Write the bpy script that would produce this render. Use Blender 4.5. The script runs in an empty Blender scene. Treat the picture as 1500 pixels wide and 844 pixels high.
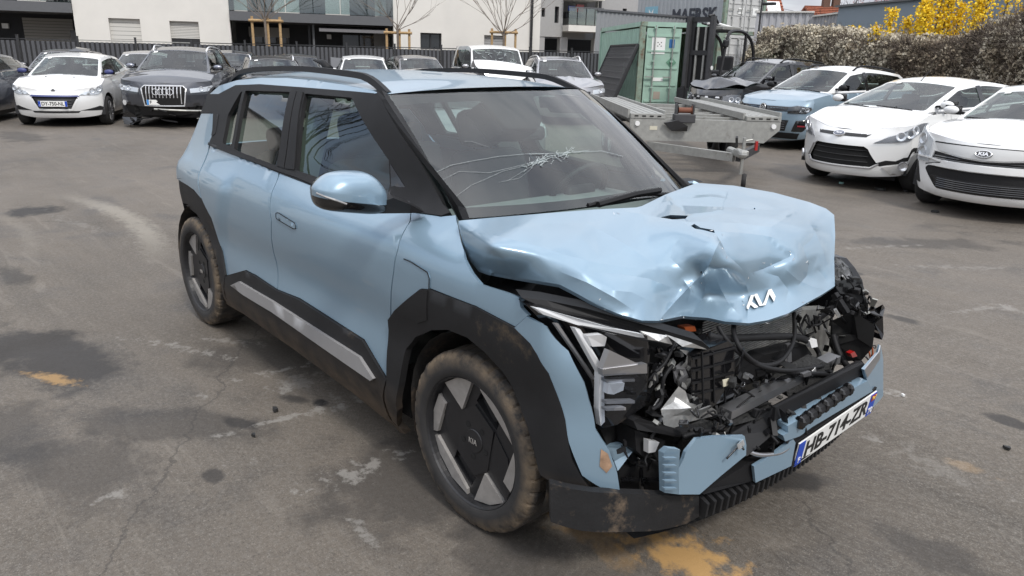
import bpy, bmesh, math, random
import numpy as np
from mathutils import Vector as V, Matrix, noise as mnoise
from mathutils.geometry import delaunay_2d_cdt
random.seed(7)
S = bpy.context.scene
COL = S.collection
rad = math.radians

# ------------------------------------------------------------------ camera
# world frame: X = forward of the blue car, Y = its left, Z up; origin on the ground under its front axle
CAM = V((1.833, -2.327, 1.646)); YAW, PITCH, ROLL, FPX = rad(138.25), rad(-17.44), rad(1.59), 1083.0
_f = V((math.cos(PITCH)*math.cos(YAW), math.cos(PITCH)*math.sin(YAW), math.sin(PITCH)))
_r = _f.cross(V((0, 0, 1))).normalized(); _u = _r.cross(_f)
_r2 = _r*math.cos(ROLL)+_u*math.sin(ROLL); _u2 = _u*math.cos(ROLL)-_r*math.sin(ROLL)
FH = V((math.cos(YAW), math.sin(YAW), 0)); RH = FH.cross(V((0, 0, 1)))
cam = bpy.data.cameras.new('camera'); camo = bpy.data.objects.new('camera', cam); COL.objects.link(camo)
cam.sensor_width = 36.0; cam.lens = FPX/1500*36.0; cam.clip_end = 2000; cam.clip_start = .05
m = Matrix((_r2, _u2, -_f)).transposed().to_4x4(); m.translation = CAM; camo.matrix_world = m
S.camera = camo

def ray(px, py):
    return (_f*FPX + _r2*(px-750) + _u2*(422-py))
def gz(x, y):                       # the yard rises very gently towards the right-hand row
    t = (y-2.0)
    return 0.0075*(t*.5+math.sqrt(t*t*.25+1.0)) - 0.0075*(-3.0*.5+math.sqrt(9*.25+1.0))
def pix(px, py, x=None, y=None, z=None, D=None):
    """point of the place seen at a photo pixel, on a plane x=, y=, z= or at a horizontal depth D"""
    d = ray(px, py)
    if x is not None: t = (x-CAM.x)/d.x
    elif y is not None: t = (y-CAM.y)/d.y
    elif z is not None: t = (z-CAM.z)/d.z
    else: t = D/d.dot(FH)
    return CAM+d*t
def gpos(px, D, z=None):            # ground position under a pixel column at horizontal depth D
    p = pix(px, 90, D=D); return V((p.x, p.y, gz(p.x, p.y) if z is None else z))

# ------------------------------------------------------------------ light
SUN_EL, SUN_AZ = rad(50), rad(-14)      # azimuth in the XY plane of the direction TO the sun
w = bpy.data.worlds.new('World'); S.world = w; w.use_nodes = True
nt = w.node_tree; nt.nodes.clear()
def wn(t, **k):
    n = nt.nodes.new(t)
    for a, b in k.items(): setattr(n, a, b)
    return n
out = wn('ShaderNodeOutputWorld'); bg = wn('ShaderNodeBackground'); bg.inputs[1].default_value = .15
sky = wn('ShaderNodeTexSky', sky_type='NISHITA', sun_disc=False, sun_elevation=SUN_EL, sun_rotation=math.pi/2-SUN_AZ)
sky.dust_density = .6
tc = wn('ShaderNodeTexCoord'); sep = wn('ShaderNodeSeparateXYZ'); nt.links.new(tc.outputs['Generated'], sep.inputs[0])
# cloud deck: project the view direction on a flat layer
mx = wn('ShaderNodeMath', operation='ADD'); mx.inputs[1].default_value = .30; nt.links.new(sep.outputs[2], mx.inputs[0])
ab = wn('ShaderNodeMath', operation='MAXIMUM'); ab.inputs[1].default_value = .05; nt.links.new(mx.outputs[0], ab.inputs[0])
comb = wn('ShaderNodeCombineXYZ'); nt.links.new(ab.outputs[0], comb.inputs[0]); nt.links.new(ab.outputs[0], comb.inputs[1]); comb.inputs[2].default_value = 1
div = wn('ShaderNodeVectorMath', operation='DIVIDE'); nt.links.new(tc.outputs['Generated'], div.inputs[0]); nt.links.new(comb.outputs[0], div.inputs[1])
n1 = wn('ShaderNodeTexNoise'); n1.inputs['Scale'].default_value = .8; n1.inputs['Detail'].default_value = 6; n1.inputs['Roughness'].default_value = .55; n1.inputs['Distortion'].default_value = .35
nt.links.new(div.outputs[0], n1.inputs['Vector'])
r1 = wn('ShaderNodeValToRGB'); r1.color_ramp.elements[0].position = .28; r1.color_ramp.elements[1].position = .45
nt.links.new(n1.outputs[0], r1.inputs[0])
n2 = wn('ShaderNodeTexNoise'); n2.inputs['Scale'].default_value = 2.2; n2.inputs['Detail'].default_value = 5
nt.links.new(div.outputs[0], n2.inputs['Vector'])
r2 = wn('ShaderNodeValToRGB'); e = r2.color_ramp.elements
e[0].position = .30; e[0].color = (3.5, 3.8, 4.5, 1); e[1].position = .70; e[1].color = (8.4, 8.5, 8.8, 1)
nt.links.new(n2.outputs[0], r2.inputs[0])
# overcast luminance: brighter towards the zenith, as a real cloud deck is
zl = wn('ShaderNodeMapRange'); zl.inputs[1].default_value = 0; zl.inputs[2].default_value = 1; zl.inputs[3].default_value = .42; zl.inputs[4].default_value = 1.35; nt.links.new(sep.outputs[2], zl.inputs[0])
cl = wn('ShaderNodeVectorMath', operation='SCALE'); nt.links.new(r2.outputs[0], cl.inputs[0]); nt.links.new(zl.outputs[0], cl.inputs['Scale'])
mixs = wn('ShaderNodeMixRGB'); nt.links.new(r1.outputs[0], mixs.inputs[0]); nt.links.new(sky.outputs[0], mixs.inputs[1]); nt.links.new(cl.outputs[0], mixs.inputs[2])
nt.links.new(mixs.outputs[0], bg.inputs[0]); nt.links.new(bg.outputs[0], out.inputs[0])
sl = bpy.data.lights.new('sun', 'SUN'); sl.energy = 1.5; sl.angle = rad(10); sl.color = (1, .96, .9)
so = bpy.data.objects.new('sun', sl); COL.objects.link(so)
sd = V((math.cos(SUN_EL)*math.cos(SUN_AZ), math.cos(SUN_EL)*math.sin(SUN_AZ), math.sin(SUN_EL)))
so.rotation_euler = sd.to_track_quat('Z', 'Y').to_euler()
S.view_settings.view_transform = 'Standard'; S.view_settings.look = 'None'; S.view_settings.gamma = 1; S.view_settings.exposure = 0.6

# ------------------------------------------------------------------ materials
def mat(name, col, rough=.5, metal=0, coat=0, var=0, vscale=8, bump=0, bscale=60, dirt=None, dscale=3, dthr=.55, spec=None, emis=None, rvar=0):
    """procedural surface: base colour, noise variation, a dirt layer of its own and fine relief"""
    M = bpy.data.materials.new(name); M.use_nodes = True
    n = M.node_tree.nodes; l = M.node_tree.links; b = n['Principled BSDF']
    b.inputs['Base Color'].default_value = (*col, 1); b.inputs['Roughness'].default_value = rough
    b.inputs['Metallic'].default_value = metal; b.inputs['Coat Weight'].default_value = coat; b.inputs['Coat Roughness'].default_value = .02; b.inputs['Coat IOR'].default_value = 1.6
    if spec is not None: b.inputs['Specular IOR Level'].default_value = spec
    t = n.new('ShaderNodeTexCoord')
    last = None
    if var or dirt:
        ns = n.new('ShaderNodeTexNoise'); ns.inputs['Scale'].default_value = vscale; ns.inputs['Detail'].default_value = 6; ns.inputs['Roughness'].default_value = .6
        l.new(t.outputs['Object'], ns.inputs['Vector'])
        mr = n.new('ShaderNodeMapRange'); mr.inputs[1].default_value = .3; mr.inputs[2].default_value = .7
        mr.inputs[3].default_value = 1-var; mr.inputs[4].default_value = 1+var; l.new(ns.outputs[0], mr.inputs[0])
        mm = n.new('ShaderNodeVectorMath'); mm.operation = 'SCALE'; mm.inputs[0].default_value = col; l.new(mr.outputs[0], mm.inputs['Scale'])
        last = mm.outputs[0]
        if rvar:
            m2 = n.new('ShaderNodeMapRange'); m2.inputs[1].default_value = .3; m2.inputs[2].default_value = .7
            m2.inputs[3].default_value = max(0, rough-rvar); m2.inputs[4].default_value = min(1, rough+rvar); l.new(ns.outputs[0], m2.inputs[0]); l.new(m2.outputs[0], b.inputs['Roughness'])
    if dirt:
        nd = n.new('ShaderNodeTexNoise'); nd.inputs['Scale'].default_value = dscale; nd.inputs['Detail'].default_value = 8; nd.inputs['Roughness'].default_value = .7
        l.new(t.outputs['Object'], nd.inputs['Vector'])
        rp = n.new('ShaderNodeMapRange'); rp.inputs[1].default_value = dthr; rp.inputs[2].default_value = dthr+.15; l.new(nd.outputs[0], rp.inputs[0])
        mc = n.new('ShaderNodeMixRGB'); l.new(rp.outputs[0], mc.inputs[0]); l.new(last, mc.inputs[1]); mc.inputs[2].default_value = (*dirt, 1); last = mc.outputs[0]
    if last is not None: l.new(last, b.inputs['Base Color'])
    if bump:
        nb = n.new('ShaderNodeTexNoise'); nb.inputs['Scale'].default_value = bscale; nb.inputs['Detail'].default_value = 5
        l.new(t.outputs['Object'], nb.inputs['Vector'])
        bm_ = n.new('ShaderNodeBump'); bm_.inputs['Strength'].default_value = bump; bm_.inputs['Distance'].default_value = .01
        l.new(nb.outputs[0], bm_.inputs['Height']); l.new(bm_.outputs[0], b.inputs['Normal'])
    if emis: b.inputs['Emission Color'].default_value = (*col, 1); b.inputs['Emission Strength'].default_value = emis
    return M
def glassmat(name, tint, refl=1.0, rough=0.0, ior=1.5):
    """thin pane: tinted transparency under a Fresnel reflection"""
    M = bpy.data.materials.new(name); M.use_nodes = True; n = M.node_tree.nodes; l = M.node_tree.links; n.clear()
    o = n.new('ShaderNodeOutputMaterial'); tr = n.new('ShaderNodeBsdfTransparent'); tr.inputs[0].default_value = (*tint, 1)
    g = n.new('ShaderNodeBsdfGlossy'); g.inputs['Roughness'].default_value = rough; g.inputs[0].default_value = (refl, refl, refl, 1)
    lw = n.new('ShaderNodeLayerWeight'); lw.inputs[0].default_value = .5; pw = n.new('ShaderNodeMath'); pw.operation = 'POWER'; pw.inputs[1].default_value = 5; l.new(lw.outputs['Facing'], pw.inputs[0])
    r0 = ((ior-1)/(ior+1))**2*1.6; fr = n.new('ShaderNodeMapRange'); fr.inputs[3].default_value = r0; fr.inputs[4].default_value = 1; l.new(pw.outputs[0], fr.inputs[0]); mx = n.new('ShaderNodeMixShader')
    l.new(fr.outputs[0], mx.inputs[0]); l.new(tr.outputs[0], mx.inputs[1]); l.new(g.outputs[0], mx.inputs[2]); l.new(mx.outputs[0], o.inputs[0])
    return M
M = {}
def paint(name, col, metal=.25, rough=.38, var=.02, **k):
    M[name] = mat(name, col, rough, metal, 1.0, var, 3, **k)
paint('paint_blue', (.225, .325, .41), .3, .32); M['paint_blue'].node_tree.nodes['Principled BSDF'].inputs['Coat Weight'].default_value = .55
paint('paint_white', (.74, .74, .73), 0, .3, dirt=(.55, .53, .5), dscale=2, dthr=.62)
paint('paint_grey', (.045, .048, .058), .5, .35, dirt=(.085, .083, .08), dscale=3, dthr=.6)
paint('paint_black', (.012, .012, .014), .3, .3, dirt=(.05, .048, .045), dscale=4, dthr=.6)
paint('paint_bluegrey', (.075, .085, .11), .5, .35)
paint('paint_silver', (.30, .30, .31), .6, .35, dirt=(.2, .19, .18), dscale=3, dthr=.6)
paint('paint_taupe', (.12, .115, .12), .5, .35)
paint('paint_citroen', (.23, .315, .385), .3, .35)
M['plastic'] = mat('black_plastic', (.012, .012, .013), .58, spec=.25, var=.15, bump=.08, bscale=300)
M['cladding'] = mat('cladding_plastic', (.016, .016, .017), .58, spec=.25, var=.12, vscale=6, bump=.06, bscale=400, rvar=.08)
M['gloss_black'] = mat('gloss_black', (.008, .008, .009), .12, coat=.5)
M['chrome'] = mat('chrome', (.78, .78, .79), .25, .7)
M['alu'] = mat('alloy_metal', (.45, .45, .46), .35, .9, var=.05)
M['galv'] = mat('galvanised_steel', (.36, .36, .34), .5, .55, var=.14, vscale=14, dirt=(.2, .185, .16), dscale=5, dthr=.58, bump=.05)
M['tyre'] = mat('tyre_rubber', (.020, .019, .019), .8, var=.2, vscale=20, bump=.2, bscale=120)
M['lens'] = glassmat('clear_lens', (.88, .9, .92), .9)
M['glass_dark'] = glassmat('tinted_glass', (.30, .34, .33), 1.0, ior=1.55)
M['glass'] = glassmat('car_glass', (.62, .70, .67), 1.0, ior=1.52)
M['interior'] = mat('dark_interior', (.02, .02, .022), .8, var=.2)
M['seat'] = mat('seat_fabric', (.05, .05, .055), .85, var=.2)
M['plate'] = mat('plate_white', (.78, .78, .76), .35, var=.03)
M['plate_blue'] = mat('plate_blue', (.01, .06, .42), .35)
M['ink'] = mat('black_ink', (.012, .012, .012), .5)
M['white'] = mat('white_plastic', (.75, .75, .74), .4)
M['red'] = mat('red_lens', (.35, .01, .01), .2, coat=.6)
M['orange'] = mat('orange_plastic', (.7, .13, .02), .45)
M['black'] = mat('black_void', (.006, .006, .006), .9)
M['reflector'] = mat('lamp_reflector', (.72, .73, .74), .28, .35)
M['paper'] = mat('paper_white', (.8, .8, .78), .7)

# ------------------------------------------------------------------ mesh helpers
def link(name, me, m, parent=None, smooth=False):
    o = bpy.data.objects.new(name, me); COL.objects.link(o)
    if m is not None:
        for mm in (m if isinstance(m, (list, tuple)) else [m]): me.materials.append(mm)
    if smooth:
        for p in me.polygons: p.use_smooth = True
    if parent: o.parent = parent
    return o
def mesh(name, vs, fs, m, parent=None, smooth=False, mi=None):
    me = bpy.data.meshes.new(name); me.from_pydata([tuple(v) for v in vs], [], fs)
    o = link(name, me, m, parent, smooth)
    if mi is not None: me.polygons.foreach_set('material_index', mi)
    return o
def tag(o, label=None, cat=None, group=None, kind=None):
    if label: o['label'] = label
    if cat: o['category'] = cat
    if group: o['group'] = group
    if kind: o['kind'] = kind
    return o
def thing(name, label, cat, loc=(0, 0, 0), rz=0, group=None):
    o = bpy.data.objects.new(name, None); COL.objects.link(o); o.location = loc; o.rotation_euler = (0, 0, rz); o.empty_display_size = .2
    return tag(o, label, cat, group)
class MB:
    """collects shapes into one mesh"""
    def __init__(s): s.v = []; s.f = []
    def add(s, vs, fs):
        b = len(s.v); s.v += [V(v) for v in vs]; s.f += [[b+i for i in f] for f in fs]; return s
    def box(s, c, d, rot=None, bev=0):
        """box centred at c with full size d; bev chamfers its vertical and horizontal edges"""
        hx, hy, hz = d[0]/2, d[1]/2, d[2]/2; c = V(c); R = rot if rot is not None else Matrix.Identity(3)
        if not bev:
            vs = [c+R@V((x, y, z)) for z in (-hz, hz) for x, y in ((-hx, -hy), (hx, -hy), (hx, hy), (-hx, hy))]
            return s.add(vs, [(0, 3, 2, 1), (4, 5, 6, 7), (0, 1, 5, 4), (1, 2, 6, 5), (2, 3, 7, 6), (3, 0, 4, 7)])
        bm = bmesh.new(); bmesh.ops.create_cube(bm, size=1)
        for v in bm.verts: v.co = V((v.co.x*d[0], v.co.y*d[1], v.co.z*d[2]))
        bmesh.ops.bevel(bm, geom=bm.edges[:]+bm.verts[:], offset=bev, segments=2, affect='EDGES', profile=.5)
        bm.verts.index_update(); vs = [c+R@v.co for v in bm.verts]; fs = [[v.index for v in f.verts] for f in bm.faces]; bm.free()
        return s.add(vs, fs)
    def bar(s, a, b, w, h=None, up=(0, 0, 1)):
        """rectangular bar from a to b"""
        a, b = V(a), V(b); h = h or w; d = (b-a); L = d.length; d.normalize(); up = V(up)
        if abs(d.dot(up)) > .98: up = V((1, 0, 0))
        x = d.cross(up).normalized(); z = x.cross(d)
        R = Matrix((d, x, z)).transposed()
        return s.box((a+b)/2, (L, w, h), R)
    def tube(s, pts, r, n=8, cap=True):
        """round tube along pts; r a number or one radius per point"""
        pts = [V(p) for p in pts]; k = len(pts); rs = r if isinstance(r, (list, tuple)) else [r]*k
        vs = []; ref = None
        for i, p in enumerate(pts):
            d = (pts[min(i+1, k-1)]-pts[max(i-1, 0)]).normalized()
            if ref is None: ref = V((0, 0, 1)) if abs(d.z) < .9 else V((1, 0, 0))
            x = d.cross(ref).normalized(); y = d.cross(x).normalized(); ref = -y if False else x.cross(d)
            for j in range(n):
                t = 2*math.pi*j/n; vs.append(p+(x*math.cos(t)+y*math.sin(t))*rs[i])
        fs = [(i*n+j, i*n+(j+1) % n, (i+1)*n+(j+1) % n, (i+1)*n+j) for i in range(k-1) for j in range(n)]
        if cap: fs += [tuple(range(n)), tuple((k-1)*n+j for j in reversed(range(n)))]
        return s.add(vs, fs)
    def lathe(s, prof, c=(0, 0, 0), ax=(0, 1, 0), n=32):
        """profile of (along-axis, radius) spun about an axis through c"""
        ax = V(ax).normalized(); c = V(c); x = ax.orthogonal().normalized(); y = ax.cross(x); vs = []
        for a, r in prof:
            for j in range(n):
                t = 2*math.pi*j/n; vs.append(c+ax*a+(x*math.cos(t)+y*math.sin(t))*r)
        k = len(prof)
        return s.add(vs, [(i*n+j, i*n+(j+1) % n, (i+1)*n+(j+1) % n, (i+1)*n+j) for i in range(k-1) for j in range(n)])
    def prism(s, poly, a, b):
        """polygon (list of points) extruded from offset a to offset b"""
        a, b = V(a), V(b); k = len(poly); P = [V(p) for p in poly]
        return s.add([p+a for p in P]+[p+b for p in P], [tuple(reversed(range(k))), tuple(range(k, 2*k))]+[(i, (i+1) % k, k+(i+1) % k, k+i) for i in range(k)])
    def ball(s, c, r, n=10, k=6):
        r = r if isinstance(r, (tuple, list)) else (r, r, r); c = V(c)
        vs = [c+V((0, 0, -r[2]))]
        for i in range(1, k):
            p = -math.pi/2+math.pi*i/k
            for j in range(n): t = 2*math.pi*j/n; vs.append(c+V((r[0]*math.cos(p)*math.cos(t), r[1]*math.cos(p)*math.sin(t), r[2]*math.sin(p))))
        vs.append(c+V((0, 0, r[2]))); L = len(vs)-1
        fs = [(0, 1+(j+1) % n, 1+j) for j in range(n)]
        fs += [(1+i*n+j, 1+i*n+(j+1) % n, 1+(i+1)*n+(j+1) % n, 1+(i+1)*n+j) for i in range(k-2) for j in range(n)]
        fs += [(L, 1+(k-2)*n+j, 1+(k-2)*n+(j+1) % n) for j in range(n)]
        return s.add(vs, fs)
    def build(s, name, m, parent=None, smooth=False, fix=True):
        o = mesh(name, s.v, s.f, m, parent, smooth)
        if fix:
            bm = bmesh.new(); bm.from_mesh(o.data); bmesh.ops.recalc_face_normals(bm, faces=bm.faces[:]); bm.to_mesh(o.data); bm.free()
        return o
def bezier_resample(pts, n):
    """smooth Catmull-Rom curve through pts, n samples per span"""
    P = [V(p) for p in pts]; out = []
    for i in range(len(P)-1):
        p0, p1, p2, p3 = P[max(i-1, 0)], P[i], P[i+1], P[min(i+2, len(P)-1)]
        for k in range(n):
            t = k/n; out.append(.5*((2*p1)+(p2-p0)*t+(2*p0-5*p1+4*p2-p3)*t*t+(3*p1-p0-3*p2+p3)*t**3))
    out.append(P[-1]); return out
def copy_tree(o, parent=None):
    c = o.copy(); COL.objects.link(c); c.parent = parent
    for ch in list(o.children): copy_tree(ch, c)
    return c
def text(body, size, m, parent, name='lettering', depth=.001, bold=0, sx=1.0):
    """lettering as a thin mesh in its own XY plane, centred"""
    cu = bpy.data.curves.new('txt', 'FONT'); cu.body = body; cu.size = size; cu.extrude = depth; cu.offset = bold; cu.align_x = 'CENTER'; cu.align_y = 'CENTER'; cu.resolution_u = 3
    to = bpy.data.objects.new('txt', cu); COL.objects.link(to); bpy.context.view_layer.update()
    me = bpy.data.meshes.new_from_object(to.evaluated_get(bpy.context.evaluated_depsgraph_get()))
    bpy.data.objects.remove(to)
    me.name = name
    if sx != 1: me.transform(Matrix.Diagonal((sx, 1, 1, 1)))
    me.materials.clear()
    return link(name, me, m, parent)

# ---- panels: polygons of a 2-D chart, meshed and laid on a curved surface
def inside(p, poly):
    c = False; x, y = p; n = len(poly); j = n-1
    for i in range(n):
        xi, yi = poly[i]; xj, yj = poly[j]
        if (yi > y) != (yj > y) and x < (xj-xi)*(y-yi)/(yj-yi)+xi: c = not c
        j = i
    return c
def resample(poly, sp, closed=True):
    out = []; n = len(poly)
    for i in range(n if closed else n-1):
        a, b = poly[i], poly[(i+1) % n]; L = math.hypot(b[0]-a[0], b[1]-a[1]); k = max(1, int(math.ceil(L/sp)))
        out += [(a[0]+(b[0]-a[0])*t/k, a[1]+(b[1]-a[1])*t/k) for t in range(k)]
    if not closed: out.append(poly[-1])
    return out
def rounded(poly, r, n=3):
    """round the corners of a polygon by up to r"""
    out = []; k = len(poly)
    for i in range(k):
        p0, p1, p2 = (np.array(poly[(i+j-1) % k], float) for j in range(3))
        a = p0-p1; b = p2-p1; la = np.linalg.norm(a); lb = np.linalg.norm(b); q = min(r, la*.45, lb*.45)
        A = p1+a/max(la, 1e-9)*q; B = p1+b/max(lb, 1e-9)*q
        for j in range(n+1):
            t = j/n; out.append(tuple((1-t)**2*A+2*t*(1-t)*p1+t*t*B))
    return out
def shrink(poly, d):
    """inset a polygon by d"""
    k = len(poly); ar = sum(poly[i][0]*poly[(i+1) % k][1]-poly[(i+1) % k][0]*poly[i][1] for i in range(k)); sg = 1 if ar > 0 else -1
    out = []
    for i in range(k):
        p0, p1, p2 = (np.array(poly[(i+j-1) % k], float) for j in range(3))
        e1 = p1-p0; e2 = p2-p1; e1 /= max(np.linalg.norm(e1), 1e-9); e2 /= max(np.linalg.norm(e2), 1e-9)
        n1 = np.array((-e1[1], e1[0]))*sg; n2 = np.array((-e2[1], e2[0]))*sg; nn = n1+n2; L = max(nn@nn/2, .3)
        out.append(tuple(p1+nn/L*d))
    return out
def cdt(outline, holes, sp, gap=.45):
    pts = []; edges = []
    loops = [resample(outline, sp)]+[resample(h, sp) for h in holes]
    for L in loops:
        b = len(pts); pts += L; edges += [(b+i, b+(i+1) % len(L)) for i in range(len(L))]
    nb = len(pts); B = np.array(pts)
    x0, y0 = B.min(0); x1, y1 = B.max(0); row = 0; y = y0+sp*.5
    while y < y1:
        x = x0+sp*(.5 if row % 2 else 1.0)
        while x < x1:
            if ((B-np.array((x, y)))**2).sum(1).min() > (sp*gap)**2:
                pts.append((x, y))
            x += sp
        y += sp*.87; row += 1
    res = delaunay_2d_cdt([V(p) for p in pts], edges, [], 0, 1e-6)
    vs = [(v.x, v.y) for v in res[0]]; fs = []
    for f in res[2]:
        c = (sum(vs[i][0] for i in f)/len(f), sum(vs[i][1] for i in f)/len(f))
        if inside(c, loops[0]) and not any(inside(c, h) for h in loops[1:]): fs.append(list(f))
    return vs, fs
def panel(name, fn, outline, m, parent=None, holes=(), sp=.06, thick=.015, off=0.0, ctr=(0, 0, .5), smooth=True, disp=None):
    """lay a polygon of chart coordinates on the surface fn(a,b), with returned edges of depth thick"""
    vs2, fs = cdt(outline, holes, sp)
    used = sorted({i for f in fs for i in f}); rm = {o: k for k, o in enumerate(used)}
    vs2 = [vs2[i] for i in used]; fs = [[rm[i] for i in f] for f in fs]
    P = []; N = []; h = 2e-3; ctr = V(ctr)
    for a, b in vs2:
        p = V(fn(a, b)); n = (V(fn(a+h, b))-V(fn(a-h, b))).cross(V(fn(a, b+h))-V(fn(a, b-h)))
        n = n.normalized() if n.length > 1e-12 else V((0, 0, 1))
        P.append(p); N.append(n)
    if sum(n.dot(p-ctr) for p, n in zip(P, N)) < 0: N = [-n for n in N]
    if disp is not None: offs = [off+disp(a, b) for a, b in vs2]
    else: offs = [off]*len(P)
    P = [p+n*o for p, n, o in zip(P, N, offs)]
    s = 0
    for f in fs:
        fnrm = (P[f[1]]-P[f[0]]).cross(P[f[2]]-P[f[0]]); s += fnrm.dot(N[f[0]])
    if s < 0: fs = [f[::-1] for f in fs]
    if thick:
        ec = {}
        for f in fs:
            for i in range(len(f)):
                a, b = f[i], f[(i+1) % len(f)]; ec[(a, b)] = 1
        bd = [(a, b) for (a, b) in ec if (b, a) not in ec]; top = {}; low = {}
        for e in bd:
            for i in e:
                if i not in top:
                    top[i] = len(P); P.append(P[i].copy()); low[i] = len(P); P.append(P[i]-N[i]*thick)
        nf = [[top[b], top[a], low[a], low[b]] for a, b in bd]
        k = len(fs); o = mesh(name, P, fs+nf, m, parent)
        if smooth:
            for i in range(k): o.data.polygons[i].use_smooth = True
        return o
    return mesh(name, P, fs, m, parent, smooth)
def gridmesh(name, fn, na, nb, m, parent=None, smooth=True, flip=False, a0=0, a1=1, b0=0, b1=1):
    vs = [V(fn(a0+(a1-a0)*i/na, b0+(b1-b0)*j/nb)) for i in range(na+1) for j in range(nb+1)]
    fs = [(i*(nb+1)+j, (i+1)*(nb+1)+j, (i+1)*(nb+1)+j+1, i*(nb+1)+j+1) for i in range(na) for j in range(nb)]
    if flip: fs = [f[::-1] for f in fs]
    return mesh(name, vs, fs, m, parent, smooth)
class Curve:
    """smooth monotone-ish interpolation through (x, y) keys"""
    def __init__(s, keys, lin=False):
        k = sorted(keys); s.x = np.array([a for a, b in k], float); s.y = np.array([b for a, b in k], float); s.lin = lin
        if len(k) > 2 and not lin:
            d = np.diff(s.y)/np.diff(s.x); t = np.zeros(len(k)); t[0] = d[0]; t[-1] = d[-1]
            for i in range(1, len(k)-1):
                t[i] = 0 if d[i-1]*d[i] <= 0 else 2*d[i-1]*d[i]/(d[i-1]+d[i])
            s.t = t
    def __call__(s, v):
        x, y = s.x, s.y
        if v <= x[0]: return float(y[0])
        if v >= x[-1]: return float(y[-1])
        i = int(np.searchsorted(x, v)-1); h = x[i+1]-x[i]; q = (v-x[i])/h
        if s.lin or len(x) < 3: return float(y[i]+(y[i+1]-y[i])*q)
        return float((2*q**3-3*q*q+1)*y[i]+(q**3-2*q*q+q)*h*s.t[i]+(-2*q**3+3*q*q)*y[i+1]+(q**3-q*q)*h*s.t[i+1])
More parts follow.
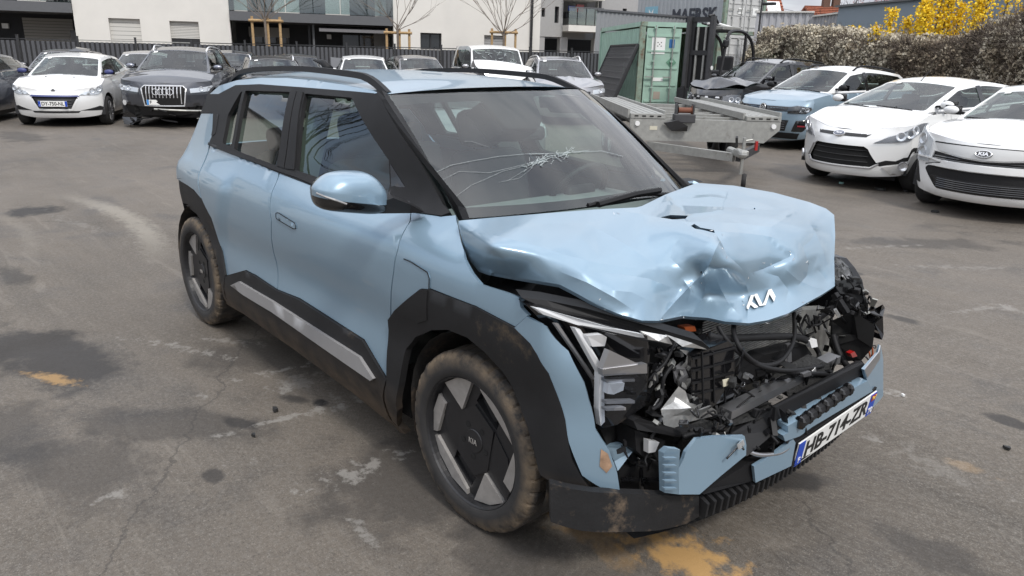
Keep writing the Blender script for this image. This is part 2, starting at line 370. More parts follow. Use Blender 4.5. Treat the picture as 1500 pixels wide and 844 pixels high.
# ------------------------------------------------------------------ ground
def ground():
    xs = [-400, -200, -120, -80]+[-60+2.0*i for i in range(46)]+[60, 120, 250]; ys = [-250, -100, -50]+[-24+2.0*i for i in range(46)]+[90, 130, 200, 400]
    vs = [(x, y, min(gz(x, y), .6)) for x in xs for y in ys]; n = len(ys)
    fs = [(i*n+j, (i+1)*n+j, (i+1)*n+j+1, i*n+j+1) for i in range(len(xs)-1) for j in range(n-1)]
    return vs, fs
def groundmat():
    """worn yard surface: patchy grey, dark oil stains, pale scrapes, sand, slab joints, cracks"""
    m_ = bpy.data.materials.new('yard_asphalt'); m_.use_nodes = True; n = m_.node_tree.nodes; l = m_.node_tree.links; b = n['Principled BSDF']
    t = n.new('ShaderNodeTexCoord'); P = t.outputs['Object']
    def noise(sc, det=6, rough=.6, dist=0, vec=None):
        q = n.new('ShaderNodeTexNoise'); q.inputs['Scale'].default_value = sc; q.inputs['Detail'].default_value = det; q.inputs['Roughness'].default_value = rough; q.inputs['Distortion'].default_value = dist
        l.new(vec or P, q.inputs['Vector']); return q.outputs[0]
    def rng(v, a, b_, c=0, d=1):
        q = n.new('ShaderNodeMapRange'); q.inputs[1].default_value = a; q.inputs[2].default_value = b_; q.inputs[3].default_value = c; q.inputs[4].default_value = d; l.new(v, q.inputs[0]); return q.outputs[0]
    def math_(op, a, b_):
        q = n.new('ShaderNodeMath'); q.operation = op
        for i, v in enumerate((a, b_)):
            if isinstance(v, (int, float)): q.inputs[i].default_value = v
            else: l.new(v, q.inputs[i])
        return q.outputs[0]
    def mix(f, a, b_):
        q = n.new('ShaderNodeMixRGB'); l.new(f, q.inputs[0])
        for i, v in ((1, a), (2, b_)):
            if isinstance(v, tuple): q.inputs[i].default_value = (*v, 1)
            else: l.new(v, q.inputs[i])
        return q.outputs[0]
    big = noise(.30, 5, .6, .6); mid = noise(1.6, 7, .65, .3); fine = noise(38, 4, .7); grit = noise(190, 2, .6)
    mp = n.new('ShaderNodeMapping'); mp.inputs['Rotation'].default_value = (0, 0, rad(-18)); mp.inputs['Scale'].default_value = (.28, 2.2, 1); l.new(P, mp.inputs[0])
    streak = noise(1.2, 7, .7, .4, mp.outputs[0])
    base = mix(rng(big, .35, .65), (.068, .058, .047), (.132, .114, .096)); base = mix(rng(streak, .35, .68, 0, .65), base, (.142, .119, .095)); base = mix(rng(mid, .55, .70, 0, .75), base, (.046, .041, .037))
    stone = noise(75, 3, .75); base = mix(rng(fine, .45, .75, 0, .5), base, (.19, .175, .155)); base = mix(rng(stone, .56, .70, 0, .6), base, (.23, .205, .172)); base = mix(rng(stone, .44, .32, 0, .55), base, (.035, .032, .029)); base = mix(rng(grit, .60, .72, 0, .6), base, (.26, .245, .22)); base = mix(rng(grit, .40, .30, 0, .6), base, (.035, .032, .029)); scuff = noise(2.4, 9, .78, .8, mp.outputs[0]); base = mix(rng(scuff, .56, .74, 0, .55), base, (.235, .21, .178))
    # distance-based patches: (x, y, rx, ry, colour, strength, roughness of the edge)
    wob = noise(3.2, 6, .65); sp = n.new('ShaderNodeSeparateXYZ'); l.new(P, sp.inputs[0])
    wob2 = noise(13, 5, .7)
    def patch(col, x, y, rx, ry, rot=0, k=1.0, edge=.45, ragged=1.1, fineedge=0.0):
        nonlocal base
        q = n.new('ShaderNodeMapping'); q.vector_type = 'TEXTURE'; q.inputs['Location'].default_value = (x, y, 0); q.inputs['Rotation'].default_value = (0, 0, rot); q.inputs['Scale'].default_value = (rx, ry, 1e6)
        l.new(P, q.inputs[0]); ln = n.new('ShaderNodeVectorMath'); ln.operation = 'LENGTH'; l.new(q.outputs[0], ln.inputs[0])
        v = math_('ADD', ln.outputs['Value'], rng(wob, .3, .7, -ragged/2, ragged/2))
        if fineedge: v = math_('ADD', v, rng(wob2, .3, .7, -fineedge, fineedge))
        base = mix(rng(v, 1.0, 1.0-edge, 0, k), base, col)
    for (px, py, rx, ry, rot, k) in STAINS_DARK:
        g_ = pix(px, py, z=0); patch((.026, .024, .023), g_.x, g_.y, rx, ry, rot, k, .4, .9)
    for (px, py, rx, ry, rot, k) in STAINS_PALE:
        g_ = pix(px, py, z=0); patch((.30, .285, .26), g_.x, g_.y, rx*.8, ry*.7, rot, k*.62, .95, 1.0, 1.8)
    for (px, py, rx, ry, rot, k) in STAINS_SAND:
        g_ = pix(px, py, z=0); patch((.42, .255, .10), g_.x, g_.y, rx, ry, rot, k, .7, 1.0, .6)
    # pale tyre arc on the left
    c0 = pix(90, 470, z=0)
    for cxy, R0, wd, k in ((TRACK[0], TRACK[1], .15, .5), (TRACK[0], TRACK[1]-.9, .09, .18)):
        q = n.new('ShaderNodeVectorMath'); q.operation = 'DISTANCE'; l.new(P, q.inputs[0]); q.inputs[1].default_value = (cxy[0], cxy[1], 0)
        d = math_('ABSOLUTE', math_('SUBTRACT', q.outputs['Value'], R0), 0); d = math_('ADD', d, rng(wob2, .3, .7, -.07, .07))
        f = rng(d, wd, wd*.3, 0, k); 
        s2 = n.new('ShaderNodeVectorMath'); s2.operation = 'DISTANCE'; l.new(P, s2.inputs[0]); s2.inputs[1].default_value = TRACK[2]
        f = math_('MULTIPLY', f, rng(s2.outputs['Value'], 1.9, .7)); base = mix(f, base, (.30, .275, .23))
    # slab joints and cracks
    def joint(nx, ny, off, wd=.009, k=.45):
        nonlocal base
        e = math_('ADD', math_('MULTIPLY', sp.outputs[0], nx), math_('MULTIPLY', sp.outputs[1], ny)); e = math_('ADD', e, rng(wob, .3, .7, -.05, .05)); e = math_('ADD', e, rng(wob2, .3, .7, -.015, .015))
        e = math_('ABSOLUTE', math_('SUBTRACT', e, off), 0); base = mix(rng(e, wd, wd*.3, 0, k), base, (.030, .028, .026))
    for a, b_, c in JOINTS: joint(a, b_, c)
    vo = n.new('ShaderNodeTexVoronoi'); vo.feature = 'DISTANCE_TO_EDGE'; vo.inputs['Scale'].default_value = .33
    wv = n.new('ShaderNodeVectorMath'); wv.operation = 'SCALE'; nn = n.new('ShaderNodeTexNoise'); nn.inputs['Scale'].default_value = 1.3; nn.inputs['Detail'].default_value = 6; l.new(P, nn.inputs['Vector']); l.new(nn.outputs['Color'], wv.inputs[0]); wv.inputs['Scale'].default_value = 1.1
    av = n.new('ShaderNodeVectorMath'); av.operation = 'ADD'; l.new(P, av.inputs[0]); l.new(wv.outputs[0], av.inputs[1]); l.new(av.outputs[0], vo.inputs['Vector'])
    base = mix(math_('MULTIPLY', rng(vo.outputs['Distance'], .004, .001, 0, .15), rng(big, .42, .55)), base, (.03, .028, .026))
    l.new(base, b.inputs['Base Color']); l.new(rng(mid, .35, .7, .78, .55), b.inputs['Roughness']); b.inputs['Specular IOR Level'].default_value = .35
    h = math_('ADD', math_('MULTIPLY', fine, .6), math_('MULTIPLY', grit, .4)); bp = n.new('ShaderNodeBump'); bp.inputs['Strength'].default_value = .35; bp.inputs['Distance'].default_value = .006; l.new(h, bp.inputs['Height']); l.new(bp.outputs[0], b.inputs['Normal'])
    return m_
STAINS_DARK = [(70, 520, .75, .30, .3, .85), (45, 310, .30, .30, 0, .9), (470, 590, .07, .05, 0, 1), (435, 585, .1, .05, .5, .7), (312, 698, .06, .04, 0, .7), (350, 620, .10, .05, .4, .8), (240, 620, .55, .18, .7, .5), (100, 690, .6, .25, .5, .45), (1170, 705, .22, .09, .9, .8), (1325, 470, .12, .07, 0, .7), (1250, 402, .10, .06, 0, .7), (760, 810, .35, .2, 0, .5), (1360, 810, .25, .12, 0, .5),
               (1355, 360, .9, .25, .9, .5), (620, 700, .45, .5, 0, .55), (430, 520, .7, .3, .8, .5), (20, 405, .35, .12, 0, .6), (20, 640, .5, .2, 0, .5), (1480, 620, .12, .06, 0, .8), (1000, 300, .6, .3, .5, .5), (30, 200, 1.2, .4, 0, .5)]
STAINS_PALE = [(75, 555, .22, .10, .3, .0), (400, 545, .035, .26, -.15, .85), (415, 570, .05, .06, 0, .8), (470, 600, .03, .5, -.12, .8), (525, 690, .06, .22, -.1, .9), (495, 590, .14, .10, 0, .55), (265, 510, .35, .06, .5, .75), (330, 500, .2, .05, .6, .6), (165, 725, .04, .12, 0, .8), (360, 680, .05, .05, 0, .7), (300, 580, .05, .04, 0, .7), (440, 560, .1, .2, 0, .45),
               (530, 780, .08, .03, 0, .7), (1290, 365, .5, .05, 1.1, .55), (1440, 455, .4, .05, 1.2, .5), (1320, 580, .08, .05, 0, .8), (1270, 640, .06, .05, 0, .6), (1480, 455, .15, .1, 0, .5), (1380, 690, .2, .15, 0, .3), (1420, 395, .7, .08, .9, .4), (120, 330, .8, .08, .2, .3)]
STAINS_SAND = [(1015, 822, .24, .15, 0, .95), (960, 800, .2, .1, 0, .4), (75, 555, .2, .05, .5, .6), (1425, 690, .12, .06, 0, .2), (870, 790, .3, .08, 0, .3)]
TRACK = (pix(20, 395, z=0), 2.2, (0, 0, 0))
JOINTS = []
def ln(p, q):
    a, b_ = pix(*p, z=0), pix(*q, z=0); d = (b_-a).to_2d().normalized(); nx, ny = -d.y, d.x; return nx, ny, nx*a.x+ny*a.y
JOINTS = [ln((150, 830), (370, 490)), ln((1090, 640), (1250, 840)), ln((1130, 340), (1500, 345)), ln((0, 250), (250, 195))]
ta, tb, tc_ = pix(120, 293, z=0), pix(190, 320, z=0), pix(228, 366, z=0)
def circ3(a, b_, c):
    ax_, ay, bx, by, cx_, cy = a.x, a.y, b_.x, b_.y, c.x, c.y; d = 2*(ax_*(by-cy)+bx*(cy-ay)+cx_*(ay-by))
    ux = ((ax_**2+ay**2)*(by-cy)+(bx**2+by**2)*(cy-ay)+(cx_**2+cy**2)*(ay-by))/d; uy = ((ax_**2+ay**2)*(cx_-bx)+(bx**2+by**2)*(ax_-cx_)+(cx_**2+cy**2)*(bx-ax_))/d
    return (ux, uy), math.hypot(ax_-ux, ay-uy)
cc, RR = circ3(ta, tb, tc_); TRACK = (cc, RR, (tb.x, tb.y, 0))
vs, fs = ground(); tag(mesh('ground', vs, fs, groundmat(), None, True), kind='structure')
# debris lying on the yard
dm = mat('plastic_shard', (.02, .02, .02), .6)
def shard(px, py, s, label, m=dm, seed=0):
    g_ = pix(px, py, z=0); g_.z = gz(g_.x, g_.y); r_ = random.Random(seed); k = 6
    P = [V((s*(.5+.5*r_.random())*math.cos(2*math.pi*i/k), s*(.3+.5*r_.random())*math.sin(2*math.pi*i/k), 0)) for i in range(k)]
    o = MB().prism(P, (0, 0, .004), (0, 0, .012+s*.25)).build('plastic_shard', m); o.location = g_; return tag(o, label, 'debris', 'broken bits lying on the yard')
shard(403, 603, .028, 'black plastic shard on the ground near the blue car door', seed=1); shard(372, 640, .016, 'small black shard on the ground below the blue car sill', seed=2)
shard(1231, 274, .06, 'pale green scrap of plastic on the ground before the white hatchbacks', mat('green_scrap', (.35, .6, .55), .6), 3); shard(1290, 284, .09, 'flat black scrap on the ground in front of the rightmost white hatchback', seed=4)
shard(1368, 316, .06, 'thin dark splinter on the ground under the rightmost white bumper', seed=5); shard(1322, 582, .012, 'white chip on the ground to the right of the number plate', M['white'], 6); shard(1325, 286, .05, 'dark lump of debris beside the rightmost white car wheel', seed=7); shard(1475, 660, .02, 'tiny dark pebble on the ground at the right edge', seed=8)

# ------------------------------------------------------------------ buildings
class Face:
    """upright plane through two pixel columns at given depths; local t along it, d towards the viewer"""
    def __init__(s, px0, D0, px1, D1):
        a, b_ = gpos(px0, D0, 0), gpos(px1, D1, 0); s.o = a; s.L = (b_-a).length; s.t = (b_-a).normalized(); s.n = V((s.t.y, -s.t.x, 0))
        if s.n.dot(CAM-a) < 0: s.n = -s.n
        s.R = Matrix((s.t, s.n, V((0, 0, 1)))).transposed()
    def tz(s, px, py, d=0):
        r_ = ray(px, py); q = (s.o+s.n*d-CAM).dot(s.n)/r_.dot(s.n); p = CAM+r_*q; return (p-s.o).dot(s.t), p.z
    def w(s, t, z, d=0): return s.o+s.t*t+s.n*d+V((0, 0, z))
    def slab(s, mb, t0, t1, z0, z1, d0, d1): mb.box(s.w((t0+t1)/2, (z0+z1)/2, (d0+d1)/2), (abs(t1-t0), abs(d1-d0), abs(z1-z0)), s.R); return mb
    def rect(s, P, d=0):
        q = [s.tz(*p, d) for p in P]; return min(a for a, b_ in q), max(a for a, b_ in q), min(b_ for a, b_ in q), max(b_ for a, b_ in q)
M['render_white'] = mat('white_render', (.70, .675, .63), .85, var=.03, vscale=1.5, bump=.05, bscale=30)
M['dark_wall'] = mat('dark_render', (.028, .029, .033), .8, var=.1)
M['fascia'] = mat('grey_fascia', (.11, .113, .12), .5, var=.05)
M['shutter'] = mat('shutter_slats', (.60, .585, .55), .6); M['shutter_beige'] = mat('garage_slats', (.30, .285, .26), .6)
M['bal_glass'] = glassmat('balcony_glass', (.55, .66, .66), 1.0, ior=2.0); M['win_glass'] = mat('dark_window', (.02, .024, .026), .08, coat=.5)
M['frame_dark'] = mat('dark_frame', (.02, .02, .022), .5); M['grey_render'] = mat('grey_render', (.36, .355, .35), .85, var=.04); M['wood'] = mat('stake_wood', (.42, .28, .14), .8, var=.2, vscale=12)
FB = Face(0, 31, 780, 37)
B = thing('apartment_building', 'white rendered apartment building with dark recessed ground floor and glass balconies behind the fence', 'building', FB.w(0, 0))
def bp(name, m, *boxes, par=None):
    mb = MB()
    for b_ in boxes: FB.slab(mb, *b_)
    o = mb.build(name, m, par or B); o.matrix_parent_inverse = Matrix.Translation(-B.location) if not par else par.matrix_parent_inverse.copy(); return o
TX = lambda px: FB.tz(px, 40)[0]
t0, t1, t2, t3, t4 = TX(-160), TX(119), TX(340), TX(573), TX(783)
ZT = 8.5
def wallholes(name, ta_, tb_, za, zb_, holes, m, d=0, th=.35):
    """wall with openings built as strips round them"""
    xs = sorted({ta_, tb_}|{h[0] for h in holes}|{h[1] for h in holes}); mb = MB()
    for a, b_ in zip(xs, xs[1:]):
        hs = sorted([(h[2], h[3]) for h in holes if h[0] < (a+b_)/2 < h[1]]); z = za
        for q0, q1 in hs:
            if q0 > z: FB.slab(mb, a, b_, z, q0, d-th, d)
            z = q1
        if z < zb_: FB.slab(mb, a, b_, z, zb_, d-th, d)
    o = mb.build(name, m, B); o.matrix_parent_inverse = Matrix.Translation(-B.location); return o
def slats(o, r_, d, n_, m, name='shutter_slat'):
    h = (r_[3]-r_[2])/n_
    for i in range(n_):
        mb = MB(); FB.slab(mb, r_[0], r_[1], r_[2]+i*h+.006, r_[2]+(i+1)*h-.006, d, d+.025); mb.build(name, m, o)
def shutter(P, d=-.10, n_=9, m=None, bottom=None):
    r_ = list(FB.rect(P)); 
    if bottom is not None: r_[2] = bottom
    mb = MB(); FB.slab(mb, r_[0], r_[1], r_[2], r_[3], d-.02, d); o = mb.build('roller_shutter', M['frame_dark'], B); o.matrix_parent_inverse = Matrix.Translation(-B.location)
    slats(o, r_, d, n_, m or M['shutter']); return r_
def window(r_, d=-.16, bars=1, sill=True):
    mb = MB(); f = .06; a, b_, c, e = r_
    for q in ((a, a+f, c, e), (b_-f, b_, c, e), (a+f, b_-f, c, c+f), (a+f, b_-f, e-f, e)): FB.slab(mb, *q, d-.04, d+.02)
    for i in range(bars): t = a+(b_-a)*(i+1)/(bars+1); FB.slab(mb, t-.03, t+.03, c+f, e-f, d-.04, d+.02)
    o = mb.build('window', M['frame_dark'], B); o.matrix_parent_inverse = Matrix.Translation(-B.location)
    mb = MB(); FB.slab(mb, a, b_, c, e, d-.06, d-.045); mb.build('pane', M['win_glass'], o)
    if sill: mb = MB(); FB.slab(mb, a-.08, b_+.08, c-.06, c, d, .06); mb.build('sill', M['shutter'], o)
# white block with two closed shutters
r1 = list(FB.rect([(166, 28), (211, 29)])); r1[2] = .9; r1[3] = FB.tz(190, 28.5)[1]; r2 = list(FB.rect([(253, 32), (294.5, 33)])); r2[2] = 1.45; r2[3] = FB.tz(275, 32.5)[1]
wallholes('wall', t1, t2, 0, ZT, [r1, r2], M['render_white'], .9)
for q, b_ in ((r1, .9), (r2, FB.tz(275, 57)[1])):
    mb = MB(); FB.slab(mb, q[0], q[1], q[2], q[3], .70, .72); o = mb.build('roller_shutter', M['frame_dark'], B); o.matrix_parent_inverse = Matrix.Translation(-B.location); slats(o, [q[0], q[1], b_, q[3]], .72, 11, M['shutter'])
# right white block with windows
w1 = list(FB.rect([(611.5, 48.5), (642, 73)])); w2 = list(FB.rect([(703, 52), (732, 66)])); w2[2] = w2[3]-1.0; w3 = list(FB.rect([(611, -30), (643, 0)])); w4 = list(FB.rect([(704, -25), (732, 2)]))
wallholes('wall', t3, t4, 0, ZT, [w1, w2, w3, w4], M['render_white'], .9)
for q in (w1, w3, w4):
    mb = MB(); window([q[0], q[1], q[2], q[3]], .72)
q = w2; mb = MB(); FB.slab(mb, q[0], q[1], q[2], q[3], .70, .72); o = mb.build('roller_shutter', M['frame_dark'], B); o.matrix_parent_inverse = Matrix.Translation(-B.location); slats(o, q, .72, 8, M['grey_render'])
mb = MB(); dt = TX(770); mb.tube([FB.w(dt, 0, .98), FB.w(dt, ZT, .98)], .06, 8); o = mb.build('drainpipe', M['frame_dark'], B); o.matrix_parent_inverse = Matrix.Translation(-B.location)
# recessed dark ground floor with balconies above, left and middle
for k, (a, b_, pxs) in enumerate(((t0, t1, (60, 17)), (t2, t3, (456, 29)))):
    zt_ = FB.tz(pxs[0], pxs[1]+6)[1]; zb1 = zt_-.40
    if k == 0: zt_, zb1 = FB.tz(60, 4)[1], FB.tz(60, 18.5)[1]
    else: zt_, zb1 = FB.tz(456, 22)[1], FB.tz(456, 35)[1]
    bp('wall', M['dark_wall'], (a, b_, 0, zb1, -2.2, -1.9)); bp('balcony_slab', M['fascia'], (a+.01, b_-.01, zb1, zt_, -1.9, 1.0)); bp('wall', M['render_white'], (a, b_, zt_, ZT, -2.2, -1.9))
    n_ = 6
    for i in range(n_):
        aa = a+(b_-a)*i/n_; bb = a+(b_-a)*(i+1)/n_; bp('balcony_pane', M['bal_glass'], (aa+.015, bb-.015, zt_+.03, zt_+1.05, .93, .95))
    bp('balcony_rail', M['fascia'], (a, b_, zt_+1.06, zt_+1.11, .90, .98))
    for i in range(3): aa = a+(b_-a)*(i+.25)/3; bp('window', M['win_glass'], (aa, aa+(b_-a)*.17, zt_+.1, zt_+2.3, -1.89, -1.87))
ga = list(FB.rect([(32.5, 27), (106, 28)], -1.88)); zz = FB.tz(70, 27, -1.88)[1]
mb = MB(); FB.slab(mb, ga[0], ga[1], 0, zz, -1.9, -1.86); o = mb.build('garage_door', M['frame_dark'], B); o.matrix_parent_inverse = Matrix.Translation(-B.location); slats(o, [ga[0], ga[1], 0, zz], -1.86, 22, M['shutter_beige'], 'door_slat')
la = FB.tz(8, 38, -1.85); bp('wall_lamp', M['white'], (la[0]-.12, la[0]+.12, la[1]-.1, la[1]+.1, -1.9, -1.80))
bp('storage_box', M['frame_dark'], (TX(106), TX(118), .0, FB.tz(112, 45)[1], -.6, .4)); bp('post', M['fascia'], (TX(457), TX(460), 0, FB.tz(458, 36)[1], .3, .45)); bp('post', M['frame_dark'], (TX(451), TX(454), 0, FB.tz(452, 36)[1], .1, .2))
wr = FB.rect([(364, 40), (425, 66)], -1.85); window([wr[0], wr[1], wr[2], wr[3]], -1.83, 2, False); bp('window_box', M['shutter_beige'], (wr[0], wr[1], wr[3]-.40, wr[3]+.02, -1.9, -1.78))
wr = FB.rect([(500, 49), (552, 70)], -1.85); window([wr[0], wr[1], .3, wr[3]], -1.83, 1, False); bp('curtain_wall', M['grey_render'], (TX(552), TX(572), 0, FB.tz(560, 46)[1], -1.9, -1.7))
aw = FB.rect([(467, 37), (568, 46)], .6); mb = MB(); P = [FB.w(aw[0], FB.tz(467, 37, .6)[1], -.3), FB.w(aw[0], FB.tz(467, 37, .6)[1]-.05, -.3), FB.w(aw[0], FB.tz(467, 46, 1)[1], 1.0), FB.w(aw[0], FB.tz(467, 42, 1)[1], 1.0)]
mb.prism(P, (0, 0, 0), FB.t*(aw[1]-aw[0])); o = mb.build('awning', mat('awning_cloth', (.16, .155, .16), .8), B); o.matrix_parent_inverse = Matrix.Translation(-B.location)
la = FB.tz(482, 54, -1.85); bp('wall_lamp', M['white'], (la[0]-.10, la[0]+.10, la[1]-.1, la[1]+.1, -1.9, -1.82))
bp('roof', M['fascia'], (t0, t4+.1, ZT, ZT+.25, -12, 1.2)); bp('wall', M['render_white'], (t4-.3, t4, 0, ZT, -12, .54)); bp('wall', M['render_white'], (t0, t0+.3, 0, ZT, -12, .4), (t0, t4, 0, ZT, -12.3, -12))
# grey apartment block with balcony, further back
FB2 = FB; FB = Face(784, 47, 965, 50)
B = thing('apartment_block', 'grey apartment block with white balconies and open car ports beyond the white building', 'building', FB.w(0, 0))
TX = lambda px: FB.tz(px, 40)[0]
ta_, tb_, tm, te = TX(784), TX(962), TX(820), TX(870); zg = FB.tz(800, 54)[1]
hs = [[TX(789), TX(794), FB.tz(790, 25)[1], FB.tz(790, 12)[1]], [TX(808), TX(814), FB.tz(810, 34)[1], FB.tz(810, 10)[1]], [TX(906), TX(912), FB.tz(908, 24)[1], FB.tz(908, 13)[1]]]
wallholes('wall', ta_, tm, zg, 11, hs[:2], M['grey_render'], .4, .4); wallholes('wall', te, TX(931), zg, 11, hs[2:], M['grey_render'], .4, .4); bp('wall', M['render_white'], (TX(931), tb_+4, 0, 11, 0, .4)); bp('wall', M['grey_render'], (tm, te, zg, 11, -1.6, -1.2))
for q in hs: window(q, .2, 0)
for z_ in (FB.tz(845, 46)[1], FB.tz(845, 0)[1]):
    bp('balcony_slab', M['render_white'], (tm, te, z_-.05, z_+.30, -1.2, 1.3))
    for i in range(4): a = tm+(te-tm)*i/4; bp('balcony_pane', M['fascia'] if False else M['bal_glass'], (a+.03, a+(te-tm)/4-.03, z_+.33, z_+1.25, 1.2, 1.23))
    bp('balcony_rail', M['fascia'], (tm, te, z_+1.26, z_+1.32, 1.18, 1.25))
bp('laundry', M['red'], (TX(840), TX(851), FB.tz(845, 18)[1], FB.tz(845, 7)[1], .2, .3)); bp('laundry', M['plate_blue'], (TX(829), TX(838), FB.tz(832, 16)[1], FB.tz(832, 9)[1], .2, .3)); bp('balcony_chair', M['frame_dark'], (TX(828), TX(850), FB.tz(840, 27)[1], FB.tz(840, 18)[1], -.6, 0))
for px in (784, 818, 868, 900, 935): bp('pillar', M['grey_render'], (TX(px), TX(px)+.5, 0, zg, -.1, .35))
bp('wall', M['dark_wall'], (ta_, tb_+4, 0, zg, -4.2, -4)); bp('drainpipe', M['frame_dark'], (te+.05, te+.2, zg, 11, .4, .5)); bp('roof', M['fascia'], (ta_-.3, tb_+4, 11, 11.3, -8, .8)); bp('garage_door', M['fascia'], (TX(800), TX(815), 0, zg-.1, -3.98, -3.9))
bp('wall', M['grey_render'], (ta_, tb_+4, zg, 11, -8, -7.6), (ta_, ta_+.3, zg, 11, -7.6, 0))
# ------------------------------------------------------------------ fence along the back of the yard
M['screen'] = mat('fence_slats', (.075, .077, .085), .6, var=.15); M['fence_wire'] = mat('fence_wire', (.03, .031, .034), .5)
FF = Face(-60, 24.5, 1010, 32); fh = 1.80; n_ = 15; pw = FF.L/n_
FE_ = thing('panel_fence', 'long dark grey fence with vertical privacy slats behind the parked cars', 'fence', FF.w(0, 0))
slat_me = MB().box((0, 0, fh/2-.05), (.100, .012, fh-.12)); slat_me = MB().box((0, 0, fh/2-.05), (.088, .014, fh-.12)); sm_ = slat_me.build('privacy_slat', M['screen'], FE_); sme = sm_.data; bpy.data.objects.remove(sm_)
for i in range(n_+1):
    p = FF.w(i*pw, 0); p.z = gz(p.x, p.y); o = MB().box((0, 0, fh/2+.02), (.06, .06, fh+.06)).box((0, 0, fh+.06), (.075, .075, .02)).build('post', M['fence_wire'], FE_); o.location = p-FE_.location; o.rotation_euler = (0, 0, math.atan2(FF.t.y, FF.t.x))
    if i == n_: break
    mid = FF.w((i+.5)*pw, 0); zg_ = gz(mid.x, mid.y); r_ = MB()
    for z in (.08, .60, 1.15, fh-.06): r_.box((0, .030, z), (pw-.06, .02, .03))
    o = r_.build('fence_rails', M['galv'] if i in (2, 3) else M['fence_wire'], FE_); o['kind'] = 'stuff'; o.location = V((mid.x, mid.y, zg_))-FE_.location; o.rotation_euler = (0, 0, math.atan2(FF.t.y, FF.t.x))
    mb = MB().box((0, .014, fh/2-.05), (pw-.07, .004, fh-.14)); o = mb.build('screen_backing', M['frame_dark'], FE_); o.location = V((mid.x, mid.y, zg_))-FE_.location; o.rotation_euler = (0, 0, math.atan2(FF.t.y, FF.t.x)); ns = int(pw/.148)
    for k in range(ns):
        if i > 8 and k % 2 and False: continue
        q = bpy.data.objects.new('privacy_slat', sme); COL.objects.link(q); q.parent = FE_; p = FF.w(i*pw+.06+(k+.5)*(pw-.12)/ns, 0); q.location = V((p.x, p.y, zg_))-FE_.location; q.rotation_euler = (0, 0, math.atan2(FF.t.y, FF.t.x)+(.06 if k % 3 else -.05))
# ------------------------------------------------------------------ saplings with stakes
def branch(mb, p, d, L, r, depth, rnd_, spread=.5):
    k = 4; pts = [p]; q = p; dd = d.normalized()
    for i in range(k): dd = (dd+V((rnd_.gauss(0, .12), rnd_.gauss(0, .12), rnd_.gauss(.05, .07)))).normalized(); q = q+dd*L/k; pts.append(q)
    mb.tube(pts, [r*(1-.55*i/k) for i in range(k+1)], 5, cap=False)
    if depth == 0: return
    for i in range(3 if depth > 1 else 2):
        s = pts[2+i % 3]; ax_ = V((rnd_.gauss(0, 1), rnd_.gauss(0, 1), rnd_.gauss(0, .3))).normalized(); branch(mb, s, (dd+ax_*spread).normalized(), L*.62, r*.5, depth-1, rnd_, spread)
M['bark'] = mat('bare_bark', (.17, .14, .115), .85, var=.2, vscale=20); M['bark_dark'] = mat('dark_bark', (.06, .05, .045), .9, var=.2)
def sapling(px, D, h0, L, label, seed, lean=0, fan=13, stake=None):
    rnd_ = random.Random(seed); p = gpos(px, D); t_ = thing('sapling', label, 'tree', p, 0, 'bare saplings planted in front of the white building')
    mb = MB(); mb.tube([(0, 0, 0), (.02, .01, h0*.5), (0, 0, h0)], [.06, .05, .045], 8); mb.build('trunk', M['bark'], t_)
    mb = MB()
    for i in range(fan):
        a = -1.2+2.4*i/(fan-1)+rnd_.gauss(0, .08); d = RH*math.sin(a*.85)+V((0, 0, 1))*math.cos(a*.85)+FH*rnd_.gauss(0, .3); branch(mb, V((0, 0, h0-.25*rnd_.random())), d, L*(.6+.5*rnd_.random()), .017, 2, rnd_, .42)
    mb.build('crown', M['bark'], t_)
    if stake:
        w_, h = stake; s_ = thing('tree_stake', label.replace('bare sapling', 'wooden stake frame').split(' with')[0]+' trunk', 'stake', p, math.atan2(RH.y, RH.x), 'stake frames tied to the saplings')
        for x in (-w_/2, 0.06, w_/2): MB().tube([(x, .12, 0), (x, .12, h)], .05, 8).build('stake_post', M['wood'], s_)
        for y in (.05,): MB().tube([(-w_/2-.1, y, h-.15), (w_/2+.1, y, h-.15)], .05, 8).build('stake_rail', M['wood'], s_)
        MB().tube([(-w_/2-.1, .20, h-.15), (w_/2+.1, .20, h-.15)], .05, 8).build('stake_rail', M['wood'], s_)
sapling(392, 29.5, 2.75, 2.6, 'bare sapling before the dark recess with fanned branches', 1, stake=(1.05, 2.75))
sapling(583, 31, 2.6, 2.0, 'bare sapling before the right white wall with upright twigs', 2, fan=8, stake=(.9, 2.45))
sapling(737, 33, 2.5, 2.6, 'bare sapling behind the crushed van with spreading twigs', 3, fan=13, stake=(1.0, 2.6))
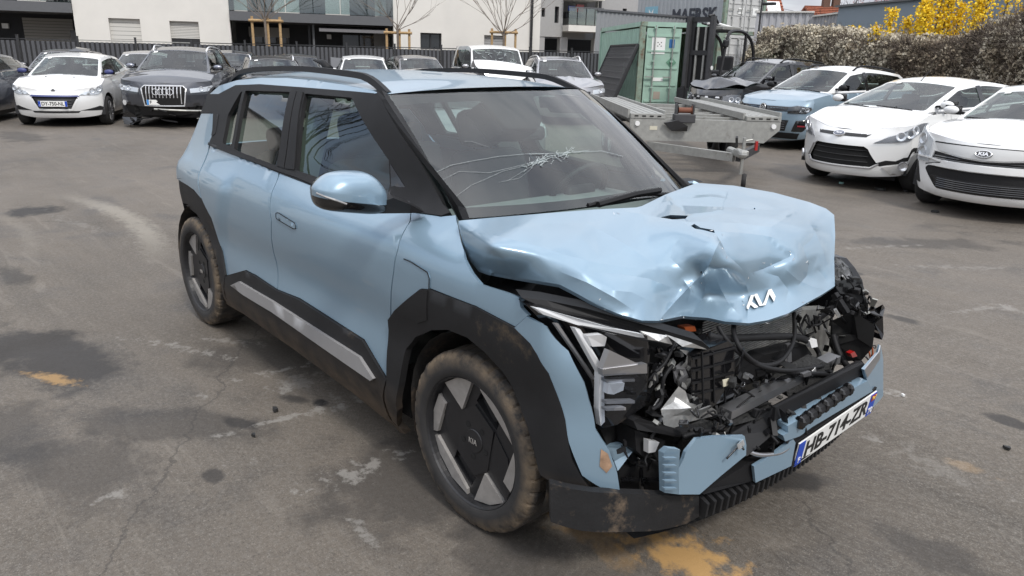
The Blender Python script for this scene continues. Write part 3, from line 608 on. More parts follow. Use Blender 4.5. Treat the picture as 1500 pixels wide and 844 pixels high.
# ------------------------------------------------------------------ containers
def corr(L, H, pitch=.28, dep=.036):
    """corrugated sheet in local x (length) z, relief along y"""
    n_ = max(2, int(round(L/pitch))); pts = []
    for i in range(n_):
        x = L*i/n_; w_ = L/n_; pts += [(x, 0), (x+w_*.32, 0), (x+w_*.5, -dep), (x+w_*.82, -dep)]
    pts.append((L, 0)); vs = [(x, y, z) for x, y in pts for z in (0, H)]
    return vs, [(2*i, 2*i+2, 2*i+3, 2*i+1) for i in range(len(pts)-1)]
def container(label, pos, rz, m, L=6.06, W=2.44, H=2.59, open_right=False, doors=True, mdoor=None, name='shipping_container'):
    """local: door end at x=0 facing -x, length along +x; y from -W/2 to W/2"""
    t_ = thing(name, label, 'container', pos, rz); md = mdoor or m; r_ = M['rust_edge']
    for sy in (-1, 1):
        vs, fs = corr(L-.3, H-.36); o = mesh('side_wall', [(x+.15, sy*(W/2+y), z+.18) for x, y, z in vs], fs, m, t_)
        for z in (.09, H-.07): MB().box((L/2, sy*(W/2-.04), z), (L-.3, .12, .17 if z < 1 else .13)).build('side_rail', m, t_)
        for x in (.08, L-.08): MB().box((x, sy*(W/2-.05), H/2), (.15, .16, H-.22)).build('corner_post', m if x > 1 else r_, t_)
        for x in (.09, L-.09):
            for z in (.06, H-.06): MB().box((x, sy*(W/2-.08), z), (.20, .18, .12)).build('corner_casting', r_, t_)
    vs, fs = corr(W-.3, H-.36); mesh('end_wall', [(L-.05-y, -W/2+.15+x, z+.18) for x, y, z in vs], fs, m, t_)
    vs, fs = corr(L-.2, W-.2, .3, .02); mesh('roof', [(x+.1, -W/2+.1+z, H-.06+y) for x, y, z in vs], fs, m, t_)
    MB().box((L/2, 0, .13), (L-.3, W-.2, .06)).build('floor', M['wood'], t_); MB().box((.07, 0, H-.07), (.14, W-.3, .13)).build('door_header', m, t_); MB().box((.07, 0, .09), (.14, W-.3, .16)).build('door_sill', r_, t_)
    if doors:
        lw = (W-.34)/2
        for sy in (-1, 1):
            if open_right and sy == open_right: continue
            y0 = sy*(lw/2+.005); d = MB().box((.05, y0, H/2), (.05, lw-.02, H-.34)).build('door', md, t_)
            for z in (.35, .82, 1.30, 1.78, 2.2): MB().box((.015, y0, z), (.025, lw-.12, .05)).build('door_rib', md, d)
            for k in (-.27, .27):
                MB().tube([(-.035, y0+k*lw*.95, .12), (-.035, y0+k*lw*.95, H-.10)], .018, 6).build('lock_rod', md if False else M['galv'], d); MB().box((-.05, y0+k*lw*.95-.12*sy*0+.1, 1.05), (.03, .26, .03)).build('door_handle', M['galv'], d)
                for z in (.16, .75, 1.5, H-.16): MB().box((-.03, y0+k*lw*.95, z), (.04, .09, .05)).build('rod_bracket', md, d)
    return t_
M['rust_edge'] = mat('rusty_steel', (.22, .29, .23), .8, var=.3, vscale=10, dirt=(.13, .075, .045), dscale=5, dthr=.50)
M['cont_green'] = mat('green_container_paint', (.31, .455, .375), .6, var=.10, vscale=3, dirt=(.17, .12, .075), dscale=4, dthr=.63, bump=.05)
M['cont_grey'] = mat('grey_container_paint', (.36, .38, .40), .6, var=.06, vscale=2, dirt=(.2, .15, .12), dscale=3, dthr=.66); M['cont_white'] = mat('white_container_paint', (.50, .50, .49), .6, var=.06, dirt=(.25, .2, .16), dscale=3, dthr=.65)
def place(px, D, z=None): return gpos(px, D, z)
# ------------------------------------------------------------------ cars: common builder
def arc(cx, cz, r, a0, a1, n=14, e=1.0):
    return [(cx+r*e*math.cos(rad(a0+(a1-a0)*i/n)), cz+r*math.sin(rad(a0+(a1-a0)*i/n))) for i in range(n+1)]
class Skin:
    """lower body: a stack of rounded plan outlines; chart (a, z), a = distance along the outline from the nose centre"""
    def __init__(s, fx, rx, wz, yB, bf, br, xD, xG, pf, pr, Lc=.5):
        s.fx, s.rx, s.wz = Curve(fx), Curve(rx), Curve(wz)
        s.yB, s.bf, s.br, s.xD, s.xG, s.pf, s.pr, s.Lc = yB, bf, br, xD, xG, pf, pr, Lc
        s.aD = yB+Lc; s.aG = s.aD+xD-xG; s.aR = s.aG+Lc; s.aE = s.aR+yB
    def S(s, x): return s.aD+s.xD-x
    def w(s, x, z):
        w = s.wz(z); xm = (s.xD+s.xG)/2
        q = max(0, (x-xm)/(s.xD-xm)); q2 = max(0, (xm-x)/(xm-s.xG))
        return w*(1-(1-s.pf)*q**3-(1-s.pr)*q2**3)
    def __call__(s, a, z):
        sg = 1 if a >= 0 else -1; a = abs(a)
        if s.aD <= a <= s.aG: x = s.xD-(a-s.aD); y = s.w(x, z)
        else:
            fr = a < s.aD; w = s.wz(z)*(s.pf if fr else s.pr)
            if not fr: a = s.aE-a
            X = s.fx(z) if fr else s.rx(z); d = 1 if fr else -1; bw = s.bf if fr else s.br; xe = s.xD if fr else s.xG; bw = max(.01, min(bw, (abs(X-xe)-.04)/(1+2*max(0, w-s.yB)/s.yB)))
            if a <= s.yB: y = a; x = X-d*bw*(y/s.yB)**2
            else:
                t = min(1, (a-s.yB)/s.Lc); Bx = X-d*bw; cx = Bx-d*2*bw/s.yB*(w-s.yB)
                
                x = (1-t)**2*Bx+2*t*(1-t)*cx+t*t*xe; y = (1-t)**2*s.yB+2*t*(1-t)*w+t*t*w
        return V((x, sg*y, z))
def wheel(name, r, wd, style, parent, pos, side, tyre=None, rimm=None, spokes=8):
    """wheel facing +Y or -Y (side): tyre, rim, spokes, hub"""
    k = r/.32; rr = r*.68
    t = MB().lathe([(-wd*.5, rr), (-wd*.5, rr+.02), (-wd*.46, r*.93), (-wd*.34, r), (wd*.34, r), (wd*.46, r*.94), (wd*.5, r*.84), (wd*.5, rr+.012), (wd*.44, rr)], (0, 0, 0), (0, side, 0), 36)
    root = t.build('wheel', tyre or M['tyre'], parent, True, fix=True); root.location = pos
    b = MB().lathe([(wd*.44, rr+.004), (wd*.49, rr-.004), (wd*.44, rr-.018), (wd*.1, rr-.03), (wd*.05, .04)], (0, 0, 0), (0, side, 0), 36)
    mm = rimm or M['alu']
    for i in range(spokes):
        a = 2*math.pi*i/spokes
        for da in ((-.16, .16) if style == 'twin' else (0,)):
            q = a+da; e = a+da*(1.6 if style == 'twin' else 1)
            p0 = V((math.cos(q)*.04*k, side*wd*.42, math.sin(q)*.04*k)); p1 = V((math.cos(e)*(rr-.01), side*wd*.43, math.sin(e)*(rr-.01)))
            b.bar(p0, p1, (.05 if style != 'twin' else .026)*k, .02, up=(0, side, 0))
    b.lathe([(wd*.40, .065*k), (wd*.46, .055*k), (wd*.47, 0.001)], (0, 0, 0), (0, side, 0), 20)
    b.build('rim', mm, root, False)
    d = MB().lathe([(wd*.04, rr*.98), (wd*.05, .001)], (0, 0, 0), (0, side, 0), 24); d.build('brake_disc', M['black'], root)
    return root
def plate(body, parent, loc, fwd, up, w=.52, h=.11, dep=None, sq=1.0):
    """number plate facing fwd: panel, blue bands, characters"""
    fwd = V(fwd).normalized(); up = (V(up)-fwd*V(up).dot(fwd)).normalized(); rt = up.cross(fwd)
    R = Matrix((rt, up, fwd)).transposed().to_4x4(); R.translation = V(loc)
    p = MB().box((0, 0, 0), (w, h, .006), bev=.0025).build('number_plate', M['plate'], parent); p.matrix_local = R
    b = MB().box((-w/2+.021, 0, .0035), (.040, h-.006, .003)); b.build('country_band', M['plate_blue'], p)
    b = MB().box((w/2-.021, 0, .0035), (.040, h-.006, .003)); b.build('region_band', M['plate_blue'], p)
    t = text(body, .098*sq, M['ink'], p, bold=.0018, sx=.88); t.location = (0, -.002, .0045)
    t = text('F', .034, M['white'], p); t.location = (-w/2+.021, -.030, .006)
    if dep: t = text(dep, .036, M['white'], p, bold=.0006); t.location = (w/2-.021, -.030, .006)
    return p
def car(kind, label, cat, pos, yaw, P, paintm, group=None, front=None, roofm=None, sides=(1, -1), name='car', rollz=0):
    """P: dimensions dict. front(c): adds face features. Returns root with the helper namespace attached"""
    root = thing(name, label, cat, pos, yaw, group)
    g = lambda k, d: P.get(k, d)
    L, W, H, WB, FO, r = P['L'], P['W'], P['H'], P['WB'], P['FO'], P['r']
    hw = W/2; RO = L-WB-FO; xr = -(WB+RO); zs = g('zs', .24)
    zn = g('zn', .74); xc = g('xc', -.18); zc = g('zc', .95); zb = g('zb', zc+.06); zbr = g('zbr', zb+.03)
    fx = g('fx', [(.15, FO-.13), (.28, FO-.04), (.48, FO), (zn-.10, FO-.03), (zn, FO-.13)])
    rx = g('rx', [(.2, xr+.12), (.4, xr), (.7, xr+.02), (zbr+.1, xr+.16)])
    wz = g('wz', [(.18, hw-.09), (.34, hw-.02), (.55, hw), (.8, hw-.012), (zb+.03, hw-.075)])
    xD = g('xD', FO-.45); sk = Skin(fx, rx, wz, g('yB', hw*.54), g('bf', .15), .08, xD, xr+.5, g('pf', .95), .95, .5)
    zt = Curve(g('zt', [(FO, zn), (FO-.14, zn+.02), (xc+.05, zc), (-WB*.5, zb), (xr, zbr)]))
    S_ = sk.S; ctr = (-WB/2, 0, .6); ax = (0.0, -WB); zw = r; ra = g('ra', r+.075)
    xdf = g('xdf', -.42 if ra < .44 else -.5); xb = g('xb', -WB*.5-.02); xrd = g('xrd', -WB+.05); zlow = g('zlow', .19)
    two = g('doors', 4) == 2
    if two: xb = g('xb', -WB*.5-.32)
    mk = paintm
    # top edge curve of the lower body (nose centre -> rear)
    ed = []
    for i in range(60):
        a = sk.aE*i/59*.999; p = sk(a, zn)
        for _ in range(2): p = sk(a, zt(p.x))
        ed.append((p.x, p.y, p.z, a))
    ex = np.array([e[0] for e in ed])[::-1]; ey = np.array([e[1] for e in ed])[::-1]; ea = np.array([e[3] for e in ed])[::-1]
    for i in range(1, len(ex)): ex[i] = max(ex[i], ex[i-1]+1e-5)
    topA = lambda x: float(np.interp(x, ex, ea)); topY = lambda x: float(np.interp(x, ex, ey))
    gp = .004
    def topline(a0, a1, n=14):
        o = []
        for i in range(n+1):
            a = a0+(a1-a0)*i/n; p = sk(abs(a), zn); p = sk(abs(a), zt(p.x)); o.append((a, zt(p.x)-gp))
        return o
    xbm = g('xbm', r+.10); aB = S_(xbm) if xbm < xD else sk.aD-.05
    holes = list(g('holes', []))
    # front bumper with the nose up to the bonnet edge
    lowf = [(aB, zlow+.05), (sk.yB, zlow), (-sk.yB, zlow), (-aB, zlow+.05)]
    panel('front_bumper', sk, topline(-aB, aB, 24)+lowf, mk, root, holes, sp=.07, ctr=ctr)
    for sd in sides:
        def m_(poly): return [(sd*a, z) for a, z in poly]
        # fender
        pl = [(a, z) for a, z in topline(aB+gp, S_(xdf)-gp, 10)]
        pl += [(S_(xdf)-gp, zs)]+[(S_(x), z) for x, z in arc(0, zw, ra, 190, 8, 14) if x < xbm-.01]+[(aB+gp, zlow+.05)]
        panel('fender', sk, m_(pl), mk, root, sp=.08, ctr=ctr)
        xr2 = xrd if not two else xb
        dl = [(xdf, xb)] if two else [(xdf, xb), (xb, xrd)]
        for (x1, x2) in dl:
            pl = topline(S_(x1)+gp, S_(x2)-gp, 8)
            if x2 == xrd and not two:
                A = [(S_(x), z) for x, z in arc(-WB, zw, ra, 88, -12, 10) if x > xrd]
                pl += A+[(S_(-WB+ra+.02), zs)]
            else: pl += [(S_(x2)-gp, zs)]
            pl += [(S_(x1)+gp, zs)]
            d = panel('door', sk, m_(pl), mk, root, sp=.10, ctr=ctr)
            hx = x2+.16; hz = zt(hx)-.13
            p = sk(S_(hx), hz); q = sk(S_(hx-.0), hz)
            MB().bar(sk(sd*S_(hx+.09), hz)+V((0, sd*.022, 0)), sk(sd*S_(hx-.09), hz)+V((0, sd*.022, .004)), .02, .026).build('handle', g('handle', mk), d)
        # rear quarter
        pl = topline(S_(xr2)+gp, sk.aR, 10)+[(sk.aR, .3)]+[(S_(-WB-ra), .26)]+[(S_(x), z) for x, z in arc(-WB, zw, ra, 188, 0 if two else 90, 14) if x < xr2-.0 or two]
        if two: pl += [(S_(xr2)+gp, zs)]
        panel('rear_quarter_panel', sk, m_(pl), mk, root, sp=.10, ctr=ctr)
        # sill
        panel('sill', sk, m_([(S_(-ra+.02), zs-.005), (S_(-WB+ra), zs-.005), (S_(-WB+ra), zs-.09), (S_(-ra+.02), zs-.09)]), g('sillm', M['plastic']), root, sp=.2, off=-.01, ctr=ctr)
        # arch liners and wheels
        for x0 in ax:
            if x0 != 0 and g('norear', 0): continue
            lin = MB(); n = 12; vs = []
            for i in range(n+1):
                t = math.pi*(i/n*1.1-.05); vs += [(x0+(ra+.0)*math.cos(t), sd*(hw-.035), zw+ra*math.sin(t)), (x0+(ra)*math.cos(t), sd*(hw-.40), zw+ra*math.sin(t))]
            lin.add(vs, [(2*i, 2*i+1, 2*i+3, 2*i+2) for i in range(n)]); lin.build('wheel_arch_liner', M['interior'], root)
            wheel('wheel', r, g('tw', .2), g('rim', 'spoke'), root, (x0, sd*(hw-.115), r), sd, spokes=g('spokes', 8), rimm=g('rimm', None))
        if g('clad', 0):
            for x0 in ax:
                o_ = arc(x0, zw, ra+.005, -8, 188, 16); i_ = arc(x0, zw, ra+g('clad', .07), 188, -8, 16)
                pl = [(x, z) for x, z in o_+i_ if True]
                panel('arch_trim', lambda a, b: sk(sd*S_(a), b), pl, M['cladding'], root, sp=.08, off=.008, ctr=ctr)
            pl = [(-ra-.02, zs+.0), (-WB+ra+.02, zs+.0), (-WB+ra+.05, zs+.16), (-ra-.05, zs+.16)]
            panel('door_cladding', lambda a, b: sk(sd*S_(a), b), pl, M['cladding'], root, sp=.15, off=.010, ctr=ctr)
    # rear
    if not g('norear', 0):
        panel('tailgate', sk, [(a, z-.02) for a, z in [(sk.aR+gp, zt(xr)), (sk.aE-.001, zt(xr))]]+[(sk.aE-.001, .55), (sk.aR+gp, .55)], mk, root, sp=.12, ctr=ctr)
        panel('tailgate', sk, [(-a, z-.02) for a, z in [(sk.aR+gp, zt(xr)), (sk.aE-.001, zt(xr))]]+[(-sk.aE+.001, .55), (-sk.aR-gp, .55)], mk, root, sp=.12, ctr=ctr)
        for sd in (1, -1): panel('rear_bumper', sk, [(sd*(sk.aR+gp), .545), (sd*(sk.aE-.001), .545), (sd*(sk.aE-.001), .25), (sd*(sk.aR+gp), .25)], mk, root, sp=.15, ctr=ctr)
    # bonnet
    crown = g('crown', .055); xn = ex[-1]-.012
    def hood(x, k):
        y = topY(x)-.010; q = max(0, min(1, (xn-x)/.25)); z = zt(x)-.006*(abs(k)**8)
        bulge = g('bulge', 0)*math.exp(-((abs(k)-.62)/.16)**2)*q
        return V((x, y*k, z+crown*(1-k*k)*q**.7+bulge))
    def hoodc(a, k): return hood(xn-(xn-xc+.03)*a*a, k)
    if not g('nohood', 0):
        gridmesh('bonnet', hoodc, 22, 20, mk, root, b0=-1, b1=1)
        fixn(root.children[-1] if False else COL.objects[-1], (0, 0, 1))
    # greenhouse
    xrf = g('xrf', xc-.78); xrr = g('xrr', xr+.55); bow = g('bow', .16); zrs = g('roof', [(xrf+.05, H-.13), (xrf-.5, H-.055), (-WB*.62, H-.06), (xrr, H-.15)]); zr = Curve(zrs)
    yF = lambda v: hw*(g('yf0', .80)*(1-v)+g('yf1', .63)*v)
    ym = lambda v: (hw-.10)*(1-v)+(hw*.70)*v-.03*max(0, v-.8)*5*.4
    yR = lambda v: hw*(.78*(1-v)+.60*v)
    xF = lambda v: xc+bow*.6+(xrf-xc)*v-0.0
    xA = lambda v: xF(v)-bow*(1-.3*v)
    xR = lambda v: (xr+.12)*(1-v)+xrr*v
    def zg(x, v): b = zt(x)+.012; return b+(zr(x)-b)*v
    def Wd(x, v):
        a, e = xA(v), xR(v); md = (a*.45+e*.55)
        if x >= md: q = min(1, (x-md)/(a-md)); return ym(v)-(ym(v)-yF(v))*q**2.2
        q = min(1, (md-x)/(md-e)); return ym(v)-(ym(v)-yR(v))*q**2.2
    def side(x, v): return V((x, Wd(x, v), zg(x, v)))
    def frontp(t, v):
        x = xF(v)-(xF(v)-xA(v))*abs(t)**2.0; za = zg(xA(v), v)
        return V((x, yF(v)*t, za+.035*(1-t*t)*v+.01*(1-t*t)))
    def rearp(t, v): x = xR(v)-.10*(1-t*t); return V((x, yR(v)*t, zg(xR(v), v)+.02*(1-t*t)))
    def roofp(s, t):
        x = (xF(1)-(xF(1)-xA(1))*t*t)*(1-s)+s*(xR(1)-.10*(1-t*t)); y = t*Wd(min(x, xA(1)), 1)
        q = min(1, s/.12)*.5+.5
        return V((x, y, zr(x if x < xA(1) else xA(1))+(.035+.02*math.sin(math.pi*min(1, s*1.1)))*(1-t*t)))
    rm = roofm or mk
    gridmesh('roof', roofp, 14, 12, rm, root, b0=-1, b1=1); fixn(COL.objects[-1], (0, 0, 1))
    gm = g('glass', M['glass'])
    wsh = rounded([(-.925, .04), (.925, .04), (.955, .965), (-.955, .965)], .05)
    panel('windscreen_frame', frontp, [(-1, 0), (1, 0), (1, 1), (-1, 1)], g('apillar', rm), root, [wsh], sp=.12, ctr=(-WB/2, 0, .8))
    panel('windscreen', frontp, shrink(wsh, -.006), gm, root, sp=.14, thick=0, off=-.004, ctr=(-WB/2, 0, .8))
    rwin = rounded([(-.8, .25), (.8, .25), (.86, .88), (-.86, .88)], .08)
    panel('tailgate_frame', rearp, [(-1, 0), (1, 0), (1, 1), (-1, 1)], rm, root, [rwin], sp=.14, ctr=(-WB/2, 0, .8))
    panel('rear_window', rearp, shrink(rwin, -.01), gm, root, sp=.2, thick=0, off=-.004, ctr=(-WB/2, 0, .8))
    v0, v1 = .07, .84
    for sd in (1, -1):
        fn = lambda x, v: (lambda p: V((p.x, sd*p.y, p.z)))(side(x, v))
        wins = [[(xA(v0)-.12, v0), (xA(v1)-.08, v1), (xb+.035, v1), (xb+.035, v0)]]
        xq = g('xq', xrr+.02)
        if two: wins.append([(xb-.035, v0+.05), (xb-.035, v1), (xq+.15, v1), (xq-.05, .45), (xq+.12, v0+.2)])
        else: wins.append([(xb-.035, v0), (xb-.035, v1), (max(xrd-.12, xq+.1), v1), (xrd-.22, .35), (xrd-.02, v0)])
        if g('quarter', 0): wins.append([(xrd-.24, v0+.12), (max(xrd-.2, xq+.04), v1-.02), (xq-.14, v1-.02), (xq-.34, v0+.18)])
        wins = [rounded(q, .05, 2) for q in wins]
        o_ = [(xA(i/6), i/6) for i in range(7)]+[(xR(1-i/6), 1-i/6) for i in range(7)]
        panel('window_frame', fn, o_, rm, root, wins, sp=.12, ctr=(-WB/2, 0, .8))
        panel('door_pillar', fn, [(xb+.045, v0-.03), (xb+.045, v1+.03), (xb-.045, v1+.03), (xb-.045, v0-.03)], M['gloss_black'], root, sp=.1, off=.004, thick=.006, ctr=(-WB/2, 0, .8))
        for q in wins: panel('side_window', fn, shrink(q, -.012), gm, root, sp=.16, thick=0, off=-.004, ctr=(-WB/2, 0, .8))
        # shoulder ledge between the lower body and the glass
        n = 26; vs = []
        for i in range(n+1):
            x = xA(0)+.03+(xR(0)+.0-xA(0)-.03)*i/n
            vs += [(x, sd*(topY(x)-.002), zt(x)-.004), (x, sd*(Wd(min(x, xA(0)), 0)-.004), zt(x)+.014)]
        MB().add(vs, [(2*i, 2*i+1, 2*i+3, 2*i+2) for i in range(n)]).build('waist_trim', g('waist', M['gloss_black']), root, True)
        # mirror
        mx_ = xA(.1)-.10; mz = zg(mx_, .1)+.05; my = Wd(mx_, .1)
        mo = MB().ball((mx_+.02, sd*(my+.14), mz+.01), (.045, .092, .052), 14, 8); 
        mm = mo.build('mirror', g('mirrorm', mk), root, True)
        MB().bar((mx_, sd*(my-.01), mz-.02), (mx_+.01, sd*(my+.12), mz-.005), .05, .03).build('mirror_arm', M['plastic'], mm)
        MB().box((mx_-.05, sd*(my+.14), mz+.01), (.01, .2, .11), bev=.004).build('mirror_glass', M['gloss_black'], mm)
        if g('rails', 0):
            pts = []
            for i in range(15):
                s = i/14; x = xA(1)-.12+(xR(1)+.12-xA(1)+.12)*s; h = .055*min(1, math.sin(math.pi*s)*4)
                pts.append((x, sd*(Wd(x, 1)-.05), zr(x)+h))
            MB().tube(pts, .018, 8).build('roof_rail', g('railm', M['plastic']), root, True)
    # cowl, wiper, underbody, interior
    cv = []; n = 12
    for i in range(n+1):
        t = -1+2*i/n; p = frontp(t, 0.0); q = hood(xc-.03, t); q2 = V((max(xc-.03, p.x+.02), q.y, q.z-.02)); cv += [p-V((0, 0, .004)), q2]
    MB().add(cv, [(2*i, 2*i+1, 2*i+3, 2*i+2) for i in range(n)]).build('cowl', M['plastic'], root)
    for t0, t1 in ((-.1, -.85), (.75, .02)):
        MB().tube([frontp(t0, .01)+V((.02, 0, .01)), frontp((t0+t1)/2, .035)+V((.01, 0, .015)), frontp(t1, .06)+V((.01, 0, .012))], .008, 5).build('wiper', M['plastic'], root)
    u = MB().box((-WB/2-.05, 0, .36), (L-.55, W-.62, .30)).box((-WB/2-.02, 0, .33), (WB-2*ra-.05, W-.24, .2)).box((FO-.42, 0, .52), (.30, W-.62, .34))
    u.build('underbody', M['black'], root)
    it = MB().box((xc-.28, 0, .80), (.42, W-.40, .26), bev=.05)
    it.build('dashboard', M['interior'], root)
    for sx, sy in ((-WB*.5+.10, .36), (-WB*.5+.10, -.36), (-WB+.22, .36), (-WB+.22, -.36)):
        R = Matrix.Rotation(rad(-14), 3, 'Y')
        b = MB().box((sx-.05, sy, .82+.0), (.14, .46, .56), R, bev=.05).box((sx-.16, sy, H-.36), (.10, .26, .18), R, bev=.04).box((sx+.22, sy, .52), (.5, .48, .16), bev=.05)
        b.build('seat', M['seat'], root)
    MB().tube([(xc-.52+.05*math.sin(t)*.5, .36+.18*math.cos(t), .93+.17*math.sin(t)) for t in [i*math.pi/8 for i in range(17)]], .015, 6).build('steering_wheel', M['interior'], root)
    c = dict(root=root, sk=sk, S=S_, zt=zt, topY=topY, hood=hood, hoodc=hoodc, frontp=frontp, side=side, mk=mk, hw=hw, FO=FO, ctr=ctr, zn=zn, xn=xn, xA=xA, zg=zg, roofp=roofp)
    if front: front(c)
    return c
def fixn(o, d):
    """make the faces of an open sheet look towards d"""
    s = sum((p.normal.dot(V(d))*p.area for p in o.data.polygons))
    if s < 0: o.data.flip_normals()
def sym(poly): return [(-a, z) for a, z in poly]
def lamp(c, poly, base=None, both=True, bulbs=((.5, .5),), housing=None, rad_=.05, off=.012):
    """headlight: dark or silver housing, round reflectors, clear lens proud of the body"""
    for sg in ((1, -1) if both else (1,)):
        p = [(sg*a, z) for a, z in poly]
        h = panel('headlight', c['sk'], p, housing or M['reflector'], c['root'], sp=.04, off=off, thick=.03, ctr=c['ctr'])
        xs = [a for a, z in p]; zs = [z for a, z in p]
        for u, v in bulbs:
            a = (min(abs(x) for x in xs)*(1-u)+max(abs(x) for x in xs)*u)*sg; z = min(zs)*(1-v)+max(zs)*v
            q = c['sk'](a, z); q2 = c['sk'](a+sg*.01, z); n = (c['sk'](a+.01, z)-c['sk'](a-.01, z)).cross(c['sk'](a, z+.01)-c['sk'](a, z-.01)).normalized()
            if n.dot(q-V(c['ctr'])) < 0: n = -n
            MB().lathe([(.0, rad_), (.012, rad_), (.012, rad_*.85), (-.01, rad_*.3), (-.01, .001)], q+n*(off+.001), n, 16).build('bulb', M['chrome'], h)
        panel('lens', c['sk'], p, M['lens'], h, sp=.04, off=off+.020, thick=.016, ctr=c['ctr'])
def feat(c, name, poly, m, off=0, thick=.012, both=False, sp=.06, parent=None):
    r = None
    for sg in ((1, -1) if both else (1,)):
        r = panel(name, c['sk'], [(sg*a, z) for a, z in poly], m, parent or c['root'], sp=sp, off=off, thick=thick, ctr=c['ctr'])
    return r
def bars(c, parent, name, z0, z1, n, a0, a1, m, off=-.012, t=.008):
    """horizontal grille bars following the nose"""
    for i in range(n):
        z = z0+(z1-z0)*(i+.5)/n
        MB().tube([c['sk'](a0+(a1-a0)*j/8, z)+V((off, 0, 0)) for j in range(9)], t, 5).build(name, m, parent)
def onface(c, a, z, off=.0):
    q = c['sk'](a, z); n = (c['sk'](a+.01, z)-c['sk'](a-.01, z)).cross(c['sk'](a, z+.01)-c['sk'](a, z-.01)).normalized()
    if n.dot(q-V(c['ctr'])) < 0: n = -n
    return q+n*off, n
def badge(c, a, z, rx, rz, m, off=.012, name='badge', ring=False):
    q, n = onface(c, a, z, off); up = (V((0, 0, 1))-n*n.z).normalized(); rt = up.cross(n)
    b = MB(); k = 20
    if ring:
        b.tube([q+rt*rx*math.cos(2*math.pi*i/k)+up*rz*math.sin(2*math.pi*i/k) for i in range(k+1)], .006, 6)
    else:
        P0 = [q+rt*rx*math.cos(2*math.pi*i/k)+up*rz*math.sin(2*math.pi*i/k) for i in range(k)]; b.prism(P0, n*-.02, n*.004)
    return b.build(name, m, c['root'])
def ontext(c, body, a, z, size, m, off, sx=1.0, bold=.002, parent=None):
    q, n = onface(c, a, z, off); up = (V((0, 0, 1))-n*n.z).normalized(); rt = up.cross(n)
    t = text(body, size, m, parent or c['root'], bold=bold, sx=sx); R = Matrix((rt, up, n)).transposed().to_4x4(); R.translation = q; t.matrix_local = R
    return t
# ------------------------------------------------------------------ containers, walls, houses on the right
fl = lambda r_, f_: (RH*r_+FH*f_).normalized()
ang = lambda v: math.atan2(v.y, v.x)
def lat(px, D): return (px-750)/FPX*D
d_ = fl(-.09, 1); GC = gpos(996, 22.9)
GCo = container('pale green shipping container with rusty edges, left door shut and right side standing open', GC, ang(d_), M['cont_green'], open_right=-1)
ppr = lambda t_, y, z, w_, h, m, nm='placard': MB().box((.018, y, z), (.006, w_, h)).build(nm, m, t_)
ppr(GCo, .68, 1.93, .40, .46, M['paper']); ppr(GCo, .28, 2.0, .16, .24, mat('placard_blue', (.03, .13, .33), .5)); ppr(GCo, .62, .98, .30, .10, M['paper']); ppr(GCo, .62, .52, .20, .22, mat('old_sticker', (.35, .30, .25), .7)); ppr(GCo, .30, 1.5, .01, .01, M['galv'])
for k in range(9): MB().box((.016, .70-.05*(k % 3), 2.02-.05*(k//3)), (.004, .03, .028)).build('print_mark', M['ink'], GCo) if k % 2 == 0 else None
R45 = Matrix.Rotation(rad(45), 3, 'X'); MB().box((.017, .26, 1.47), (.004, .22, .22), R45).build('placard', mat('placard_green', (.12, .26, .18), .6), GCo)
d_ = fl(-.50, .866); MP = gpos(1055, 34.5); c_ = MP+V((d_.y, -d_.x, 0))*1.22
ML = container('white painted shipping container standing under the grey lettered one', V((c_.x, c_.y, gz(c_.x, c_.y))), ang(d_), M['cont_white'])
MK = container('grey shipping container with large dark lettering stacked on a white one', V((c_.x, c_.y, gz(c_.x, c_.y)+2.6)), ang(d_), M['cont_grey'], mdoor=M['cont_white'])
t = text('MAERSK', .80, mat('dark_lettering', (.035, .04, .055), .6), MK, bold=.022, depth=.012, sx=1.0); t.matrix_local = Matrix(((-1, 0, 0, 2.0), (0, 0, 1, 1.235), (0, 1, 0, .82), (0, 0, 0, 1)))
MB().box((5.0, 1.23, .85), (.95, .02, .95)).build('logo_panel', mat('logo_blue', (.22, .42, .52), .6), MK)
st = []
for i in range(14): a = math.pi*i/7+.2; r_ = .40 if i % 2 == 0 else .15; st.append((5.0+r_*math.cos(a), 1.24, .85+r_*math.sin(a)))
MB().prism(st, (0, 0, 0), (0, .012, 0)).build('logo_star', M['white'], MK)
for y, z, w_, h in ((.55, 1.9, .5, .5), (-.55, 1.9, .5, .5), (.3, 1.0, .3, .25), (-.6, 1.0, .35, .3)): MB().box((.0, y, z), (.006, w_, h)).build('placard', M['paper'], MK)
# grey corrugated wall beside the car ports
G_ = Face(870, 33, 1010, 37); w_ = thing('corrugated_wall', 'plain grey corrugated wall between the apartment block and the lettered container', 'wall', G_.w(0, 0), math.atan2(G_.t.y, G_.t.x))
vs, fs = corr(G_.L, 1.65+63*33/1083, .25, .03); mesh('cladding_sheet', vs, fs, mat('grey_cladding', (.25, .26, .27), .6, var=.05), w_); MB().box((G_.L/2, -.02, 1.65+63*33/1083), (G_.L, .12, .08)).build('coping', M['fascia'], w_)
for px0, D0, px1, D1, top, m_, lab in ((1100, 34, 1183, 33, 3.72, (.40, .40, .42), 'pale corrugated metal wall below the red tiled roofs'), (1183, 33, 1219, 30.5, 3.55, (.30, .30, .32), 'shaded corrugated metal wall meeting the blue grey wall')):  # the angled second wall carries its shade in a darker base colour
    q = Face(px0, D0, px1, D1); w_ = thing('corrugated_wall', lab, 'wall', q.w(0, 0), math.atan2(q.t.y, q.t.x)); vs, fs = corr(q.L, top, .30, .05); mesh('cladding_sheet', [(x, -y, z) for x, y, z in vs], fs, mat('pale_cladding', m_, .6, var=.06, vscale=2), w_); MB().box((q.L/2, .0, top), (q.L, .14, .06)).build('coping', M['shutter'], w_)
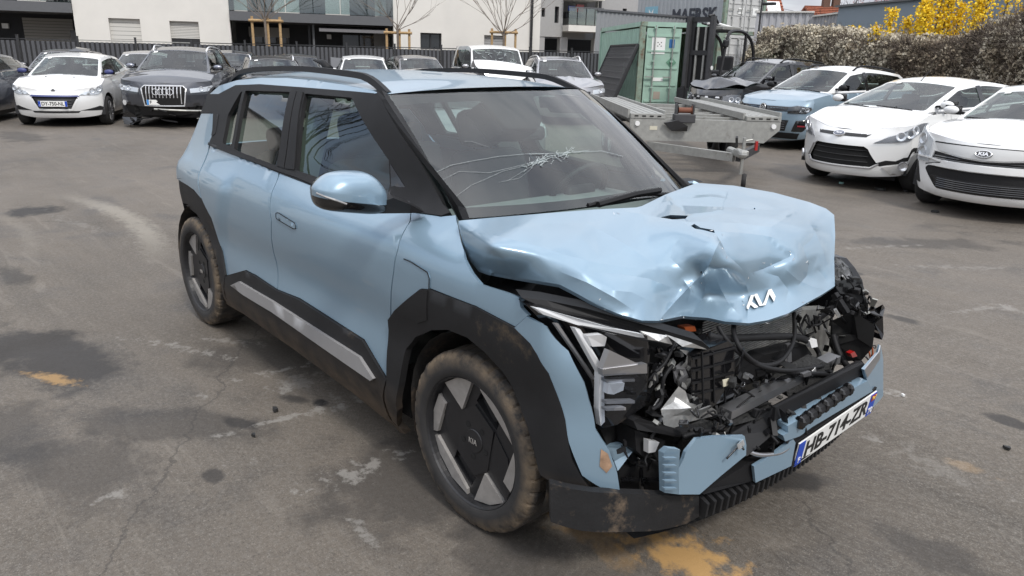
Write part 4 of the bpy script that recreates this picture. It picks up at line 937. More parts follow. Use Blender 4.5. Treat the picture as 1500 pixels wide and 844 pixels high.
q = Face(1217, 30.5, 1560, 20.5); w_ = thing('hall_building', 'long blue grey rendered hall behind the hedge with a thin dark roof edge', 'building', q.w(0, 0), math.atan2(q.t.y, q.t.x))
M['hall'] = mat('bluegrey_render', (.205, .245, .285), .85, var=.04, vscale=.8)
MB().box((q.L/2, 2.5, 1.88), (q.L, 5, 3.76)).build('wall', M['hall'], w_); MB().box((q.L/2, 2.5, 3.79), (q.L+.2, 5.2, .07)).build('roof_edge', M['fascia'], w_)
u_ = Face(1316, 36, 1640, 30); MB_ = thing('hall_building', 'taller pale blue hall showing above the long roof edge', 'building', u_.w(0, 0), math.atan2(u_.t.y, u_.t.x)); MB().box((u_.L/2, 3, 3.6), (u_.L, 6, 7.2)).build('wall', mat('pale_blue_render', (.30, .36, .43), .85, var=.03), MB_); MB().box((u_.L/2, 3, 7.25), (u_.L+.3, 6.3, .1)).build('roof_edge', M['fascia'], MB_)
M['tiles'] = mat('red_roof_tiles', (.27, .085, .045), .8, var=.25, vscale=6); M['house_wall'] = mat('house_wall', (.55, .50, .42), .85)
def house(px, D, w__, dp, eave, ridge, label, yaw_=0, chim=(), dormer=None):
    h = thing('house', label, 'house', gpos(px, D, 0), ang(RH)+yaw_); MB().box((0, dp/2, eave/2), (w__, dp, eave)).build('wall', M['house_wall'], h)
    r_ = MB().prism([(-w__/2-.3, -.4, eave-.2), (-w__/2-.3, dp/2, ridge), (-w__/2-.3, dp+.4, eave-.2), (-w__/2-.3, dp/2, ridge-.25)], (0, 0, 0), (w__+.6, 0, 0)).build('roof', M['tiles'], h)
    for i in range(8): t = (i+.5)/8; MB().bar((-w__/2-.3, -.4+(dp/2+.4)*t, eave-.15+(ridge-eave+.2)*t), (w__/2+.3, -.4+(dp/2+.4)*t, eave-.15+(ridge-eave+.2)*t), .12, .05).build('tile_row', M['tiles'], r_)
    MB().prism([(-w__/2+.02, 0, eave), (-w__/2+.02, dp/2, ridge-.3), (-w__/2+.02, dp, eave)], (0, 0, 0), (w__-.04, 0, 0)).build('gable', M['house_wall'], h)
    for x in chim: MB().box((x, dp/2, ridge+.25), (.7, .6, 1.3), bev=.03).box((x, dp/2, ridge+.95), (.8, .7, .12)).build('chimney', mat('chimney_brick', (.12, .07, .05), .9, var=.2) if 'chimney_brick' not in bpy.data.materials else bpy.data.materials['chimney_brick'], r_)
    if dormer: MB().box((dormer, .9, eave+1.1), (1.2, .3, 1.3), Matrix.Rotation(rad(-45), 3, 'X')).build('skylight', M['white'], r_)
    return h
house(1118, 72, 2.6, 5, 5.4, 7.7, 'house with steep red tiled roof and a bright skylight', 0, dormer=.6)
house(1219, 78, 4.6, 5, 6.0, 7.3, 'low house with red tiled roof and two dark chimneys', 0, (-.5, .5))
# overhead line and thin poles near the roofs
tag(MB().tube([pix(1125, 12, D=60), pix(1160, 22, D=60), pix(1215, 30, D=60)], .012, 4).tube([pix(1130, 9, D=60), pix(1170, 18, D=60), pix(1222, 25, D=60)], .012, 4).build('overhead_cable', M['frame_dark']), 'thin overhead cables crossing the sky beside the red roofs', 'cable')
lp = gpos(1106, 30); L_ = thing('lamp_post', 'slim dark lamp post beside the lettered container', 'lamp', lp, 0); MB().tube([(0, 0, 0), (0, 0, 5)], .035, 8).build('pole', M['frame_dark'], L_); MB().box((.25, .1, 3.55+.05), (.5, .2, .10), bev=.03).build('lamp_head', M['frame_dark'], L_)
# ------------------------------------------------------------------ hedge and shrubs
def hedgemat(name, c1, c2): return mat(name, c1, .9, var=.35, vscale=5)
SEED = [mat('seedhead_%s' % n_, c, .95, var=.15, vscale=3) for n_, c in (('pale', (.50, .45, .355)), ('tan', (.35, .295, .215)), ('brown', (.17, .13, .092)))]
M['twig'] = mat('dry_twig', (.075, .058, .045), .9); M['ivy'] = mat('ivy_leaf', (.045, .065, .025), .6)
def hedge(px0, D0, px1, D1, tops, label, seed, n_=2200, pale=(.62, .28, .10), bulge=.5, tuft=.085):
    r_ = random.Random(seed); a, b_ = gpos(px0, D0), gpos(px1, D1); L = (b_-a).length; t = (b_-a).normalized(); nn = V((t.y, -t.x, 0)); nn = nn if nn.dot(CAM-a) > 0 else -nn
    h = thing('hedge', label, 'hedge', a, 0, 'dry hedges of climbing seed heads behind the right-hand row'); mbs = [MB(), MB(), MB()]; tw = MB(); iv = MB(); core = MB()
    lump = [(r_.random()*L, .3+r_.random()*1.6, r_.random()*.5, .35+r_.random()*.45) for _ in range(int(L*3))]
    def top(s): return np.interp(s/L, [q[0] for q in tops], [q[1] for q in tops])+.22*mnoise.noise(V((s*1.3, seed, 0)))+.10*mnoise.noise(V((s*5, seed, 3)))
    def off(s, z):
        o = -.3
        for ls, lz, ld, lr in lump:
            d = math.hypot(s-ls, z-lz)/lr
            if d < 1: o = max(o, ld*math.sqrt(1-d*d)-.15)
        return o
    for i in range(n_):
        s = r_.random()*L; z = top(s)*(1-r_.random()**1.6*.95)
        o = off(s, z)*bulge*1.8+r_.gauss(0, .06); 
        if z > top(s)-.25: o -= r_.random()*.9
        c = a+t*s+nn*o-a; c.z = z+r_.gauss(0, .05)
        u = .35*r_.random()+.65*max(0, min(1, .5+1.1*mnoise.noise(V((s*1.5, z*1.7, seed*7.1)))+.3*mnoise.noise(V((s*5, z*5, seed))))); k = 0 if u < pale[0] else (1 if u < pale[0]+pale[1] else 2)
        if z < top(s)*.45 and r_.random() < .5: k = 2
        q = tuft*(.6+r_.random()*.9); vs = []; fs = []
        for j in range(5):
            d = V((r_.gauss(0, 1), r_.gauss(0, 1), r_.gauss(.1, .9))).normalized(); e = d.orthogonal().normalized()*q*.38; f_ = d.cross(e).normalized()*q*.38; p = c+d*q*.45; bb = len(vs)
            vs += [p-e, p+f_*1.1+d*q*.3, p+e, p-f_]; fs.append((bb, bb+1, bb+2, bb+3))
        mbs[k].add(vs, fs)
    for i in range(int(n_*.55)):
        s = r_.random()*L; z = r_.random()*top(s)*.95; p = t*s+nn*(off(s, z)*bulge*1.5+.02); p.z = z; d = V((r_.gauss(0, .5), r_.gauss(0, .5), r_.gauss(.5, .5)))+nn*.2; d = d.normalized()*(.2+r_.random()*.4)
        e = d.orthogonal().normalized()*.007; tw.add([p-e, p+e, p+d], [(0, 1, 2)])
    for i in range(int(n_*.25)):
        s = r_.random()*L; z = r_.random()*top(s)*.7; p = t*s+nn*(off(s, z)*bulge*1.6); p.z = z; q = .05; d = V((r_.gauss(0, 1), r_.gauss(0, 1), r_.gauss(0, 1))).normalized(); e = d.orthogonal()*q; f_ = d.cross(e); iv.add([p-e, p-f_, p+e, p+f_], [(0, 1, 2, 3)])
    ns = 24
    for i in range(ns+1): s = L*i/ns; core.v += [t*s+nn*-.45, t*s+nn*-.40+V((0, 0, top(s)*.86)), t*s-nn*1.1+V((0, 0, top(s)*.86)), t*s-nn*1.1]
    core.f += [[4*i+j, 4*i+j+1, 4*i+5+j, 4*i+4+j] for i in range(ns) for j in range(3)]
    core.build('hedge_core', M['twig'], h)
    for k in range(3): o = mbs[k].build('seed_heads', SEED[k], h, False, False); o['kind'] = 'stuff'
    o = tw.build('twigs', M['twig'], h, False, False); o['kind'] = 'stuff'; o = iv.build('leaves', M['ivy'], h, False, False); o['kind'] = 'stuff'
hedge(1098, 28, 1300, 19.5, [(0, 2.5), (.3, 2.55), (.6, 2.45), (1, 2.15)], 'pale dry seed head hedge at the far end behind the black wreck', 1, 12000, (.75, .2, .05), .45, .08)
hedge(1285, 20.0, 1420, 16.8, [(0, 2.15), (.5, 2.1), (1, 2.3)], 'darker brown stretch of dry hedge in front of the yellow blossom', 2, 9000, (.28, .37, .35), .45, .062)
hedge(1405, 17.0, 1580, 13.2, [(0, 2.3), (.35, 2.65), (.7, 2.95), (1, 3.0)], 'tall dry hedge with ivy nearest the right edge', 3, 12000, (.50, .30, .20), .5, .065)
M['blossom'] = mat('yellow_blossom', (.85, .62, .03), .7, var=.12)
def forsythia(px, D, stems, label, seed):
    r_ = random.Random(seed); t_ = thing('forsythia_bush', label, 'bush', gpos(px, D), 0, 'yellow flowering bushes behind the hedge')
    st_ = MB(); bl = MB()
    for (dx, h, lean, wd) in stems:
        p0 = RH*dx*.6; pts = [p0, p0+RH*(dx*.4+lean*.4)+V((0, 0, h*.6)), p0+RH*(dx*.4+lean)+V((0, 0, h))]; P = bezier_resample(pts, 6); st_.tube(P, .015, 4)
        for i in range(int(wd*380)):
            k = .45+.55*r_.random(); idx = k*(len(P)-1); q = P[int(idx)].lerp(P[min(int(idx)+1, len(P)-1)], idx-int(idx)); q = q+V((r_.gauss(0, .075), r_.gauss(0, .075), r_.gauss(0, .06)))*(1.6-k)*1.5
            for j in range(2):
                d = V((r_.gauss(0, 1), r_.gauss(0, 1), r_.gauss(0, 1))).normalized(); e = d.orthogonal()*.023; f_ = d.cross(e); bl.add([q-e, q-f_, q+e, q+f_], [(0, 1, 2, 3)])
    st_.build('stem', M['twig'], t_, False, False); o = bl.build('blossom', M['blossom'], t_, False, False); o['kind'] = 'stuff'
forsythia(1320, 20.5, [(-.35, 2.9, -.1, 1.2), (0, 2.7, .0, 1.3), (.15, 3.1, .2, 1.1), (.35, 3.3, .12, 1.2), (-.6, 2.5, -.2, .8)], 'broad yellow forsythia rising left of the tallest blossom spikes', 1)
forsythia(1372, 19.5, [(-.25, 3.75, .15, 1.6), (-.05, 3.8, .12, 1.5), (.12, 3.7, .0, 1.5), (.2, 3.0, .2, 1.2), (-.3, 2.9, -.2, 1.2)], 'yellow forsythia with the tallest upright blossom spikes', 2)
forsythia(1418, 18.5, [(-.1, 3.1, .1, 1.5), (.1, 3.55, .1, 1.0), (.35, 3.35, .35, .6), (.65, 3.4, .5, .5), (.9, 3.1, .6, .35)], 'loose yellow forsythia with arching sprays nearest the right edge', 3)
forsythia(1236, 24.0, [(0, 2.6, .1, .7), (.25, 2.55, .1, .6)], 'small yellow forsythia tuft showing above the pale hedge', 4)
def bare_tree(name, pos, H_, label, seed, m=None, group=None, spread=.55, blossom=None, depth=3):
    r_ = random.Random(seed); t_ = thing(name, label, 'tree', pos, 0, group); MB().tube([(0, 0, 0), (.05, .02, H_*.2), (0, 0, H_*.38)], [.02*H_, .017*H_, .014*H_], 8).build('trunk', m or M['bark_dark'], t_)
    c = MB()
    for i in range(7): a = 2*math.pi*i/7+r_.random(); branch(c, V((0, 0, H_*(.28+.1*r_.random()))), V((math.cos(a)*.6, math.sin(a)*.6, 1)), H_*.34, .010*H_, depth, r_, spread)
    c.build('crown', m or M['bark_dark'], t_, False, False)
    if blossom:
        bl = MB()
        for i in range(700): p = V((r_.gauss(0, .16), r_.gauss(0, .16), .78+r_.gauss(0, .11)))*H_; d = V((r_.gauss(0, 1), r_.gauss(0, 1), r_.gauss(0, 1))).normalized(); e = d.orthogonal()*.05; f_ = d.cross(e); bl.add([p-e, p-f_, p+e, p+f_], [(0, 1, 2, 3)])
        o = bl.build('blossom', blossom, t_, False, False); o['kind'] = 'stuff'
bare_tree('bare_tree', gpos(1240, 52, 0), 6.6, 'bare tree behind the blue grey hall', 4); bare_tree('blossom_tree', gpos(1290, 48, 0), 6.3, 'pinkish blossoming tree behind the blue grey hall', 5, blossom=mat('pink_blossom', (.42, .27, .28), .8))
# ------------------------------------------------------------------ beyond the left edge, mirrored in the side windows
bare_tree('bare_tree', V((-17.5, -8.5, 0)), 10.5, 'large bare tree outside the left edge, mirrored in the car windows', 9, spread=.6, depth=4)
o_ = thing('apartment_building', 'white building outside the left edge, mirrored in the rear car window', 'building', V((-40, -13, 0)), rad(25)); MB().box((0, 0, 4.5), (9, 16, 9)).build('wall', M['render_white'], o_)
for y in (-5.5, -2, 1.5, 5): MB().box((4.51, y, 5.2), (.06, 1.2, 1.5)).build('window', M['win_glass'], o_); MB().box((4.51, y, 2.0), (.06, 1.2, 1.5)).build('window', M['win_glass'], o_)
MB().box((0, 0, 9.1), (9.4, 16.4, .25)).build('roof', M['fascia'], o_)
M['panel_wire'] = mat('panel_wire', (.15, .15, .155), .5, .3)
# ------------------------------------------------------------------ mesh panels leaning on the green container
m_ = GCo.matrix_basis
for k in range(5):
    dy = k*.05; ln_ = .03*k; t_ = thing('mesh_panel', ['outermost dark mesh fence panel leaning on the green container', 'second dark mesh panel in the stack leaning on the green container', 'middle dark mesh panel in the stack leaning on the green container', 'fourth dark mesh panel in the stack leaning on the green container', 'innermost dark mesh panel leaning against the green container'][k], 'fence panel', GC, ang(fl(-.09, 1)), 'mesh fence panels stacked against the container')
    b0, b1 = V((-.35+.12*k, 1.22+.95-dy, .02)), V((3.35+.12*k, 1.22+.95-dy, .02)); tp_ = V((.1+ln_, -.80, 1.93)); wr_ = MB()
    for i in range(26): p = b0.lerp(b1, i/25); wr_.bar(p, p+tp_, .011, .011)
    for z in (0, .2, .5, .8, 1.0): wr_.bar(b0+tp_*z, b1+tp_*z, .02, .02)
    for i in range(11): z = (i+.5)/11; wr_.bar(b0+tp_*z, b1+tp_*z, .007, .007)
    o = wr_.build('wire_mesh', M['panel_wire'], t_); o['kind'] = 'stuff'
    for p in (b0, b1): MB().bar(p, p+tp_, .045, .045).build('frame_tube', M['fence_wire'], t_)
    MB().bar(b0+tp_, b1+tp_, .04, .04).build('frame_tube', M['fence_wire'], t_)
# ------------------------------------------------------------------ forklift
q = gpos(1030, 20.6); d_ = fl(-.72, -.69); fk = thing('forklift', 'dark forklift with raised mast and open cab frame between green container and black wreck', 'forklift', q, ang(d_))
FK = M['frame_dark']; M['fork_grey'] = mat('forklift_grey', (.045, .045, .048), .5, var=.2)
for y in (-.36, .36): MB().box((.25, y, 1.34), (.12, .10, 2.64)).build('mast_rail', M['fork_grey'], fk); MB().box((.16, y*.72, 1.30), (.10, .08, 2.5)).build('inner_mast_rail', FK, fk)
MB().box((.15, 0, 1.25), (.03, .60, 2.3)).build('mast_screen', M['black'], fk)
for z in (2.58, 1.75, .5): MB().box((.18, 0, z), (.08, .70, .12)).build('mast_crossbar', FK, fk)
for y in (-.12, .12): MB().tube([(.18, y, .3), (.18, y, 2.4)], .035, 8).build('lift_cylinder', M['galv'], fk)
MB().tube([(.25, .2, 2.66), (.1, .25, 2.70), (-.15, .25, 2.5)], .03, 6).build('hose', FK, fk)
MB().box((.36, 0, .62), (.06, .95, .45)).build('fork_carriage', FK, fk)
for y in (-.3, .3): MB().box((.40, y, .5), (.05, .12, .8)).box((.85, y, .10), (.95, .12, .05)).build('fork', FK, fk)
MB().box((-.95, 0, .62), (1.8, 1.05, .65), bev=.08).build('chassis', M['fork_grey'], fk); MB().box((-1.75, 0, .95), (.45, 1.05, .75), bev=.12).build('counterweight', M['fork_grey'], fk); MB().box((-.85, 0, 1.15), (.5, .5, .35), bev=.06).box((-1.08, 0, 1.45), (.12, .5, .5), bev=.05).build('seat', FK, fk)
for y in (-.48, .48):
    P = bezier_resample([(-.05, y, .95), (-.18, y, 1.6), (-.30, y, 2.18), (-.55, y, 2.32), (-1.1, y, 2.30), (-1.55, y, 2.05), (-1.75, y, 1.55), (-1.78, y, 1.2)], 4); MB().tube(P, .045, 6).build('guard_frame', FK, fk)
for x in (-.42, -.7, -.98, -1.26): MB().bar((x, -.48, 2.32), (x, .48, 2.32), .05, .03).build('guard_bar', FK, fk)
MB().box((-1.2, .48, 1.7), (.06, .05, 1.2)).build('cab_post', FK, fk); MB().box((-.20, .50, 2.0), (.16, .12, .18), bev=.03).build('work_light', FK, fk); MB().box((-.85, -.0, 2.40), (.9, .5, .10), bev=.02).build('roof_pack', M['galv'], fk)
for k in range(4): MB().tube([(-.1-.1*k, -.2+.1*k, 2.5), (-1.2, -.25+.12*k, 2.42)], .03, 6).build('roof_hose', [FK, M['white']][k % 2], fk)
MB().lathe([(0, .055), (.01, .055), (.011, .001)], (.22, .415, 1.38), (0, 1, 0), 14).build('round_sticker', M['white'], fk)
for x, r_ in ((-.05, .34), (-1.6, .27)):
    for y in (-.5, .5): wheel('wheel', r_, .2, 'spoke', fk, (x, y, r_), 1 if y > 0 else -1, rimm=M['fork_grey'], spokes=5)
# ------------------------------------------------------------------ car trailer
tq = gpos(1043, 10.9); d_ = fl(.03, -1); TR = thing('car_trailer', 'galvanised car trailer with two runway tracks, winch and jockey wheel', 'trailer', tq, ang(d_)); GA = M['galv']; tz_ = .80
# local: +x towards its drawbar (towards the viewer), origin under the front crossbeam; +y = viewer's right
bm_ = MB(); P = [(0, -1.09, tz_), (0, 1.09, tz_), (0, 1.09, tz_-.12), (0, .88, tz_-.31), (0, -.88, tz_-.31), (0, -1.09, tz_-.12)]; bm_.prism(P, (0, 0, 0), (-.06, 0, 0)); bm_.build('front_beam', GA, TR)
for sy in (-1, 1):
    rw_ = MB().box((-.06, sy*.84, tz_+.035), (.14, .50, .06)).build('track_front', GA, TR)
    for k in range(4): MB().box((.012, sy*(.68+.11*k), tz_+.035), (.004, .055, .018)).build('slot', M['black'], rw_)
    for k in range(5):
        y = sy*(.64+.10*k); MB().box((-2.25, y, tz_+.055), (4.3, .082, .028)).build('track_plank', GA, TR)
    for y in (.575, 1.105): MB().box((-2.25, sy*y, tz_+.06), (4.35, .03, .13 if y > 1 else .09)).build('track_edge', GA, TR)
    MB().box((-2.2, sy*.80, tz_-.12), (4.2, .06, .14)).build('side_beam', GA, TR)
    for x in (-2.0, -2.75):
        wheel('wheel', .29, .17, 'spoke', TR, (x, sy*.98, .29), sy, spokes=6)
    MB().box((-2.38, sy*.98, .64), (1.5, .22, .03), bev=.01).build('mudguard', M['plastic'], TR)
    MB().tube([(-.01, sy*.99, tz_-.07), (.03, sy*.99, tz_-.07)], .035, 10).build('marker_lamp', M['white'], TR)
for x in (-1.1, -2.4, -3.6): MB().box((x, 0, tz_-.04), (.10, 1.15, .10)).build('crossbeam', GA, TR)
for x in (-.6, -1.7): MB().box((x, 0, tz_-.04), (.06, 1.15, .08)).build('crossbeam', GA, TR)
MB().bar((-.02, -.80, tz_-.38), (1.0, .14, .40), .07, .11).build('drawbar', GA, TR); MB().bar((-.02, .80, tz_-.38), (1.0, .20, .40), .07, .11).build('drawbar', M['fork_grey'], TR)
MB().box((1.12, .17, .47), (.26, .10, .10), bev=.02).ball((1.24, .17, .47), (.09, .06, .06)).build('coupling_head', M['galv'], TR); MB().bar((.98, .17, .54), (1.15, .10, .68), .03).build('handbrake', M['frame_dark'], TR); MB().tube([(.7, .17, .46), (1.0, .17, .46)], .05, 10).build('brake_housing', GA, TR)
jw = MB().tube([(1.02, .25, .18), (1.02, .25, .66)], .024, 8).tube([(1.02, .25, .62), (1.02, .36, .64), (1.02, .36, .72)], .012, 6).build('jockey_post', GA, TR); MB().box((1.02, .24, .46), (.12, .14, .07), bev=.01).build('jockey_clamp', GA, TR)
o = MB().lathe([(-.03, .04), (-.03, .085), (.0, .10), (.03, .085), (.03, .04)], (1.06, .29, .102), (.35, 1, 0), 20).build('jockey_wheel', M['tyre'], TR, True); MB().lathe([(-.032, .05), (.032, .05), (.033, .001)], (1.06, .29, .102), (.35, 1, 0), 12).build('rim', GA, o)
MB().box((1.0, .42, .56), (.05, .03, .12)).build('breakaway_tag', M['red'], TR)
wn_ = MB().box((.03, -.33, tz_+.02), (.16, .30, .12), bev=.01).box((.03, -.45, tz_+.12), (.12, .02, .2)).box((.03, -.21, tz_+.12), (.12, .02, .2)).build('winch', M['fork_grey'], TR); MB().lathe([(-.1, .07), (-.095, .04), (.095, .04), (.1, .07)], (.04, -.33, tz_+.13), (0, 1, 0), 14).build('winch_reel', mat('winch_strap', (.16, .06, .035), .8), wn_)
MB().prism([(.02, -.62, tz_-.05), (.12, -.45, tz_+.0), (.12, -.30, tz_-.08), (.02, -.28, tz_-.16), (.02, -.5, tz_-.16)], (0, 0, 0), (.06, 0, 0)).build('winch_bracket', M['fork_grey'], TR); MB().box((.003, -.75, tz_-.13), (.004, .11, .055)).build('type_plate', mat('plate_cream', (.55, .52, .42), .6), TR)
# ------------------------------------------------------------------ the crashed blue crossover
def hit(fn, px, py, g):
    """chart coordinates (a, b) where the sight line through a photo pixel meets the surface fn(a, b)"""
    d = ray(px, py).normalized(); x = d.orthogonal().normalized(); y = d.cross(x); a, b = g; h = 1e-4
    def e(a, b): q = V(fn(a, b))-CAM; return q.dot(x), q.dot(y)
    for _ in range(40):
        e0 = e(a, b); ea = e(a+h, b); eb = e(a, b+h)
        j11, j21, j12, j22 = (ea[0]-e0[0])/h, (ea[1]-e0[1])/h, (eb[0]-e0[0])/h, (eb[1]-e0[1])/h
        D = j11*j22-j12*j21
        if abs(D) < 1e-12: break
        da = -(e0[0]*j22-e0[1]*j12)/D; db = -(j11*e0[1]-j21*e0[0])/D; k = min(1, .25/max(abs(da), abs(db), 1e-9))
        a += da*k; b += db*k
        if abs(da)+abs(db) < 1e-7: break
    return a, b
EV = thing('crossover_car', 'pale blue crossover with crushed front, torn bonnet and black wheel arches in the foreground', 'car', (0, 0, 0))
BL, BK = M['paint_blue'], M['cladding']
M['mud'] = mat('dried_mud', (.20, .145, .085), .9, var=.3, vscale=20, bump=.5, bscale=80)
M['cladding_dirty'] = mat('dusty_cladding', (.016, .016, .017), .58, spec=.25, var=.2, vscale=5, dirt=(.10, .075, .05), dscale=4, dthr=.60, bump=.05, bscale=300)
def mudlow(m_, z0, z1, col, k):
    n = m_.node_tree.nodes; l = m_.node_tree.links; b = n['Principled BSDF']; src = b.inputs['Base Color'].links[0].from_socket; t = n.new('ShaderNodeTexCoord'); sp = n.new('ShaderNodeSeparateXYZ'); l.new(t.outputs['Object'], sp.inputs[0])
    r_ = n.new('ShaderNodeMapRange'); r_.inputs[1].default_value = z1; r_.inputs[2].default_value = z0; l.new(sp.outputs[2], r_.inputs[0]); ns = n.new('ShaderNodeTexNoise'); ns.inputs['Scale'].default_value = 7; ns.inputs['Detail'].default_value = 8; ns.inputs['Roughness'].default_value = .7; l.new(t.outputs['Object'], ns.inputs['Vector'])
    r2_ = n.new('ShaderNodeMapRange'); r2_.inputs[1].default_value = .3; r2_.inputs[2].default_value = .6; r2_.inputs[4].default_value = k; l.new(ns.outputs[0], r2_.inputs[0]); mu = n.new('ShaderNodeMath'); mu.operation = 'MULTIPLY'; l.new(r_.outputs[0], mu.inputs[0]); l.new(r2_.outputs[0], mu.inputs[1])
    mx = n.new('ShaderNodeMixRGB'); l.new(mu.outputs[0], mx.inputs[0]); l.new(src, mx.inputs[1]); mx.inputs[2].default_value = (*col, 1); l.new(mx.outputs[0], b.inputs['Base Color'])
mudlow(M['cladding_dirty'], .22, .42, (.105, .078, .055), .9)
M['silver_trim'] = mat('silver_trim', (.30, .295, .295), .45, .25, var=.05)
wzk = [(.12, .79), (.22, .855), (.36, .905), (.50, .90), (.62, .887), (.80, .908), (.90, .905), (.98, .885), (1.03, .853), (1.07, .825), (1.45, .645), (1.50, .60), (1.56, .52)]
class HSkin(Skin):      # the cabin narrows towards the windscreen pillars
    def w(s, x, z):
        f = lambda t: (lambda q: q*q*(3-2*q))(max(0, min(1, t)))
        return Skin.w(s, x, z)*(1-.135*f((x+1.7)/1.3)*f((z-1.0)/.12)*max(.1, 1-(z-1.05)/.5))
sk = HSkin([(.1, .70), (.2, .80), (.45, .845), (.7, .83), (.9, .70)], [(.2, -3.33), (.5, -3.44), (.9, -3.43), (1.05, -3.38), (1.26, -3.20), (1.40, -3.02), (1.5, -2.85)],
          wzk, .50, .13, .12, .35, -2.93, .97, .915, .45)
def A(px, py, g=None):
    """pixel -> chart of the right-hand body side"""
    if g is None:
        q = pix(px, py, y=-.88); x = min(.34, max(-2.8, q.x)); g = (-sk.S(x), q.z)
    return hit(sk, px, py, g)
xS = lambda a: sk.xD-(abs(a)-sk.aD)
CTR = (-1.3, 0, .7)
def haunch(a, z):
    """crease over the rear wheel, gently hollow doors"""
    x = xS(a); d = 0
    # facet over the rear wheel
    q = (-1.98-x)-.55*max(0, .93-z); t = max(0, min(1, q/.10)); d += .022*t*t*(3-2*t)*max(0, min(1, (1.0-z)/.06))*max(0, min(1, (z-.35)/.3))
    u = max(0, 1-abs(x+1.05)/.95); d -= .012*u*max(0, 1-abs(z-.66)/.22)
    # bulge of the front fender towards its arch
    q = (x+.38)-.5*max(0, .95-z)*0; t = max(0, min(1, q/.35)); d += .010*t*max(0, 1-abs(z-.92)/.14)
    return d
def rside(name, P, m, both=True, holes=(), **k):
    """panel of the right side traced in the photograph, and its twin on the left side"""
    pl = [A(*p) for p in P] if P and abs(P[0][0]) > 20 else P
    hs = [[A(*p) for p in h] for h in holes]
    k.setdefault('disp', haunch); k.setdefault('ctr', CTR)
    o = panel(name, sk, pl, m, EV, hs, **k)
    if both: panel(name, sk, [(-a, b) for a, b in pl], m, EV, [[(-a, b) for a, b in h] for h in hs], **k)
    return o
# door and body panels of the side
fr_door = [(462.5, 275), (540, 292), (600.5, 301), (600, 324), (590, 341), (582, 366), (575.5, 400), (571, 440), (570, 468), (568.5, 555), (533.5, 497.5), (438.5, 437), (406.5, 424), (400.5, 373), (398, 325), (405, 268), (410.5, 250.5), (433, 259.5)]
D1 = rside('door', fr_door, BL, sp=.05)
re_door = [(404.2, 267.5), (396.8, 325), (399.4, 373), (405.4, 423.5), (375, 403), (360.5, 395.5), (332.3, 403.5), (326, 357), (315.5, 318), (301, 290), (308, 213.5), (345, 227), (408.5, 250)]
D2 = rside('door', re_door, BL, sp=.05)
rear_q = [(300, 289.6), (290, 278), (281, 271.5), (270, 265), (259, 261), (252.5, 263)]
rq = [A(*p) for p in rear_q]; rq += [(-sk.aR-.02, .80), (-sk.aR-.05, 1.0), (-sk.aR-.03, 1.12), A(284, 165.5), A(312, 166.5), A(310.5, 199), A(306.5, 211.5)]
rside('rear_quarter_panel', rq, BL, sp=.05)
fender = [(601.8, 301.5), (603, 311), (646, 317.5), (667.5, 315.5), (668.5, 324), (679.5, 366.5), (692.5, 400), (706.5, 416.5), (744.5, 428.5), (762.5, 435.5), (765.5, 450), (776, 461.5), (756.5, 478), (700, 448), (631.3, 422), (619, 422), (581, 452.5), (571.6, 466), (572.5, 440), (577, 400), (583.3, 366), (591.2, 342), (601.3, 325)]
FE = rside('fender', fender, BL, sp=.04)
# bent tongue of metal at the rear top corner of the fender
tp = [pix(640, 317, y=-.80), pix(668, 315, y=-.80), pix(669, 326, y=-.805), pix(655, 327, y=-.81)]
# wheel-arch claddings
arch_f = [(571.6, 467.5), (581, 453.8), (619, 423), (631, 423.3), (700, 449), (756.5, 479), (780, 502), (806, 545), (829.6, 613), (838.5, 672), (866, 719.5), (830, 712), (795, 694), (791.5, 684), (777.5, 627.5), (749.6, 556.7), (740, 542.5), (714, 514), (688, 492.7), (659.5, 481.3), (635.8, 482), (612, 492.7), (598, 511.7), (588.4, 560), (585, 600), (586, 622), (578, 614), (569.5, 560)]
AF = rside('wheel_arch_cladding', arch_f, M['cladding_dirty'], sp=.045, off=.012, thick=.03, disp=None)
arch_r = [(252.8, 264), (259, 261.8), (270, 265.8), (281.4, 272.6), (300.5, 292.5), (316.5, 321.5), (326.4, 357.6), (332.5, 403), (334.5, 437), (329, 425), (321.6, 383), (308, 341), (291.2, 312.8), (275.2, 300), (262.4, 300)]
ar = [A(*p) for p in arch_r]; ar = [(-sk.S(-3.09), .80)]+ar[1:]+[(-sk.S(-3.03), .70), (-sk.S(-3.07), .56), (-sk.S(-3.10), .30), (-sk.aR, .30), (-sk.aR, .80)]
rside('wheel_arch_cladding', ar, M['cladding_dirty'], sp=.05, off=.012, thick=.03, disp=None)
sill = [(332.5, 404.3), (360, 396.3), (375, 404), (406, 424.6), (438.4, 438), (533.3, 498.5), (568.2, 556), (568.5, 600), (575, 613.5), (597, 634), (590, 633), (520, 574), (430, 508), (360, 459), (334, 444)]
SI = rside('sill_cladding', sill, M['cladding_dirty'], sp=.06, off=.010, thick=.03, disp=None)
strip = [(343.7, 417.4), (355.6, 411.8), (404, 440), (533, 521.7), (553.4, 553), (549.5, 556), (404, 456), (362.7, 431.5)]
rside('sill_strip', strip, M['silver_trim'], sp=.08, off=.024, thick=.016, disp=None)
